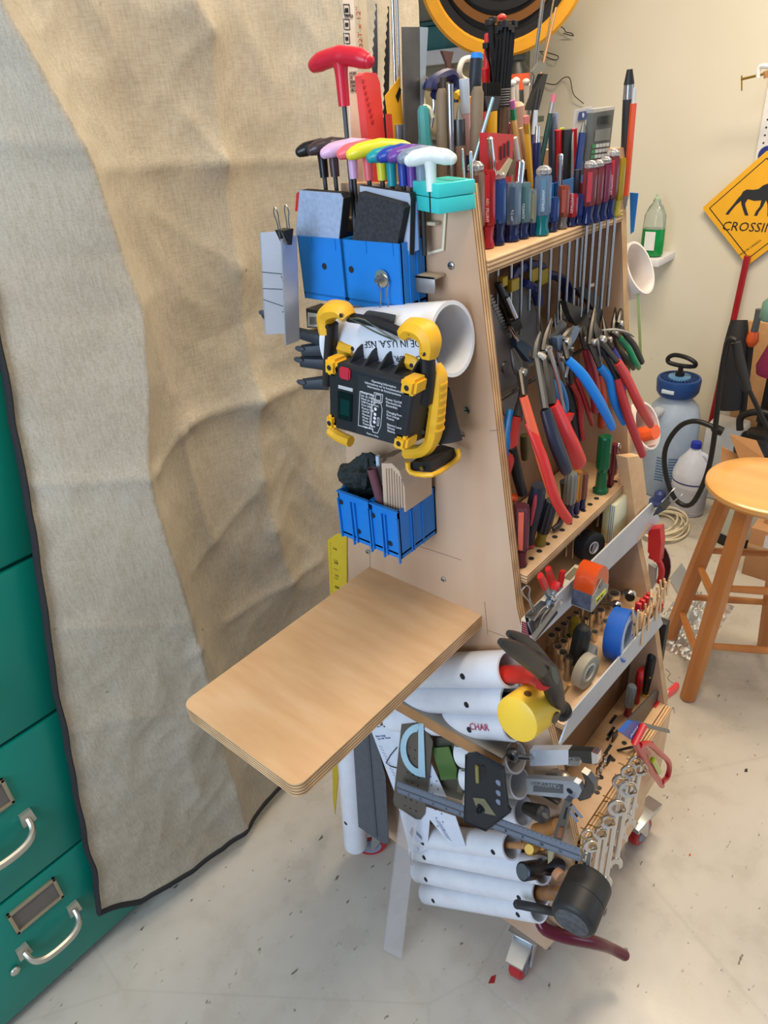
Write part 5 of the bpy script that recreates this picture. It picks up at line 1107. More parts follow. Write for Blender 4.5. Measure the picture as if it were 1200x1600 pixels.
# white clips
for k, (px, py) in enumerate(((800, 130), (806, 126), (822, 128), (826, 134))):
    b, a = stand(px, py, px + 2, py + 60, .27 + k * .004); t = thing('white_peg', ['white round-headed peg leftmost of the white cluster', 'white round-headed peg second in the white cluster', 'white round-headed peg third in the white cluster', 'white round-headed peg rightmost of the white cluster'][k], 'peg', b, 'white pegs behind the pencils')
    MB().lathe(b, a - b, [(0, .004), ((a - b).length - .004, .004)], 10).build('stem', M((230, 220, 205), .4), t); MB().ball(a, .0058, 12, (1, 1, .75)).build('head', M((236, 232, 222), .4), t)
# pencils
def pencil(tx, ty, bx, by, y, body, er, label, r=.0036, fer=(190, 190, 190)):
    rod('pencil', tx, ty, bx, by, y, r, None, label, 'pencil', extra=[(0, .86, 1, 1, M(body, .35), 'barrel'), (.86, .94, 1.05, 1.05, M(fer, .3, .8), 'ferrule'), (.94, 1, .95, .9, M(er, .7), 'eraser')], group='pencils in the blue tray')
pencil(866, 148, 845, 255, .215, (14, 62, 56), (206, 110, 130), 'dark green pencil with pink eraser leaning right')
pencil(822, 181, 828, 268, .205, (226, 164, 40), (206, 116, 110), 'plain yellow pencil with pink eraser, upright', .0042, (206, 160, 60))
pencil(800, 157, 808, 235, .235, (220, 180, 110), (170, 90, 150), 'tan pencil with purple eraser and green patterned ferrule', .0036, (60, 150, 110))
for k, (tx, ty, bx, by, y, r, ex, lb) in enumerate((
    (837, 172, 832, 255, .225, .0042, [(0, .8, 1, 1, M((34, 44, 110), .3), 'barrel'), (.8, 1, 1, .7, M((200, 210, 220), .2), 'cap')], 'blue pen with pale cap beside the yellow pencil'),
    (840, 197, 838, 262, .200, .0050, [(0, .6, 1, 1, M((30, 60, 120), .25), 'barrel'), (.6, .85, 1.1, 1.1, M((24, 34, 80), .3), 'grip'), (.85, 1, .7, .6, CHROME, 'button')], 'navy click pen with chrome button in front of the green pencil'),
    (912, 192, 904, 258, .195, .0055, [(0, .9, 1, 1, M((34, 52, 110), .2), 'barrel'), (.9, 1, .9, .4, CHROME, 'button')], 'shiny navy pen with silver clip left of the calculator'),
    (917, 195, 913, 255, .205, .0045, [(0, 1, 1, 1, M((190, 196, 204), .25, .6), 'barrel')], 'silver pen between the navy pen and calculator'),
    (862, 182, 862, 258, .23, .0055, [(0, 1, 1, .8, M((60, 66, 80), .3), 'barrel')], 'dark grey pen right of the green pencil'),
    (868, 176, 866, 258, .235, .005, [(0, 1, 1, .8, M((150, 158, 176), .3, .4), 'barrel')], 'metallic grey pen behind the dark grey pen'),
    (872, 203, 872, 258, .225, .0058, [(0, 1, 1, .9, M((206, 40, 46), .35), 'barrel')], 'red marker with neon tip left of the black marker'),
    (886, 202, 884, 258, .215, .0090, [(0, 1, 1, .85, M((38, 40, 38), .4), 'barrel')], 'fat black marker in the blue tray'),
    (896, 201, 896, 258, .225, .0062, [(0, 1, 1, .9, M((196, 36, 44), .35), 'barrel')], 'red marker right of the fat black marker'),
    (878, 200, 878, 240, .232, .004, [(0, 1, 1, .8, M((190, 226, 40), .35), 'barrel')], 'neon yellow pen tip between the two red markers'),
    (903, 265, 901, 300, .170, .0052, [(0, 1, 1, 1, M((40, 46, 54), .35), 'barrel')], 'dark pen standing before the blue tray near the red screwdrivers'),
    (804, 215, 810, 258, .215, .0045, [(0, .7, .7, 1, M((150, 80, 40), .4), 'barrel'), (.7, 1, 1, .8, M((210, 205, 200), .3), 'ferrule')], 'brown paint brush handle right of the red case'),
    (814, 200, 822, 258, .225, .004, [(0, .6, 1, 1, M((36, 32, 30), .4), 'barrel'), (.6, 1, .9, .7, M((190, 150, 110), .4), 'ferrule')], 'dark paint brush behind the yellow pencil'),
    (984, 108, 978, 235, .165, .0080, [(0, .28, .75, .8, M((170, 172, 176), .25, .8), 'tip_sleeve'), (.28, .80, .95, 1, M((48, 48, 50), .55), 'grip'), (.80, .9, 1, .9, M((160, 160, 160), .25, .8), 'band'), (.9, 1, .95, .5, M((36, 36, 38), .5), 'end_cap')], 'large dark grey stylus pen standing at the far panel'),
    (992, 137, 982, 255, .150, .0048, [(0, .12, .3, 1, M((150, 150, 150), .3, .6), 'tip_sleeve'), (.12, .88, 1, 1, M((222, 82, 34), .35), 'barrel'), (.88, 1, .7, .5, M((200, 200, 190), .3), 'cap')], 'bright orange mechanical pencil beside the dark stylus'))):
    rod('pen', tx, ty, bx, by, y, r, None, lb, 'pen', extra=ex)
# calculator and card
t = thing('calculator', 'grey pocket calculator standing upright at the shelf end', 'calculator', P(930, 250, y=.19))
c4 = [P(928, 176, y=.185), P(960, 171, y=.185), P(951, 248, y=.185), P(919, 252, y=.185)]
MB().prism(c4, (0, .010, 0)).build('body', M((96, 100, 98), .45), t, smooth=False)
def CP(u, v, d=.0008): return c4[0].lerp(c4[1], u).lerp(c4[3].lerp(c4[2], u), v) - Y * d
MB().prism([CP(.22, .10), CP(.86, .10), CP(.86, .26), CP(.22, .26)], (0, -.0005, 0)).build('display', M((60, 66, 62), .2), t, smooth=False)
MB().prism([CP(.15, .36), CP(.90, .36), CP(.90, .60), CP(.15, .60)], (0, -.0003, 0)).build('panel', M((130, 134, 130), .4), t, smooth=False)
for j in range(3):
    for i in range(5):
        u, v = .08 + i * .17, .66 + j * .11
        MB().prism([CP(u, v), CP(u + .12, v), CP(u + .12, v + .07), CP(u, v + .07)], (0, -.0012, 0)).build('key', M((60, 150, 90) if i == 0 else (206, 210, 206), .5), t, smooth=False)
MB().prism([P(928, 170, y=.195), P(961, 166, y=.195), P(961, 171, y=.195), P(928, 176, y=.195)], (0, .012, 0)).build('cover', M((190, 192, 190), .4), t, smooth=False)
t = thing('blister_card', 'white card with blue emblem behind the shiny navy pen', 'card', P(905, 250, y=.225))
c5 = stand(900, 172, 893, 240, .222), stand(926, 166, 919, 240, .222)
MB().prism([c5[0][0], c5[1][0], c5[1][1], c5[0][1]], (0, .002, 0)).build('card', M((206, 208, 216), .3), t, smooth=False)
MB().prism([P(905, 175, y=.221), P(918, 173, y=.221), P(916, 187, y=.221), P(903, 188, y=.221)], (0, -.0004, 0)).build('emblem', M((36, 70, 150), .4), t, smooth=False)
MB().lathe(P(911, 180, y=.2205), -Y, [(0, .0032), (.0004, .0032)], 14).build('emblem_mark', WHITE, t, smooth=False)
c_ = P(956, 226, y=.21); c_.z = ZS; solo('rubber_puck', MB().lathe(c_, Z, [(0, .018), (.03, .022), (.045, .018), (.05, .008)], 24), BLACK, 'black rounded object behind the calculator and stylus', 'knob')
# knife diag + antennas
t = thing('multi_blade', 'black folded blade tool with silver tip above the pencils', 'tool', stand(852, 112, 838, 170, .25)[0])
MB().prism([P(848, 115, y=.25), P(856, 116, y=.25), P(842, 172, y=.25), P(826, 172, y=.25)], (0, .008, 0)).build('body', M((44, 42, 40), .5), t, smooth=False)
MB().prism([P(832, 112, y=.249), P(842, 98, y=.249), P(853, 97, y=.249), P(853, 108, y=.249), P(836, 118, y=.249)], (0, .004, 0)).build('tip', M((150, 148, 140), .35, .7), t, smooth=False)
b_, a_ = stand(842, 140, 836, 172, .25); MB().cyl(b_, a_, .004, n=8).build('shank', BLACK, t)
for k, (tx, ty, bx, by, y, r, mt, lb) in enumerate(((849, -6, 833, 120, .27, .0026, STEEL, 'thick shiny wire rising out of the top of the frame'), (866, -6, 846, 110, .275, .0012, M((160, 140, 110), .4, .6), 'thin brownish wire right of the thick one'), (869, 12, 847, 108, .27, .0017, M((196, 150, 110), .35, .6), 'copper tinted wire with pointed tip'), (840, 60, 826, 150, .28, .0014, M((150, 60, 66), .4), 'thin dark red wire left of the shiny one'))):
    rod('welding_wire', tx, ty, bx, by, y, r, mt, lb, 'wire')
# hooks, little chrome pieces among the front row
for k, (tx, ty, bx, by, y, r, lb) in enumerate(((765, 214, 770, 258, .20, .0038, 'chrome socket bar leaning over the red case'), (722, 232, 724, 262, .20, .0016, 'tiny silver pick at the left of the domed screwdriver'), (735, 236, 736, 258, .195, .0022, 'short silver stud beside the domed screwdriver'), (814, 250, 812, 272, .185, .006, 'short chrome barrel in front of the blue tray'), (876, 240, 875, 262, .185, .004, 'chrome pen tip before the blue tray'))):
    rod('chrome_pin', tx, ty, bx, by, y, r, CHROME, lb, 'pin')
t = thing('scraper', 'brass coloured folded scraper behind the blue domed screwdriver', 'scraper', P(795, 270, y=.18))
MB().prism([P(780, 272, y=.182), P(797, 247, y=.182), P(801, 250, y=.182), P(790, 276, y=.182)], (0, .003, 0)).build('left_leaf', M((200, 190, 160), .3, .7), t, smooth=False)
MB().prism([P(797, 247, y=.186), P(806, 250, y=.186), P(803, 272, y=.186), P(794, 276, y=.186)], (0, .003, 0)).build('right_leaf', M((120, 100, 80), .3, .7), t, smooth=False)
# --- tall flat things at the back left
YB = .40
def flat(pix, y, th, mat, name, label, cat): 
    pts = [P(a, b, y=y) for a, b in pix]; return solo(name, MB().prism(pts, (0, th, 0)), mat, label, cat, smooth=False)
MBR = thing('rear_holder', 'plywood strip behind the T-handles that holds the saw blades', 'strip', (.12, .42, 1.42)); MB().box((.0185, .372, 1.38), (xo, .44, 1.42), .001).build('strip', PLY, MBR)
def tall(pix, y, th, mat, name, label, cat):
    pts = [P(a, b, y=y) for a, b in pix]; lo = sorted(pts, key=lambda p: p.z)[:2]
    for p in lo: p.z = 1.4202
    t = thing(name, label, cat, lo[0]); MB().prism(pts, (0, th, 0)).build('blade' if 'blade' in name else 'body', mat, t, smooth=False); return t
t = tall([(536, -10), (552, -10), (560, 215), (543, 215)], YB, .0015, M((226, 214, 200), .4), 'hacksaw_pack', 'pale card pack of hacksaw blades with small printed pictograms', 'package')
for k, py in enumerate((15, 38, 60)):
    q = P(542, py, y=YB - .0006); s = .0058
    f_ = MB()
    for (a0, b0, a1, b1) in ((-1, -1, 1, -.86), (-1, .86, 1, 1), (-1, -1, -.86, 1), (.86, -1, 1, 1), (-.5, -.4, .5, .3)): f_.box(q + V((a0 * s, 0, b0 * s)), q + V((a1 * s, .0004, b1 * s)))
    f_.build('pictogram', INK, t, smooth=False)
text('30%\nFASTER', .005, P(538, 20, y=YB - .001), X, Z, INK, t); text('METAUX\n\nHOJAS\nDE\nSIERRA\nPARA\nMETALES', .0048, P(545, 103, y=YB - .001), X, Z, INK, t)
t = tall([(560, -10), (572, -10), (578, 215), (566, 215)], YB + .002, .0015, M((222, 208, 180), .25, 0, .2), 'hacksaw_pack', 'clear sleeve of blades printed 32T x 12 in red', 'package')
text('32T x 12"', .011, P(567, 75, y=YB + .0005), Z, -X, M((170, 60, 40), .5), t); text('X Bi-Metal', .013, P(576, 208, y=YB + .0005), Z, -X, M((170, 60, 40), .5), t)
def sawblade(x0, y0_, x1, y1_, wpx, y, label, mat):
    n = 16; L_, R__ = [], []
    for k in range(n):
        f_ = k / (n - 1); a = x0 + (x1 - x0) * f_; b = y0_ + (y1_ - y0_) * f_; ww = wpx * min(1, .2 + f_ * 2)
        L_.append((a - ww / 2, b)); L_.append((a - ww / 2 + wpx * .22, b + (y1_ - y0_) / n * .6)); R__.append((a + ww / 2, b))
    return tall(L_ + R__[::-1], y, .0012, mat, 'saw_blade', label, 'saw blade')
sawblade(588, 6, 583, 215, 9, YB + .006, 'pointed toothed grey saw blade right of the printed packs', M((110, 116, 126), .35, .8))
sawblade(607, 10, 602, 215, 8, YB - .004, 'dark narrow saw blade left of the silver tubes', M((58, 56, 56), .4, .7))
for k, (a, b, r) in enumerate(((613, 616, .0026), (620, 622, .0022))):
    q0, q1 = P(a, -10, y=YB - .008), P(b, 210, y=YB - .008); q1.z = 1.4202; solo('silver_tube', MB().cyl(q1, q0, r, n=12), CHROME, ['bright silver tube nearer the dark saw blade', 'bright silver tube nearer the wide steel plate'][k], 'tube')
t = thing('steel_plate', 'wide stained steel plate with a pale blue right edge', 'plate', P(640, 235, y=.33))
q = [P(630, 42, y=.335), P(656, 42, y=.335), P(652, 235, y=.335), P(628, 235, y=.335)]; q[2].z = q[3].z = ZS
MB().prism(q, (0, .003, 0)).build('face', M((116, 116, 116), .35, .8, var=.25, scale=25), t, smooth=False)
q = [P(656, 42, y=.335), P(669, 43, y=.335), P(662, 175, y=.335), P(655, 235, y=.335), P(651, 235, y=.335)]; q[3].z = q[4].z = ZS
MB().prism(q, (0, .0045, 0)).build('bevel', M((168, 184, 200), .35, .4), t, smooth=False)
t = thing('plastic_comb', 'salmon red toothed plastic wedge behind the coral T-handle', 'scraper', P(590, 215, y=.37))
q = [P(565, 118, y=.36), P(571, 113, y=.36), P(588, 114, y=.36), P(594, 130, y=.36), P(606, 215, y=.36), P(580, 215, y=.36)]; q[4].z = q[5].z = ZS
MB().prism(q, (0, .012, 0)).build('body', M((236, 78, 78), .4), t, smooth=False)
for k in range(8): MB().box(P(566.5 + k * 2.1, 124 + k * 9, y=.3585), P(570 + k * 2.1, 127.5 + k * 9, y=.3585) + V((0, .002, 0))).build('tooth', M((200, 56, 60), .4), t, smooth=False)
t = tall([(602, 150), (625, 120), (632, 150), (622, 195)], .345, .001, M((238, 176, 40), .4), 'warning_tag', 'yellow diamond card tag tucked beside the wide steel plate', 'tag')
MB().prism([P(618, 150, y=.3445), P(624, 136, y=.3445), P(627, 140, y=.3445), P(622, 160, y=.3445)], (0, -.0003, 0)).build('printed_mark', INK, t, smooth=False)
t = tall([(603, 178), (612, 178), (618, 214), (606, 214)], .342, .001, M((200, 60, 56), .4), 'red_label', 'small red and white label next to the salmon wedge', 'label')
solo('silver_latch', MB().box(P(621, 195, y=.34), P(634, 225, y=.34) + V((0, .006, 0)), .001), M((150, 158, 172), .3, .7), 'small silver latch at the base of the yellow tag', 'latch')

# ================================================================ pliers
rail = MB().cyl((xi, .168, 1.235), (xo, .168, 1.235), .003, n=10).build('pliers_rail', DSTEEL, cart)
def Q(p):
    q = P(p[0], p[1], y=p[2])
    return q if q.x > .03 else P(p[0], p[1], x=.03)
def PQ(a, b, y): return Q((a, b, y))
def pliers(label, piv, tip, hands, grip, r=.0085, jaw=.009, jm=None, spread=.004, straight=.0, cat='pliers', name='pliers', jl=2, metal=None, flat=.75, cap=None):
    jm = jm or DSTEEL; p = Q(piv); tp = Q(tip); t = thing(name, label, cat, p, 'pliers hung on the middle rail' if name == 'pliers' else None)
    u = (tp - p).normalized(); s = u.cross(Y).normalized(); L = (tp - p).length
    for sg_ in ((-1, 1) if jl == 2 else (1,)):
        MB().tube([p - u * jaw * .6, p + u * L * .3 + s * sg_ * jaw * .5, tp + s * sg_ * spread * .5], [jaw * .75, jaw * .7, jaw * .16], 8, 3, .7, hint=(0, 1, 0)).build('jaw', jm, t)
    MB().lathe(p - Y * jaw * 1.0, Y, [(0, jaw * .55), (jaw * .3, jaw * .62), (jaw * 1.7, jaw * .62)], 14).build('pivot', STEEL, t)
    for k, h in enumerate(hands):
        pts = [Q(q) for q in h]; a = p.lerp(pts[0], .15)
        MB().tube([p, p.lerp(pts[0], .5), pts[0]], [jaw * .8, r * .7, r * .62], 8, 2, .7, hint=(0, 1, 0)).build('arm', metal or jm, t)
        g = grip[k] if isinstance(grip, list) else grip
        n = len(pts); rs = [r * .8] + [r] * (n - 2) + [r * .85]
        e = pts[-1] + (pts[-1] - pts[-2]).normalized() * r * .5
        MB().tube(pts + [e], rs + [r * .4], 12, 4, flat, hint=(0, 1, 0)).build('grip', g, t)
    return t
# big slip-joint pliers nearest the panel
t = thing('slip_joint_pliers', 'largest grey slip-joint pliers with wide toothed jaws and blue handle', 'pliers', P(795, 600, y=.14))
yj = .176
MB().prism([P(a, b, y=yj) for a, b in ((757, 460), (768, 462), (786, 500), (800, 532), (822, 556), (829, 580), (816, 625), (806, 655), (788, 648), (781, 615), (769, 575), (770, 530), (762, 495))], (0, .012, 0)).build('toothed_jaw', M((116, 110, 108), .5, .3, var=.2), t, smooth=False)
tt = MB()
for k in range(13):
    a, b = 766 + k * 2.35, 462 + k * 4.9; tt.prism([P(a - 3, b, y=yj - .0015), P(a + 4, b - 1.5, y=yj - .0015), P(a + 4, b + .8, y=yj - .0015), P(a - 3, b + 2, y=yj - .0015)], (0, .0015, 0))
tag(tt.build('jaw_teeth', M((130, 128, 126), .4, .6), t, smooth=False), kind='stuff')
MB().lathe(P(791, 574, y=yj - .003), Y, [(0, .007), (.002, .0085), (.014, .0085)], 20).build('pivot', M((96, 90, 88), .4, .6), t)
cr_ = [(788, 452), (804, 447), (822, 456), (838, 478), (846, 508), (846, 540), (838, 562), (826, 572), (812, 552), (806, 520), (798, 490), (788, 470)]
yc_ = .190
MB().prism([P(a, b, y=yc_) for a, b in cr_], (0, .010, 0)).build('curved_jaw', M((126, 122, 120), .5, .3, var=.15), t, smooth=False)
MB().tube([P(a, b, y=yc_ - .001) for a, b in cr_[1:9]], .0022, 6, 2).build('curved_edge', M((150, 140, 124), .45, .6), t)
MB().tube([PQ(798, 645, .16), PQ(796, 668, .15), PQ(790, 700, .14), PQ(785, 722, .13)], [.009, .0125, .012, .009], 12, 4, .7, hint=(0, 1, 0)).build('grip', BLUG, t)
MB().tube([PQ(820, 585, .16), PQ(816, 620, .15), PQ(811, 640, .145), PQ(808, 655, .14)], [.007, .007, .008, .009], 10, 3, .8, hint=(0, 1, 0)).build('arm', M((60, 60, 62), .5, .5), t)
MB().tube([PQ(808, 652, .14), PQ(802, 690, .135), PQ(796, 720, .13), PQ(790, 745, .13)], [.008, .009, .009, .007], 10, 3, .75, hint=(0, 1, 0)).build('second_grip', M((190, 60, 56), .4), t)
t = thing('pipe_cutter', 'black tubular cutter with threaded rod and blue body behind the big jaws', 'cutter', P(800, 500, y=.185))
MB().cyl(P(778, 442, y=.185), P(800, 494, y=.176), .0055, n=14).build('barrel', M((34, 34, 36), .3), t)
MB().cyl(P(792, 465, y=.175), P(806, 497, y=.165), .0035, n=10).build('threaded_rod', CHROME, t)
MB().prism([P(798, 505, y=.165), P(812, 498, y=.165), P(817, 512, y=.165), P(804, 520, y=.165)], (0, .006, 0)).build('knob', BLACK, t, smooth=False)
MB().prism([P(806, 530, y=.162), P(818, 532, y=.162), P(840, 548, y=.162), P(838, 560, y=.162), P(828, 566, y=.162), P(808, 542, y=.162)], (0, .010, 0)).build('blue_body', M((40, 66, 92), .45), t, smooth=False)
MB().cyl(P(797, 512, y=.164), P(808, 532, y=.164), .003, n=10).build('rod', CHROME, t)
OR2 = M((216, 66, 44), .35); RDG = M((192, 46, 48), .35); RD2 = M((168, 36, 42), .4); DK = M((44, 44, 48), .5)
pliers('largest pliers with long orange red handles hanging over the middle shelf', (812, 580, .13), (800, 545, .14), [[(818, 620, .105), (838, 690, .085), (858, 755, .07), (872, 790, .065)], [(825, 660, .09), (848, 715, .07), (868, 780, .055), (888, 812, .045)]], [M((224, 96, 62), .4), M((200, 48, 42), .32)], .0082, .009)
pliers('grey crimping tool with wavy dark blue grip', (838, 555, .13), (845, 520, .14), [[(852, 640, .09), (866, 685, .075), (880, 722, .065), (886, 735, .062)]], M((40, 44, 60), .35), .0115, .011, M((90, 90, 88), .5, .5), name='crimping_tool', cat='crimper')
t = pliers('bulky bright red handled cutter with a thumb spur', (850, 545, .125), (862, 500, .14), [[(862, 632, .095), (876, 665, .085), (893, 700, .075), (905, 722, .07)]], M((206, 44, 46), .25), .0155, .010, name='cable_cutter', cat='cutter')
MB().prism([P(884, 652, y=.085), P(898, 646, y=.085), P(894, 656, y=.085), P(888, 664, y=.085)], (0, .008, 0)).build('thumb_spur', M((206, 44, 46), .25), t, smooth=False)
pliers('blue handled cutting pliers, longest blue grip', (880, 532, .12), (905, 512, .125), [[(887, 562, .105), (912, 588, .085), (938, 630, .065), (956, 666, .055)]], BLUG, .0082, .010, jl=2)
pliers('blue handled pliers right of the longest blue grip', (922, 535, .12), (930, 480, .14), [[(937, 573, .10), (952, 592, .09), (960, 625, .08), (975, 658, .07)]], BLUG, .0082, .010)
pliers('long red handled lever cutters whose grips reach furthest right', (935, 530, .115), (925, 490, .14), [[(965, 566, .08), (980, 592, .07), (998, 630, .055), (1016, 662, .05)], [(965, 592, .08), (972, 620, .07), (985, 660, .055), (1003, 708, .04)]], [M((198, 58, 56), .35), M((172, 44, 48), .4)], .0085, .011, M((38, 38, 40), .5, .4))
pliers('dark red broad-gripped snips behind the blue handles', (912, 530, .14), (906, 490, .155), [[(916, 545, .135), (925, 580, .125), (930, 615, .12), (931, 640, .12)]], M((150, 36, 44), .4), .0105, .009)
pliers('thin dark red pliers hanging deep beside the snips', (890, 545, .15), (880, 510, .165), [[(893, 600, .14), (905, 625, .135), (908, 660, .13), (911, 685, .13)], [(900, 590, .14), (912, 620, .135), (920, 645, .13), (925, 662, .13)]], RD2, .0052, .007)
pliers('orange handled pliers hidden behind the blue ones', (933, 560, .15), (930, 530, .16), [[(937, 585, .145), (941, 620, .14), (942, 645, .14), (940, 664, .14)]], M((190, 70, 36), .4), .0105, .008)
pliers('pliers with one green grip near the far panel', (958, 520, .13), (962, 480, .15), [[(968, 528, .12), (982, 545, .11), (992, 565, .10), (998, 574, .10)], [(965, 545, .13), (978, 560, .12), (988, 570, .115), (990, 575, .115)]], [M((20, 130, 84), .35), M((70, 66, 44), .45)], .0062, .008)
pliers('black and brass tipped pliers at the far panel', (966, 505, .13), (975, 470, .15), [[(978, 525, .12), (990, 540, .11), (998, 556, .105), (1003, 566, .10)]], M((52, 48, 40), .45), .0068, .008)
pliers('purple handled small pliers left of the green grip', (948, 530, .13), (942, 495, .15), [[(957, 545, .12), (966, 562, .115), (974, 582, .11), (979, 600, .11)], [(952, 545, .13), (962, 565, .125), (970, 585, .12), (975, 606, .12)]], [M((60, 56, 150), .4), M((56, 50, 130), .4)], .0062, .008)
pliers('light blue thin handled pliers behind the crimper', (852, 570, .15), (855, 540, .16), [[(862, 592, .14), (870, 610, .135), (878, 630, .13), (882, 645, .13)], [(868, 590, .145), (878, 605, .14), (884, 625, .135), (886, 640, .135)]], M((60, 130, 190), .4), .0050, .006)
pliers('long nose black handled pliers in the shade', (875, 560, .155), (868, 490, .17), [[(885, 600, .15), (893, 630, .145), (900, 665, .14), (902, 690, .14)]], DK, .0085, .008, STEEL)
pliers('needle nose pliers with steel tip pointing up, behind the cutter', (880, 520, .16), (877, 468, .175), [[(880, 545, .16), (884, 570, .155), (888, 600, .15)]], DK, .006, .006, STEEL)
pliers('small side cutters with bright pointed jaws', (962, 510, .15), (964, 470, .165), [[(964, 525, .15), (966, 545, .145), (970, 560, .14)]], M((60, 60, 70), .4), .005, .007, STEEL)
pliers('slim tweezer pointed pliers closest to the far panel', (970, 505, .15), (975, 485, .155), [[(972, 520, .15), (975, 535, .145), (980, 548, .14)]], M((90, 88, 80), .4), .004, .005, STEEL)
# snip heads with distinctive shape
t = thing('tin_snips', 'black curved-jaw snips head sticking up above the pliers', 'snips', P(935, 480, y=.15))
MB().prism([P(a, b, y=.15) for a, b in ((901, 451), (912, 449), (930, 456), (941, 472), (942, 490), (938, 505), (930, 500), (928, 485), (920, 470), (908, 462))], (0, .009, 0)).build('curved_jaw', M((44, 46, 52), .4, .5), t, smooth=False)
MB().prism([P(a, b, y=.145) for a, b in ((884, 470), (900, 478), (920, 482), (936, 490), (938, 512), (920, 516), (898, 505), (890, 490))], (0, .010, 0)).build('body', M((30, 30, 32), .4), t, smooth=False)
MB().lathe(P(926, 497, y=.143), Y, [(0, .005), (.012, .005)], 12).build('pivot', STEEL, t)
MB().cyl(P(918, 447, y=.16), P(928, 445, y=.16), .004, n=10).build('adjuster', STEEL, t)
t = thing('tin_snips', 'steel blued snips blades angled right over the long blue grip', 'snips', P(885, 530, y=.12))
MB().prism([P(a, b, y=.117) for a, b in ((870, 528), (885, 524), (893, 520), (903, 510), (907, 514), (900, 530), (890, 545), (880, 552), (872, 545))], (0, .008, 0)).build('blade', M((110, 130, 158), .35, .6), t, smooth=False)
MB().prism([P(a, b, y=.125) for a, b in ((858, 530), (872, 520), (880, 500), (886, 505), (880, 530), (868, 545))], (0, .006, 0)).build('second_blade', M((96, 96, 98), .4, .7), t, smooth=False)
t = thing('serrated_wire_brush', 'curved grey serrated blade above the purple handles', 'blade', P(965, 520, y=.115))
MB().tube([P(941, 516, y=.115), P(960, 515, y=.112), P(978, 519, y=.11), P(990, 526, y=.108)], [.002, .0045, .0045, .002], 8, 3, .5).build('blade', M((150, 152, 150), .5, .5, bump=.5, scale=300), t)
solo('white_pad', MB().tube([P(842, 552, y=.122), P(848, 558, y=.12), P(856, 560, y=.12)], [.002, .005, .004], 8, 2), M((214, 206, 190), .5), 'small off-white curved pad under the big round jaw', 'pad')
for k, (a, b, c_, d, w_) in enumerate(((858, 545, 880, 642, .004), (884, 548, 884, 590, .003), (933, 530, 938, 575, .003))):
    solo('bent_bar', MB().tube([P(a, b, y=.11), P((a + c_) / 2 + 3, (b + d) / 2, y=.108), P(c_, d, y=.105)], w_, 8, 3, .6), M((176, 176, 176), .3, .9), ['long bent bright steel arm between the red cutter and blue grip', 'short bright arm beside the longest blue grip', 'short steel link near the second blue pliers'][k], 'arm')
# quick clamps behind
t = thing('bar_clamp', 'navy C-shaped quick clamp with yellow pads deep behind the screwdriver shafts', 'clamp', P(850, 440, y=.19))
MB().tube([P(800, 450, y=.185), P(806, 425, y=.185), P(828, 415, y=.185), P(850, 418, y=.185)], [.007, .008, .008, .006], 8, 4, .7).build('upper_arm', NAVY, t)
MB().tube([P(852, 428, y=.185), P(878, 436, y=.185), P(886, 460, y=.185), P(878, 490, y=.185), P(868, 510, y=.185)], [.008, .010, .010, .009, .006], 8, 4, .7).build('lower_arm', NAVY, t)
MB().tube([P(818, 442, y=.18), P(836, 452, y=.18), P(842, 475, y=.18)], [.008, .010, .008], 8, 4, .7).build('jaw', M((34, 44, 100), .4), t)
for (a, b, c_, d) in ((831, 422, 845, 436), (844, 424, 860, 440), (786, 434, 794, 446), (800, 438, 812, 452)): MB().box(P(a, b, y=.178), P(c_, d, y=.178) + V((0, .008, 0)), .0015).build('pad', M((180, 150, 30), .45), t)

# ================================================================ middle shelf
Z2 = 1.0002
screwdriver(812, 882, 786, .0125, tr((130, 70, 80), .45), tr((120, 50, 60), .4), z=Z2, L=.08, label='worn clear maroon screwdriver at the near end of the middle shelf', stripe=(216, 96, 70), ptx=803)
b = P(826, 855, z=Z2); a = P(842, 758, x=b.x); t = thing('utility_knife', 'fat dark navy tool handle with pink red inlay on the middle shelf', 'knife', b)
MB().tube([b, b.lerp(a, .3), b.lerp(a, .7), a], [.006, .010, .0155, .012], 14, 4, .8).build('handle', M((32, 38, 56), .45), t)
n_ = (CAM - b).normalized(); q = b.lerp(a, .68) + n_ * .0135 - X * .004; MB().tube([q - (a - b) * .3, q, q + (a - b) * .17], [.002, .0062, .003], 12, 3, .5).build('inlay', M((190, 60, 80), .4), t)
MB().ball(b + V((0, 0, .004)), .0085, 12, (1, 1, .5)).build('base_ring', M((190, 40, 50), .4), t)
screwdriver(843, 850, 782, .0105, M((34, 36, 40), .4), tr((150, 134, 50), .45), z=Z2, L=.08, label='black sleeved screwdriver with yellow base on the middle shelf', ptx=862, lean=True)
screwdriver(888, 806, 738, .0105, tr((170, 170, 160), .45), tr((40, 50, 90), .3), z=Z2, L=.08, label='smoky clear screwdriver with dark collar behind the orange handle', ptx=890)
screwdriver(899, 802, 735, .0072, tr((190, 130, 60), .3), NV_, z=Z2, L=.09, label='amber striped small screwdriver, left of the pair', stripe=(226, 160, 60))
screwdriver(909, 795, 738, .0066, tr((150, 96, 76), .35), NV_, z=Z2, L=.09, label='reddish small screwdriver, right of the amber one', stripe=(120, 70, 60))
c_ = P(938, 768, z=Z2); t = thing('screwdriver', 'green hex-based nut driver standing upright on the middle shelf', 'screwdriver', c_); H_ = P(940, 680, x=c_.x).z - Z2
MB().lathe(c_, Z, [(0, .0135), (.006, .0135), (.010, .010), (H_ * .38, .0085), (H_ * .45, .0115), (H_ - .003, .0115), (H_, .010)], 10).build('handle', tr((6, 112, 70), .3), t, angle=.3)
MB().cyl(c_ - Z * .07, c_, .003, n=10).build('shaft', STEEL, t)
screwdriver(953, 758, 692, .0072, tr((130, 40, 46), .3), tr((120, 36, 44), .3), z=Z2, L=.08, label='thin dark red screwdriver just behind the green nut driver')
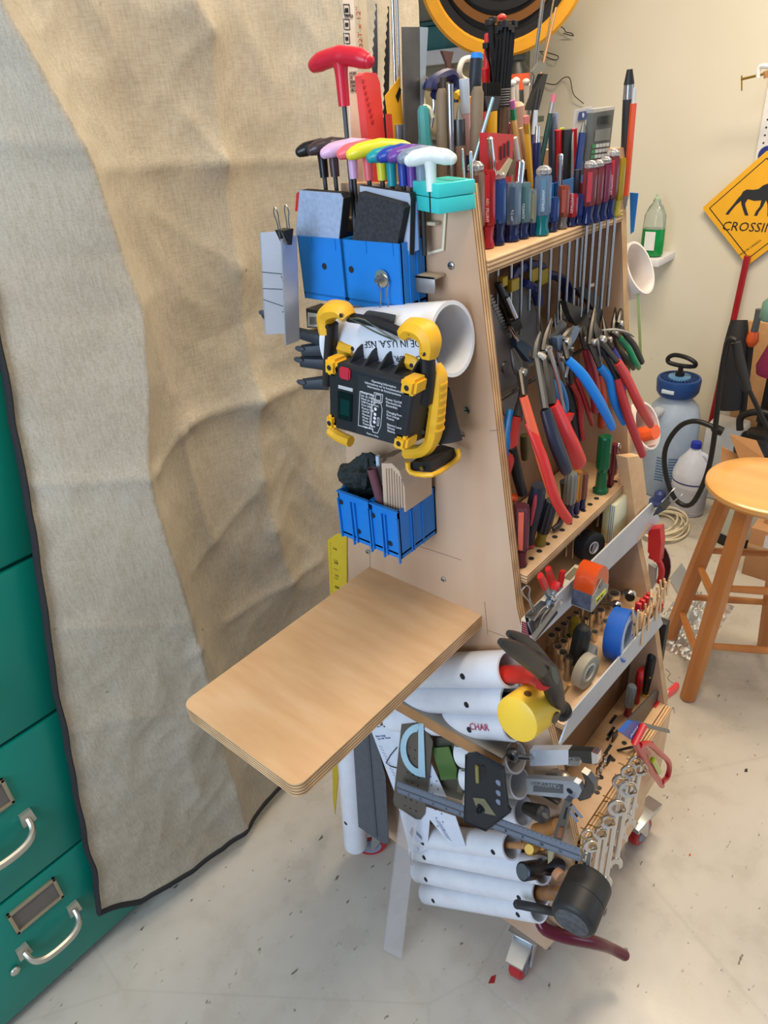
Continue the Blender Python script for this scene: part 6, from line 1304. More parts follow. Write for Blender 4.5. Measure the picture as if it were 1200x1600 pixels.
c_ = P(873, 828, z=Z2); t = thing('eye_hook', 'blackened metal hook piece lying on the middle shelf front', 'hook', c_)
MB().tube([c_ + V((-.012, .004, .006)), c_ + V((0, 0, .01)), c_ + V((.01, 0, .022)), c_ + V((.008, 0, .034))], [.004, .005, .005, .0035], 10, 3).build('hook', DSTEEL, t)
MB().lathe(c_ + V((.004, -.002, .012)), Y, [(0, .006), (.003, .006)], 14).build('ring', STEEL, t)
c_ = P(882, 800, z=Z2); solo('black_lever', MB().tube([c_, c_ + Z * .03, c_ + V((-.002, 0, .058))], [.005, .0075, .010], 12, 3), M((40, 44, 48), .45), 'small black bulb handle left of the smoky screwdriver', 'handle')
t = thing('yellow_block', 'yellow plastic holder deep on the middle shelf', 'holder', (.06, .16, Z2)); MB().box((.03, .150, Z2), (.095, .19, 1.035), .005).build('body', M((206, 160, 40), .45), t); MB().box((.045, .155, 1.0352), (.08, .185, 1.045), .003).build('lid', M((226, 180, 50), .45), t)
t = thing('awl', 'round tan wooden awl knob in front of the yellow holder', 'awl', (.058, .135, Z2)); MB().lathe((.058, .135, Z2), Z, [(0, .005), (.02, .007), (.035, .014), (.05, .016), (.062, .010), (.066, .002)], 20).build('knob', M((146, 110, 78), .4), t)
solo('orange_tip', MB().ball(P(800, 778, y=.13), .009, 12, (1, 1, .7)), ORG_, 'orange cap just above the maroon screwdriver', 'cap')
solo('black_twin_handles', MB().tube([P(800, 700, y=.13), P(808, 740, y=.125), P(816, 772, y=.12)], [.007, .008, .007], 10, 3), BLACK, 'black rubber handle hanging below the big blue grip', 'handle')
solo('olive_handle', MB().tube([P(819, 680, y=.15), P(820, 700, y=.15), P(820, 718, y=.15)], [.006, .007, .005], 10, 3), M((96, 84, 40), .5), 'olive wooden handle end between red and black grips', 'handle')
# scissors loops
for k, (a, b) in enumerate(((965, 705), (977, 712), (990, 700))):
    c_ = P(a, b, y=.11 + .012 * k); t = thing('scissors', ['steel hemostat scissors leftmost of the looped three', 'steel hemostat scissors in the middle of the looped three', 'steel hemostat scissors nearest the front post'][k], 'scissors', c_, 'steel scissors in the shelf holes')
    for sx in (-1, 1):
        o = c_ + V((sx * .008, .002 * sx, .0)); MB().tube([o + V((math.cos(q * PI / 5) * .0065, 0, math.sin(q * PI / 5) * .011)) for q in range(10)], .0014, 8, 2, closed=True).build('finger_loop', CHROME, t)
        MB().tube([o - Z * .011, c_ + V((sx * .002, 0, -.045)), c_ + V((-sx * .0005, 0, -.08))], [.0018, .0016, .001], 8, 2).build('blade', STEEL, t)
# dark shafts and white bits below the middle shelf
solo('blue_strap', MB().prism([P(829, 905, y=.16), P(840, 902, y=.16), P(832, 950, y=.16), P(823, 958, y=.16)], (0, .003, 0)), M((30, 74, 140), .5), 'blue strip standing in the shade under the middle shelf', 'strip')
for k, (a, b, c_, d) in enumerate(((872, 850, 868, 900), (888, 840, 884, 885), (852, 872, 855, 905), (918, 808, 916, 840), (928, 800, 925, 835))):
    solo('chisel_shank', MB().prism([P(a, b, y=.165), P(a + 5, b, y=.165), P(c_ + 4, d, y=.165), P(c_, d, y=.165)], (0, .003, 0)), M((110, 106, 100), .4, .7), ['flat chisel blade second from left below the middle shelf', 'flat chisel blade third from left below the middle shelf', 'flat chisel blade leftmost below the middle shelf', 'flat chisel blade fourth below the middle shelf by the note cards', 'flat chisel blade rightmost below the middle shelf'][k], 'blade')
# ================================================================ upper tray things
t = thing('stone_case', 'long white topped box with red striped end lying behind the upper metal lip', 'box', (.08, .068, .9002))
MB().box((-.004, .0605, .9005), (.165, .0785, .937), .001).build('body', M((205, 196, 176), .5, var=.15), t)
for k in range(7): MB().box((-.0055, .0625, .905 + k * .0043), (-.0035, .0765, .9075 + k * .0043), .0003).build('red_stripe', M((130, 28, 50), .45), t)
MB().box((.12, .064, .937), (.155, .075, .9376)).build('recess', M((120, 112, 90), .5), t)
MB().box((.03, .064, .937), (.10, .067, .9374)).build('red_print', M((170, 70, 66), .5), t)
t = thing('binder_clip', 'large worn binder clip on the near end of the upper metal lip', 'clip', P(840, 985, y=.05))
GC = M((104, 104, 104), .4, .6, var=.2)
def PV(a, b, y): return P(a, b, y=y)
MB().hexa([PV(820, 964, .058), PV(834, 970, .044), PV(868, 949, .044), PV(845, 941, .058), PV(820, 961, .058), PV(834, 967, .044), PV(868, 946, .044), PV(845, 938, .058)]).build('spine', GC, t, smooth=False)
MB().hexa([PV(834, 968, .044), PV(838, 1000, .050), PV(872, 958, .050), PV(868, 947, .044), PV(834, 968, .046), PV(838, 1000, .052), PV(872, 958, .052), PV(868, 947, .046)]).build('front_leaf', M((46, 48, 54), .35, .4), t, smooth=False)
MB().hexa([PV(820, 963, .060), PV(826, 992, .056), PV(832, 994, .056), PV(826, 966, .060), PV(820, 963, .062), PV(826, 992, .058), PV(832, 994, .058), PV(826, 966, .062)]).build('rear_leaf', BLACK, t, smooth=False)
MB().prism([PV(831, 994, .038), PV(877, 936, .038), PV(874, 948, .038), PV(836, 999, .038)], (0, .0015, 0)).build('flat_lever', M((140, 144, 148), .3, .8), t, smooth=False)
MB().tube([PV(832, 956, .05), PV(827, 940, .05), PV(818, 930, .05), PV(816, 922, .05), PV(822, 915, .05), PV(828, 920, .05), PV(827, 934, .05), PV(836, 954, .05)], .0012, 6, 4).build('wire_handle', STEEL, t)
MB().tube([PV(834, 970, .040), PV(846, 952, .040), PV(856, 946, .040), PV(857, 951, .040), PV(846, 966, .040), PV(836, 1000, .040)], .0011, 6, 4).build('wire_handle', STEEL, t)
t = binder_clip(P(1026, 800, y=.05), .030, .022, .016, X, (.35, -.5, .8), 'black binder clip on the far tip of the upper metal lip', True)
# spring clamps
for k, (tp1, tp2, pv, lb) in enumerate((((846, 904), (869, 912), (860, 934), 'small metal spring clamp with red tips, nearer the end panel'), ((858, 895), (878, 898), (870, 938), 'small metal spring clamp with red tips, nearer the tape measure'))):
    y_ = .050 + .012 * k; t = thing('spring_clamp', lb, 'clamp', P(*pv, y=y_), 'red tipped spring clamps'); pp_ = P(*pv, y=y_)
    for tp in (tp1, tp2):
        q = P(*tp, y=y_); MB().tube([pp_, pp_.lerp(q, .6), q], [.006, .0055, .005], 8, 2, .6).build('arm', M((130, 140, 150), .3, .8), t)
        MB().tube([pp_.lerp(q, .55), pp_.lerp(q, .8), q.lerp(pp_, -.15)], [.0062, .0068, .0056], 8, 3, .7).build('red_tip', M((200, 32, 34), .3), t)
        d_ = (pp_ - q).normalized(); MB().tube([pp_, pp_ + d_ * .012, pp_ + d_ * .022], [.006, .005, .002], 8, 2, .6).build('jaw', M((130, 140, 150), .3, .8), t)
    MB().lathe(pp_ - Y * .008, Y, [(0, .0042), (.016, .0042)], 12).build('spring_pin', CHROME, t)
# electrical tape
def roll(c, ax, r, ri, w_, body, core, label, name, extra=None):
    ax = V(ax).normalized(); t = thing(name, label, 'tape', c - Z * r)
    MB().lathe(c - ax * w_ / 2, ax, [(0, ri * 1.25), (0, r), (w_, r), (w_, ri * 1.25), (0, ri * 1.25)], 48, caps=False).build('tape', body, t, angle=.5)
    MB().lathe(c - ax * (w_ / 2 + .0004), ax, [(0, ri), (0, ri * 1.25), (w_ + .0008, ri * 1.25), (w_ + .0008, ri), (0, ri)], 40, caps=False).build('core', core, t, angle=.5); return t
c = P(920, 857, y=.090); c.z = .9275; t = roll(c, (-.30, -1, .12), .0265, .009, .022, M((38, 40, 44), .4), M((196, 194, 206), .5), 'black electrical tape roll on the upper tray', 'electrical_tape')
MB().lathe(c - V((0, .0105, 0)), -Y, [(0, .0001), (0, .0095), (.0004, .0095), (.0004, .0001)], 24, caps=False).build('core_label', M((170, 170, 190), .5), t)
# note cards
a = P(957, 850, y=.075); xE = P(985, 820, y=.075).x; zt_ = P(957, 797, y=.075).z
t = thing('note_cards', 'thick stack of cream note cards standing behind the upper metal lip', 'cards', (a.x, .09, .9002))
MB().box((a.x, .0762, .9005), (xE, .098, zt_), .0005).build('card_stack', M((238, 232, 192), .6), t)
for k in range(6): MB().box((a.x - .0012, .0775 + k * .0034, .902), (a.x + .002, .079 + k * .0034, zt_ - .002)).build('card_edge', M((150, 165, 180) if k < 3 else (226, 216, 150), .6), t)
# tape measure
o = P(924, 957, y=.016); x0_, z0_ = o.x, o.z
prof = [(0, 0), (.064, .004), (.066, .03), (.060, .052), (.046, .068), (.030, .074), (.014, .070), (.004, .060), (0, .046)]
t = thing('tape_measure', 'orange and grey tape measure clipped on the upper metal lip', 'tape measure', o)
lowp = [(0, 0), (.064, .004), (.066, .022), (.050, .030), (.032, .052), (.022, .046), (.012, .038), (0, .034)]
MB().prism([V((x0_ + a, .016, z0_ + b)) for a, b in [(a_ * .85, b_ * .93) for a_, b_ in lowp]], (0, .034, 0)).build('body', M((156, 156, 152), .5, var=.3, scale=60), t, smooth=False)
up = [(0, .034), (.012, .038), (.022, .046), (.032, .052), (.050, .030), (.066, .022), (.066, .034), (.062, .050), (.050, .066), (.034, .075), (.020, .074), (.008, .064), (.001, .050)]
MB().prism([V((x0_ + a, .017, z0_ + b)) for a, b in [(a_ * .85, b_ * .93) for a_, b_ in up]], (0, .032, 0)).build('orange_shell', M((226, 84, 30), .18, 0, .15, var=0), t, angle=.9)
MB().box((x0_ - .0006, .018, z0_ + .002), (x0_ + .001, .050, z0_ + .032), .0004).build('worn_front', M((84, 92, 112), .6, var=.5, scale=80), t)
MB().lathe((x0_ + .024, .0155, z0_ + .040), -Y, [(0, .007), (.0012, .007), (.0014, .005)], 20).build('side_button', M((110, 112, 108), .4), t)
MB().box((x0_ + .012, .0152, z0_ + .008), (x0_ + .046, .0160, z0_ + .018)).build('yellow_label', M((222, 222, 60), .5), t)
text('25FT 8M', .006, (x0_ + .014, .0149, z0_ + .0105), X, Z, INK, t)
# ================================================================ lower tray
Z3 = .7402
SOC = M((226, 220, 208), .18, .85, var=0)
k = 0
def socket(c, r, h, label, grp, n=16):
    t = thing('socket', label, 'socket', c, grp)
    MB().lathe(c, Z, [(0, r * .8), (h * .45, r * .85), (h * .55, r), (h, r), (h, r * .72), (h * .6, r * .6), (h * .6, .0005)], n, caps=True).build('body', SOC, t, angle=.5)
    MB().lathe(c + Z * h * .62, Z, [(0, .0005), (0, r * .66), (.0004, r * .66)], 12, caps=False).build('socket_bore', M((60, 52, 46), .4, .6), t); return t
for row, (a0, b0, a1, b1, n, nm) in enumerate((((862), 992, 948, 908, 10, 'back row'), (872, 1010, 925, 952, 7, 'front row'))):
    for i in range(n):
        f_ = i / (n - 1); c = P(a0 + (a1 - a0) * f_, b0 + (b1 - b0) * f_, z=.782); c.z = Z3; k += 1
        socket(c, .0085 - .003 * f_, .042 - .008 * f_, ['first', 'second', 'third', 'fourth', 'fifth', 'sixth', 'seventh', 'eighth', 'ninth', 'tenth'][i] + ' chrome socket from the near end, ' + nm + ' under the upper metal lip', 'chrome sockets in two rows')
pr_ = thing('socket_rack', 'wooden strip with pegs the sockets stand in', 'rack', (.15, .09, Z3)); a = P(860, 1000, z=Z3); 
MB().box((.03, .112, Z3), (.33, .145, .7435 + .012), .001).build('strip', PLY, pr_)
for k2, (a, b, r, h, lb) in enumerate(((878, 1042, .010, .034, 'square drive chrome socket in front of the black grip'), (957, 950, .012, .036, 'large round chrome socket left of the blue tape'), (936, 972, .009, .030, 'medium chrome socket beside the black grip'), (945, 985, .0075, .022, 'small dark socket between the grip and blue tape'), (928, 1000, .007, .020, 'tiny chrome socket on the tray behind the grip'))):
    c = P(a, b, z=Z3); socket(c, r, h, lb, None, 20)
rod('socket_extension', 889, 1012, 887, 1050, .055, .0065, STEEL, 'tall steel socket extension beside the square drive socket', 'socket', z=Z3) if False else None
c = P(886, 1062, z=Z3); t = thing('deep_socket', 'tall dull steel deep socket beside the square drive socket', 'socket', c); MB().lathe(c, Z, [(0, .006), (.04, .0065), (.042, .008), (.052, .008), (.052, .005), (.045, .004)], 14).build('body', STEEL, t)
c = P(897, 1052, z=Z3); a = P(912, 978, x=c.x + .004); t = thing('grip_screwdriver', 'black ribbed rubber grip screwdriver with yellow base on the lower tray', 'screwdriver', c); d = (a - c)
MB().lathe(c, d, [(0, .007), (.004, .0095), (d.length * .3, .0085)], 16, flute=.1).build('base', tr((170, 150, 40), .4), t)
MB().lathe(c + d * .25, d, [(0, .0125), (.006, .0145), (d.length * .62, .0145), (d.length * .72, .011), (d.length * .75, .004)], 20, flute=.07).build('grip', M((34, 36, 36), .55), t)
c = P(898, 985, z=.79); c.z = Z3; t = thing('screwdriver', 'yellow clear screwdriver handle behind the black ribbed grip', 'screwdriver', c); MB().lathe(c, Z, [(0, .006), (.05, .009), (.075, .008)], 14, flute=.1).build('handle', tr((180, 160, 50), .4), t); MB().lathe(c, Z, [(0, .003), (.01, .003)], 8).build('tip', STEEL, t)
# ratchets
for (a, b, r, lb) in ((983, 928, .013, 'chrome ball headed ratchet at the far end of the trays'), (963, 945, .010, 'smaller chrome ratchet head below the ball headed one')):
    c = P(a, b, y=.05); t = thing('ratchet', lb, 'ratchet', c - Z * r)
    MB().ball(c, r, 20, (1, 1, .8)).build('head', CHROME, t); MB().lathe(c - Y * r * .4 - X * r * .6, V((-1, -.6, 0)), [(0, r * .7), (r * .3, r * .62), (r * .3, r * .3)], 16).build('black_plate', BLACK, t)
    MB().cyl(c, c + V((.03, .05, -.035)), r * .4, n=10).build('handle', CHROME, t)
# painter's tape
c = P(969, 991, y=.0125); t = roll(c, (.10, -1, .10), .046, .028, .030, M((16, 92, 190), .5), M((170, 186, 214), .5), 'big blue painter\'s tape roll leaning behind the lower metal lip', 'painters_tape')
ax_ = V((.10, -1, .10)).normalized(); lab_c = c + ax_ * .0154
MB().lathe(c + ax_ * .0151, ax_, [(0, .0350), (0, .041), (.0003, .041), (.0003, .0350)], 40, caps=False).build('white_ring', M((150, 176, 216), .5), t)
rr_ = ax_.cross(Z).normalized() * -1
MB().box(V((-.0001, -.0001, -.0001)), V((.0001, .0001, .0001))).build('speck', BLUG, t) if False else None
MB().prism([lab_c + rr_ * .012 + Z * .018, lab_c + rr_ * .030 + Z * .010, lab_c + rr_ * .032 - Z * .018, lab_c + rr_ * .014 - Z * .024], ax_ * .0006).build('label', WHITE, t, smooth=False)
text('3M', .012, lab_c + ax_ * .0012 + rr_ * .014 + Z * .002, rr_, Z, INK, t)
text('BLUE', .008, lab_c + ax_ * .0012 + rr_ * .014 - Z * .012, rr_, Z, M((30, 70, 160), .5), t)
# clear tape
c = P(912, 1078, y=.022); c.z = Z3 + .034; t = roll(c, (-.1, -1, .0), .030, .014, .016, M((214, 208, 190), .3, 0, .35), M((226, 224, 216), .4), 'clear sticky tape roll in a dispenser near the lower lip', 'clear_tape')
MB().hexa([c + V(q) for q in ((.0, .0, -.028), (.045, .0, -.028), (.045, .018, -.028), (.0, .018, -.028), (.01, .0, .010), (.040, .0, .024), (.040, .018, .024), (.01, .018, .010))]).build('dispenser', M((190, 196, 200), .2, 0, .6, var=0), t, smooth=False)
for k, (p, q, w_, lb) in enumerate((((852, 1123), (878, 1158), .006, 'tan wood stick crossing below the yellow mallet'), ((868, 1105), (890, 1070), .004, 'thin brown stick leaning on the clear tape'), ((843, 1150), (868, 1128), .005, 'short dark strip under the yellow mallet'))):
    solo('wood_stick', MB().tube([P(*p, x=.03 + .01 * k), P(*q, x=.035 + .01 * k)], w_, 4, 0, .5), M((186, 130, 76) if k != 2 else (84, 70, 60), .5), lb, 'stick')
# clothespins on the lower lip
pins = [((1000, 1008), (1004, 958)), ((993, 995), (993, 952)), ((1010, 985), (1013, 945)), ((1022, 970), (1026, 930)), ((1029, 958), (1031, 918)), ((1035, 942), (1036, 908)), ((1040, 930), (1042, 905)), ((1018, 945), (1021, 922))]
for k, (b, a) in enumerate(pins):
    q, p = P(*b, y=-.008), P(*a, y=-.003); t = thing('clothespin', ['lowest', 'second', 'third', 'fourth', 'fifth', 'sixth', 'seventh', 'back'][k] + ' wooden clothespin of the cluster on the lower metal lip, counted from the blue tape', 'clothespin', q, 'clothespins on the lower metal lip')
    for s in (-1, 1): MB().tube([q + Y * .003 * s, q.lerp(p, .5) + Y * .0022 * s, p + Y * .005 * s], [.0022, .0035, .0025], 4, 1, .8).build('prong', M((222, 186, 140), .6), t, angle=.2)
    MB().lathe(q.lerp(p, .5) - X * .005, X, [(0, .0018), (.010, .0018)], 8).build('spring', STEEL, t)
for k, (a, b) in enumerate(((997, 950), (1003, 945), (1009, 940), (1014, 935), (1012, 968), (1018, 962), (1025, 955), (1032, 948))):
    p = P(a, b, y=.010); t = thing('red_clip', ['first', 'second', 'third', 'fourth'][k % 4] + (' red clip of the upper row, counted from the blue tape' if k < 4 else ' red clip of the lower row among the clothespins'), 'clip', p - Z * .012, 'red clips among the clothespins')
    MB().box(p + V((-.004, -.005, -.012)), p + V((.003, .005, .012)), .001).build('body', M((196, 34, 40), .35), t); MB().cyl(p + V((-.003, -.0055, -.004)), p + V((.003, -.0055, -.004)), .0015, n=8).build('pin', STEEL, t)
# things outside the far panel
t = thing('red_caulk_tool', 'red plastic handled tool hung outside the far panel', 'tool', P(1025, 890, x=.44))
MB().prism([P(1013, 828, x=.43), P(1031, 826, x=.43), P(1033, 850, x=.43), P(1030, 880, x=.43), P(1022, 878, x=.43), P(1012, 862, x=.43)], (.02, 0, 0)).build('handle', RED, t, smooth=False)
MB().tube([P(1015, 868, x=.44), P(1028, 875, x=.44), P(1034, 892, x=.44), P(1030, 910, x=.44)], .006, 10, 4).build('curved_grip', M((176, 36, 42), .35), t)
MB().prism([P(1013, 880, x=.445), P(1024, 888, x=.445), P(1022, 915, x=.445), P(1013, 930, x=.445)], (.01, 0, 0)).build('metal_plate', ALU, t, smooth=False)
t = thing('round_blade', 'dark maroon curved disc blade outside the far panel', 'blade', P(1040, 900, x=.46))
MB().prism([P(a, b, x=.465) for a, b in ((1030, 850), (1040, 858), (1047, 875), (1047, 895), (1040, 915), (1032, 925), (1028, 900))], (.003, 0, 0)).build('disc', M((70, 34, 38), .3, .3), t, smooth=False); MB().tube([P(a, b, x=.462) for a, b in ((1030, 850), (1040, 858), (1047, 875), (1047, 895), (1040, 915))], .0012, 6, 2).build('rim', STEEL, t)
solo('black_level', MB().box(P(1021, 1100, x=.43), P(1010, 965, x=.43) + V((.02, 0, 0)), .002), M((26, 26, 28), .5), 'long black bar hanging outside the far panel', 'bar')
# ================================================================ ledge things
ZL = .5002
screwdriver(981, 1117, 1070, .0095, tr((190, 200, 200), .6), tr((150, 24, 34), .35), z=ZL, L=.07, label='clear screwdriver with deep red collar standing on the ledge', ptx=984)
t = thing('box_cutter', 'red plastic cutter with a hole standing behind the clear screwdriver', 'knife', P(995, 1098, z=ZL))
c = P(995, 1098, z=ZL); a = P(1001, 1046, x=c.x + .004); MB().tube([c, c.lerp(a, .4), c.lerp(a, .8), a], [.007, .010, .012, .009], 12, 4, .6, hint=(0, 1, 0)).build('handle', M((200, 30, 36), .3), t)
n_ = (CAM - a).normalized(); MB().lathe(c.lerp(a, .65) + n_ * .0075, n_, [(0, .005), (.002, .005)], 14).build('hole', M((90, 14, 20), .5), t)
for k, (b0, a0, lb) in enumerate((((1008, 1086), (1021, 1020), 'black and yellow handled chisel standing on the ledge'), ((993, 1072), (1003, 1026), 'plain black handled chisel behind the red box cutter'))):
    c = P(*b0, z=ZL); a = P(*a0, x=c.x + .004); t = thing('chisel', lb, 'chisel', c)
    MB().tube([c, c.lerp(a, .25), c.lerp(a, .6), a.lerp(c, .08), a], [.007, .009, .0125, .013, .007], 14, 4, .8).build('handle', M((34, 36, 38), .4), t)
    MB().lathe(c, a - c, [(0, .0075), (.006, .0085)], 14).build('collar', YEL, t)
    if k == 0:
        n_ = (CAM - c).normalized()
        for f_, sz in ((.45, .006), (.78, .0055)):
            q = c.lerp(a, f_) + n_ * .0105; MB().ball(q, sz, 12, (.5, .8, 1.3)).build('yellow_inlay', M((190, 150, 60), .4), t)
t = thing('pull_saw', 'grey bladed saw with red holed handle lying over the ledge', 'saw', P(1005, 1130, y=-.02))
MB().prism([P(a, b, y=-.02) for a, b in ((1026, 1077), (1038, 1092), (1008, 1126), (975, 1137), (981, 1124))], (0, .002, 0)).build('blade', M((72, 72, 72), .4, .5), t, smooth=False)
MB().tube([P(1022, 1108, y=-.022), P(1035, 1092, y=-.022), P(1052, 1078, y=-.022), P(1057, 1072, y=-.022)], [.007, .010, .013, .011], 12, 4, .6, hint=(0, 1, 0)).build('handle', M((206, 38, 44), .3), t)
MB().lathe(P(1043, 1082, y=-.0305), -Y, [(0, .0055), (.001, .0055)], 16).build('hole', M((214, 200, 190), .6), t)
t = thing('try_square', 'red framed square with blue label, grey blade and green vial', 'square', P(1010, 1180, y=-0.0800))
MB().prism([P(a, b, y=-0.0650) for a, b in ((985, 1128), (1003, 1129), (1046, 1140), (1047, 1146), (1003, 1136))], (0, .003, 0)).build('blade', M((120, 122, 124), .4, .6), t, smooth=False)
MB().prism([P(a, b, y=-0.0700) for a, b in ((988, 1128), (1006, 1131), (990, 1158), (972, 1145))], (0, .008, 0)).build('stock', M((26, 84, 170), .4), t, smooth=False)
text('BORA', .011, P(985, 1154, y=-0.0705), P(999, 1134, y=-0.0705) - P(985, 1154, y=-0.0705), Z, WINK, t)
rdm = M((196, 34, 44), .3)
MB().tube([P(a, b, y=-0.0750) for a, b in ((1006, 1133), (992, 1160), (1000, 1175), (1034, 1227))], .0062, 8, 1).build('frame', rdm, t)
MB().tube([P(a, b, y=-0.0780) for a, b in ((1000, 1165), (1014, 1162), (1030, 1176), (1043, 1188), (1046, 1200), (1042, 1215), (1034, 1222))], .0055, 8, 3).build('loop', rdm, t)
MB().prism([P(a, b, y=-0.0740) for a, b in ((990, 1160), (1006, 1162), (1018, 1178), (1008, 1186))], (0, .006, 0)).build('web', rdm, t, smooth=False)
MB().cyl(P(1020, 1187, y=-0.0820), P(1030, 1206, y=-0.0820), .0052, n=14).build('vial', M((190, 214, 60), .15, 0, .3), t)
t = thing('screwdriver', 'yellow amber handle lying beyond the red saw handle', 'screwdriver', P(1030, 1120, y=-.03))
MB().lathe(P(1008, 1122, y=.0), P(1050, 1120, y=-.03) - P(1008, 1122, y=.0), [(0, .007), (.004, .010), (.045, .011), (.055, .009), (.06, .003)], 14, flute=.1).build('handle', tr((196, 160, 60), .35), t)
MB().tube([P(1046, 1112, y=-.03), P(1052, 1106, y=-.03), P(1054, 1114, y=-.03)], .0015, 6, 3).build('hook', STEEL, t)
solo('flat_bar', MB().tube([P(957, 1174, y=0), P(985, 1168, y=-.03), P(1018, 1160, y=-.05)], [.003, .005, .005], 4, 2, .6), M((60, 56, 54), .4, .6), 'dark flat steel bar leaning out of a ledge slot', 'bar')
solo('dark_block', MB().box(P(954, 1160, z=ZL), P(966, 1150, z=ZL) + Z * .018, .003), M((80, 74, 66), .4, .6), 'dark metal block on the ledge beside the blue label', 'block')
for k, (a, b) in enumerate(((938, 1205), (944, 1193), (934, 1212))):
    c = P(a, b, z=ZL); t = thing('wing_nut', ['bright chrome folded bit on the ledge, middle of the three', 'bright chrome folded bit on the ledge, farthest of the three', 'bright chrome folded bit on the ledge, nearest of the three'][k], 'bit', c)
    for s in (-1, 1): MB().tube([c + V((s * .002, 0, .001)), c + V((s * .008, s * .003, .008)), c + V((s * .012, -.002, .018))], [.003, .0045, .002], 8, 3, .5).build('wing', CHROME, t)
# ================================================================ wrenches on brass hooks
WR = M((222, 222, 222), .22, .85, var=0)
ORD = ['nearest', 'second', 'third', 'fourth', 'fifth', 'sixth', 'seventh', 'eighth', 'ninth', 'tenth', 'eleventh', 'twelfth', 'farthest']
wl_ = [((916, 1340), .0110, .09), ((923, 1322), .0120, .10), ((918, 1304), .0110, .10), ((938, 1302), .0130, .13), ((950, 1284), .0140, .15), ((964, 1262), .0170, .17), ((981, 1233), .0180, .17), ((970, 1222), .0160, .15), ((988, 1216), .0150, .14), ((982, 1206), .0140, .14), ((1000, 1202), .0140, .12), ((993, 1190), .0120, .12), ((1004, 1182), .0110, .11)]
wl_.sort(key=lambda w_: P(*w_[0], y=-.06).x)
for k, (c_, r, L) in enumerate(wl_):
    r *= .84; L = L * 1.15 + .01
    y_ = -.062 - .007 * (k % 3); c = P(*c_, y=y_)
    t = thing('combination_wrench', ORD[k] + (' chrome combination wrench from the near end of the ledge, hanging on a brass hook' if 0 < k < 12 else ' chrome combination wrench of the row hanging along the ledge'), 'wrench', c - Z * L, 'combination wrenches hung along the ledge')
    n_ = V((-.80, -.55, .25)).normalized(); R1 = MB(); R1.lathe(c - n_ * r * .22, n_, [(0, r * .66), (0, r * 1.08), (r * .08, r * 1.12), (r * .36, r * 1.12), (r * .44, r * 1.08), (r * .44, r * .66), (0, r * .66)], 28, caps=False)
    R1.build('ring_end', WR, t, angle=.5)
    s_ = n_.cross(Z).normalized()
    dn = V((-.02, 0, -1)).normalized()
    MB().tube([c + dn * r * 1.05, c + dn * L * .5, c + dn * (L - r)], [r * .40, r * .30, r * .36], 8, 2, .5, hint=n_).build('shank', WR, t)
    e = c + dn * L
    MB().prism([e + s_ * a * r + dn * b * r - n_ * r * .25 for a, b in ((-.35, -1.1), (-.78, -.4), (-.8, .4), (-.45, .8), (-.38, .1), (.0, -.25), (.38, .1), (.45, .8), (.8, .4), (.78, -.4), (.35, -1.1))], n_ * r * .5).build('open_end', WR, t, smooth=False)
    h_ = thing('cup_hook', 'small brass cup hook carrying the ' + ORD[k] + ' combination wrench of the row', 'hook', c + Z * r * .6, 'brass hooks along the ledge front')
    MB().tube([V((c.x, -.050, c.z + r * .8)), V((c.x, y_ - r * .5, c.z + r * .9)), V((c.x, y_ - r * 1.0, c.z + r * .2)), V((c.x, y_ - r * .3, c.z - r * .5))], .0010, 6, 3).build('hook', BRASS, h_)
for k, (a, b) in enumerate(((945, 1254), (931, 1276), (921, 1291), (905, 1322), (912, 1344))):
    c = P(a, b, y=-.052); h_ = thing('cup_hook', ['farthest', 'second farthest', 'middle', 'second nearest', 'nearest'][k] + ' of the five empty brass hooks on the ledge front', 'hook', c, 'empty brass hooks along the ledge front')
    MB().tube([c + V((0, .002, .002)), c + V((.0, -.006, .006)), c + V((.0, -.012, .0)), c + V((0, -.010, -.010))], .0011, 6, 3).build('hook', BRASS, h_)
# ================================================================ hammers and wrenches in the pipes
def pipept(i, out, dx=0, dz=0):
    a, d = PIPES[i]; return a - d * out + V((dx, 0, dz))
HB = M((54, 52, 54), .4, .7, var=.2)
t = thing('claw_hammer', 'black claw hammer whose red handle sits in the highest white pipe', 'hammer', P(865, 1100, y=.03))
yh = -.005
body = MB().tube([P(a, b, y=yh) for a, b in ((836, 1032), (856, 1052), (866, 1080), (873, 1100), (881, 1116))], [.012, .0165, .0160, .0115, .0125], 12, 4, .8, hint=(0, 1, 0)).build('head', HB, t)
for k, (pts_, dy) in enumerate(((((846, 1044), (822, 1026), (800, 1012), (781, 1002)), .010), (((850, 1040), (832, 1016), (812, 1000), (794, 989)), -.012))):
    MB().tube([P(a, b, y=yh - dy) for a, b in pts_], [.0135, .0120, .0095, .0040], 8, 4, .75, hint=(0, 1, 0)).build('claw', M((58, 57, 58), .38, .6, var=.3), t)
MB().lathe(P(877, 1108, y=yh), P(883, 1120, y=yh) - P(877, 1108, y=yh), [(0, .011), (.003, .0145), (.010, .0145), (.012, .012)], 20).build('face', M((44, 42, 42), .4, .6), t)
MB().prism([P(a, b, y=yh - .0225) for a, b in ((860, 1040), (868, 1044), (874, 1060), (870, 1070), (864, 1060))], (0, -.0006, 0)).build('side_badge', M((84, 92, 84), .5), t, smooth=False)
q = pipept(0, .006, -.004, -.008); MB().tube([q + PIPES[0][1] * .10, q, P(835, 1058, y=.03), P(850, 1068, y=yh)], [.0155, .0165, .014, .012], 14, 3, .75).build('handle', M((190, 44, 34), .4, var=.25), t)
t = thing('plastic_mallet', 'bright yellow plastic headed mallet hanging out of the second pipe', 'mallet', P(820, 1120, x=-.07))
A, B = P(806, 1125, x=-.100), P(846, 1096, x=-.035); d = B - A
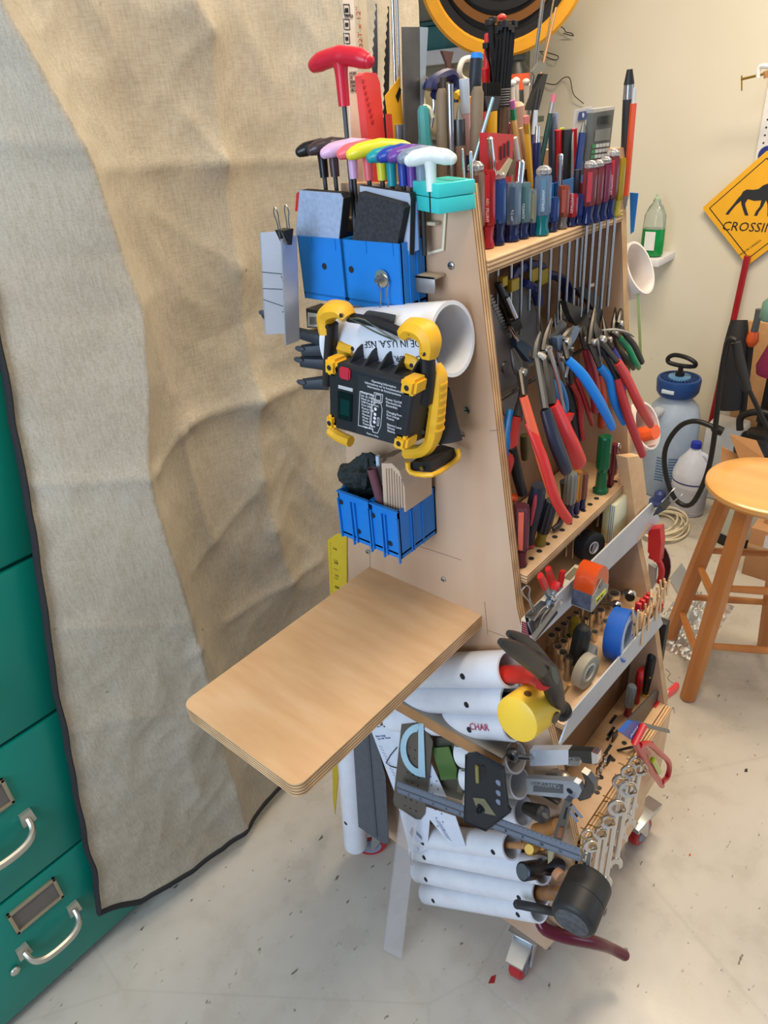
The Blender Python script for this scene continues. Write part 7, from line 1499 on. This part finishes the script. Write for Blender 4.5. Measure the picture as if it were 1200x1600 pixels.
MB().lathe(A, d, [(0, .030), (.002, .0335), (.006, .0345), (d.length - .006, .0345), (d.length - .002, .0335), (d.length, .030)], 36).build('head', M((250, 206, 66), .38, var=.02), t)
MB().tube([pipept(1, -.10), pipept(1, 0), A.lerp(B, .62) + V((0, .012, .006))], .0105, 12, 2).build('handle', BLACK, t)
MB().lathe(A.lerp(B, .42) + Z * .034, V((0, 0, 1)), [(0, .0055), (.003, .0055)], 12).build('pin', M((90, 60, 20), .5), t)
MB().lathe(A.lerp(B, .70) + V((.0, -.034, 0)), -Y, [(0, .009), (.003, .009)], 14).build('handle_end', M((84, 70, 50), .5), t)
# chrome slip joint tool
t = thing('parallel_pliers', 'thick chrome pliers lying level out of the fourth pipe', 'pliers', P(880, 1190, x=-.04))
xq = -.045
MB().prism([P(a, b, x=xq) for a, b in ((828, 1172), (888, 1172), (888, 1195), (828, 1197))], (.012, 0, 0)).build('body', M((214, 220, 230), .28, .6), t, angle=.2)
MB().prism([P(a, b, x=xq + .002) for a, b in ((886, 1172), (906, 1173), (930, 1175), (934, 1180), (933, 1195), (910, 1192), (906, 1183), (886, 1183))], (.010, 0, 0)).build('upper_jaw', M((70, 68, 66), .35, .8), t, smooth=False)
MB().prism([P(a, b, x=xq + .003) for a, b in ((886, 1188), (905, 1189), (905, 1197), (886, 1197))], (.009, 0, 0)).build('lower_jaw', M((150, 150, 150), .3, .9), t, smooth=False)
MB().prism([P(a, b, x=xq - .0005) for a, b in ((924, 1175), (934, 1179), (933, 1193), (925, 1194))], (.012, 0, 0)).build('bright_tip', CHROME, t, smooth=False)
MB().ball(P(803, 1180, x=-.04), .013, 16, (.8, 1, 1)).build('knuckle', M((120, 120, 122), .3, .9), t); MB().cyl(P(812, 1183, x=-.052), P(830, 1184, x=-.050), .0045, n=10).build('link', STEEL, t)
# adjustable wrench
t = thing('adjustable_wrench', 'chrome adjustable wrench with embossed lettering and hanging hole', 'wrench', P(880, 1230, x=-.03))
xq = -.034
MB().prism([P(a, b, x=xq) for a, b in ((822, 1216), (896, 1221), (905, 1226), (909, 1236), (903, 1247), (894, 1249), (824, 1241))], (.010, 0, 0)).build('handle', M((176, 184, 196), .3, .65), t, angle=.3)
MB().lathe(P(890, 1236, x=xq - .0002), -X, [(0, .0052), (.0004, .0052)], 18).build('hanging_hole', INK, t, smooth=False)
MB().prism([P(a, b, x=xq - .0004) for a, b in ((833, 1222), (880, 1226), (880, 1240), (833, 1237))], (.0004, 0, 0)).build('recessed_panel', M((110, 118, 128), .3, .9), t, smooth=False)
text('CRAFTSMAN', .0105, P(873, 1226, x=xq - .0006), P(833, 1222, x=xq) - P(873, 1226, x=xq), -Z, M((190, 198, 206), .25, .8), t)
MB().prism([P(a, b, x=-.026) for a, b in ((908, 1206), (918, 1212), (928, 1226), (929, 1238), (920, 1248), (906, 1252), (900, 1246), (912, 1232), (914, 1220))], (.012, 0, 0)).build('jaw', M((96, 92, 90), .25, .95), t, angle=.4)
MB().tube([P(a, b, x=-.012) for a, b in ((850, 1216), (862, 1210), (878, 1210), (890, 1218))], [.006, .009, .009, .006], 10, 3, .6).build('rear_knuckle', M((150, 144, 134), .3, .8), t)
# second adjustable wrench, dark
t = thing('adjustable_wrench', 'grey slotted adjustable wrench with brown square stamp, below the lettered one', 'wrench', P(870, 1330, x=-.03))
MB().prism([P(a, b, x=-.045) for a, b in ((882, 1250), (891, 1254), (884, 1290), (874, 1322), (862, 1326), (866, 1300), (874, 1275))], (.009, 0, 0)).build('handle', M((112, 112, 110), .35, .8), t, angle=.3)
MB().prism([P(a, b, x=-.0455) for a, b in ((884, 1262), (887, 1263), (883, 1280), (880, 1279))], (-.0004, 0, 0)).build('slot', INK, t, smooth=False)
MB().prism([P(a, b, x=-.0455) for a, b in ((874, 1292), (881, 1293), (877, 1309), (870, 1308))], (-.0004, 0, 0)).build('brown_stamp', M((150, 92, 60), .5), t, smooth=False)
for (q1, q2) in (((893, 1258), (909, 1277)), ((888, 1264), (902, 1283))): MB().tube([P(*q1, x=-.038), P(*q2, x=-.036)], .0034, 4, 0).build('jaw', CHROME, t)
t = thing('pipe_tool', 'dark worn tool end with a slotted screw in the pipe below the lettered wrench', 'tool', P(850, 1270, x=-.04))
MB().lathe(P(822, 1262, x=-.03), P(858, 1276, x=-.04) - P(822, 1262, x=-.03), [(0, .010), (.03, .014), (.042, .015), (.046, .011)], 18).build('body', M((84, 80, 78), .4, .6, var=.2), t)
MB().lathe(P(853, 1273, x=-.054), -X, [(0, .006), (.002, .006)], 16).build('slotted_screw', M((130, 126, 120), .35, .8), t)
solo('wooden_handle', MB().cyl(P(838, 1298, x=-.02), P(872, 1290, x=-.02), .012, n=14), M((170, 116, 62), .45, var=.15), 'brown wooden tool end behind the dark slotted tool', 'handle')
t = thing('black_steel_bar', 'black square bar below the chrome pliers', 'bar', P(870, 1215, x=.0)); MB().box(P(872, 1255, x=-.012), P(842, 1242, x=-.012) + V((.01, 0, 0)), .001).build('bar', DSTEEL, t)
# small hammers
def smallhammer(A, B, r, mat, face, label, neck=.7, extra=None):
    d = B - A; L = d.length; t = thing('ball_peen_hammer', label, 'hammer', A - Z * r)
    MB().lathe(A, d, [(0, r * .82), (.002, r), (L * .34, r), (L * .42, r * neck), (L * .55, r * neck), (L * .62, r * .85), (L * .95, r * .8), (L, r * .4)], 24).build('head', mat, t)
    MB().lathe(A - d.normalized() * .0006, d, [(0, .0005), (0, r * .8), (.0006, r * .82)], 24, caps=False).build('face', face, t); return t
t = smallhammer(P(827, 1327, x=-.07), P(850, 1322, x=-.02), .010, M((190, 150, 70), .3, 1), M((150, 120, 60), .35, 1), 'small brass headed hammer above the black steel one')
MB().tube([P(846, 1322, x=-.03), pipept(6, -.03), pipept(6, -.09)], .006, 10, 2).build('handle', WOODH, t)
t = smallhammer(P(816, 1362, x=-.085), P(878, 1352, x=-.002), .0155, M((46, 50, 58), .35, .7), M((120, 126, 134), .35, .8), 'dark steel hammer with a shiny round face over the low pipes')
MB().tube([P(866, 1360, x=-.012), pipept(7, -.02), pipept(7, -.10)], .009, 10, 2).build('handle', M((190, 150, 110), .5), t)
MB().lathe(P(868, 1362, x=-.035), V((-.3, -1, 0)), [(0, .010), (.008, .011), (.012, .010)], 14).build('handle_end', M((176, 130, 96), .5, var=.2), t)
t = thing('chrome_chisel', 'chrome bladed tool tucked between the square blade and dark hammer', 'tool', P(855, 1340, x=-.05)); MB().prism([P(a, b, x=-.06) for a, b in ((856, 1330), (866, 1328), (862, 1345), (856, 1350))], (.006, 0, 0)).build('blade', M((190, 186, 160), .25, .8), t, smooth=False)
# rubber mallet
A, B = P(893, 1442, x=-.115), P(924, 1372, x=-.030); d = B - A
t = thing('rubber_mallet', 'big black rubber mallet with wooden handle at the bottom of the pipe stack', 'mallet', A - Z * .03)
L = d.length; MB().lathe(A, d, [(0, .028), (.003, .034), (.008, .0365), (L * .49, .0365), (L * .50, .0355), (L * .51, .0365), (L - .008, .0365), (L - .003, .034), (L, .028)], 36).build('head', M((40, 40, 41), .5, var=.15), t)
MB().lathe(A - d.normalized() * .0006, d, [(0, .0005), (0, .026), (.0008, .0275)], 28, caps=False).build('worn_face', M((74, 76, 80), .6, var=.6, scale=90), t)
MB().tube([pipept(8, -.10), pipept(8, 0), A.lerp(B, .45) + V((0, .025, 0))], [.0125, .0135, .0125], 14, 2, .8).build('handle', M((150, 100, 54), .45, var=.2), t)
t = thing('black_rod', 'short matte black rod below the rubber mallet handle', 'rod', P(840, 1420, x=-.08)); MB().tube([P(810, 1413, x=-.075), P(835, 1418, x=-.07), P(872, 1426, x=-.05)], [.0085, .0085, .0075], 12, 2, .8).build('bar', M((46, 46, 48), .5), t); MB().ball(P(809, 1413, x=-.075), .0085, 12).build('end', M((46, 46, 48), .5), t)
t = thing('pry_bar', 'glossy maroon curved bar reaching out below the rubber mallet', 'bar', P(978, 1494, y=-.13))
MB().tube([P(843, 1437, y=.01), P(852, 1452, y=-.005), P(885, 1464, y=-.04), P(930, 1473, y=-.08), P(955, 1482, y=-.10), P(975, 1492, y=-.12)], [.010, .012, .0125, .0125, .011, .011], 14, 4, hint=(0, 0, 1)).build('shaft', M((92, 18, 40), .2), t)
MB().ball(P(975, 1492, y=-.12), .0112, 14).build('rounded_end', M((104, 26, 44), .25), t)
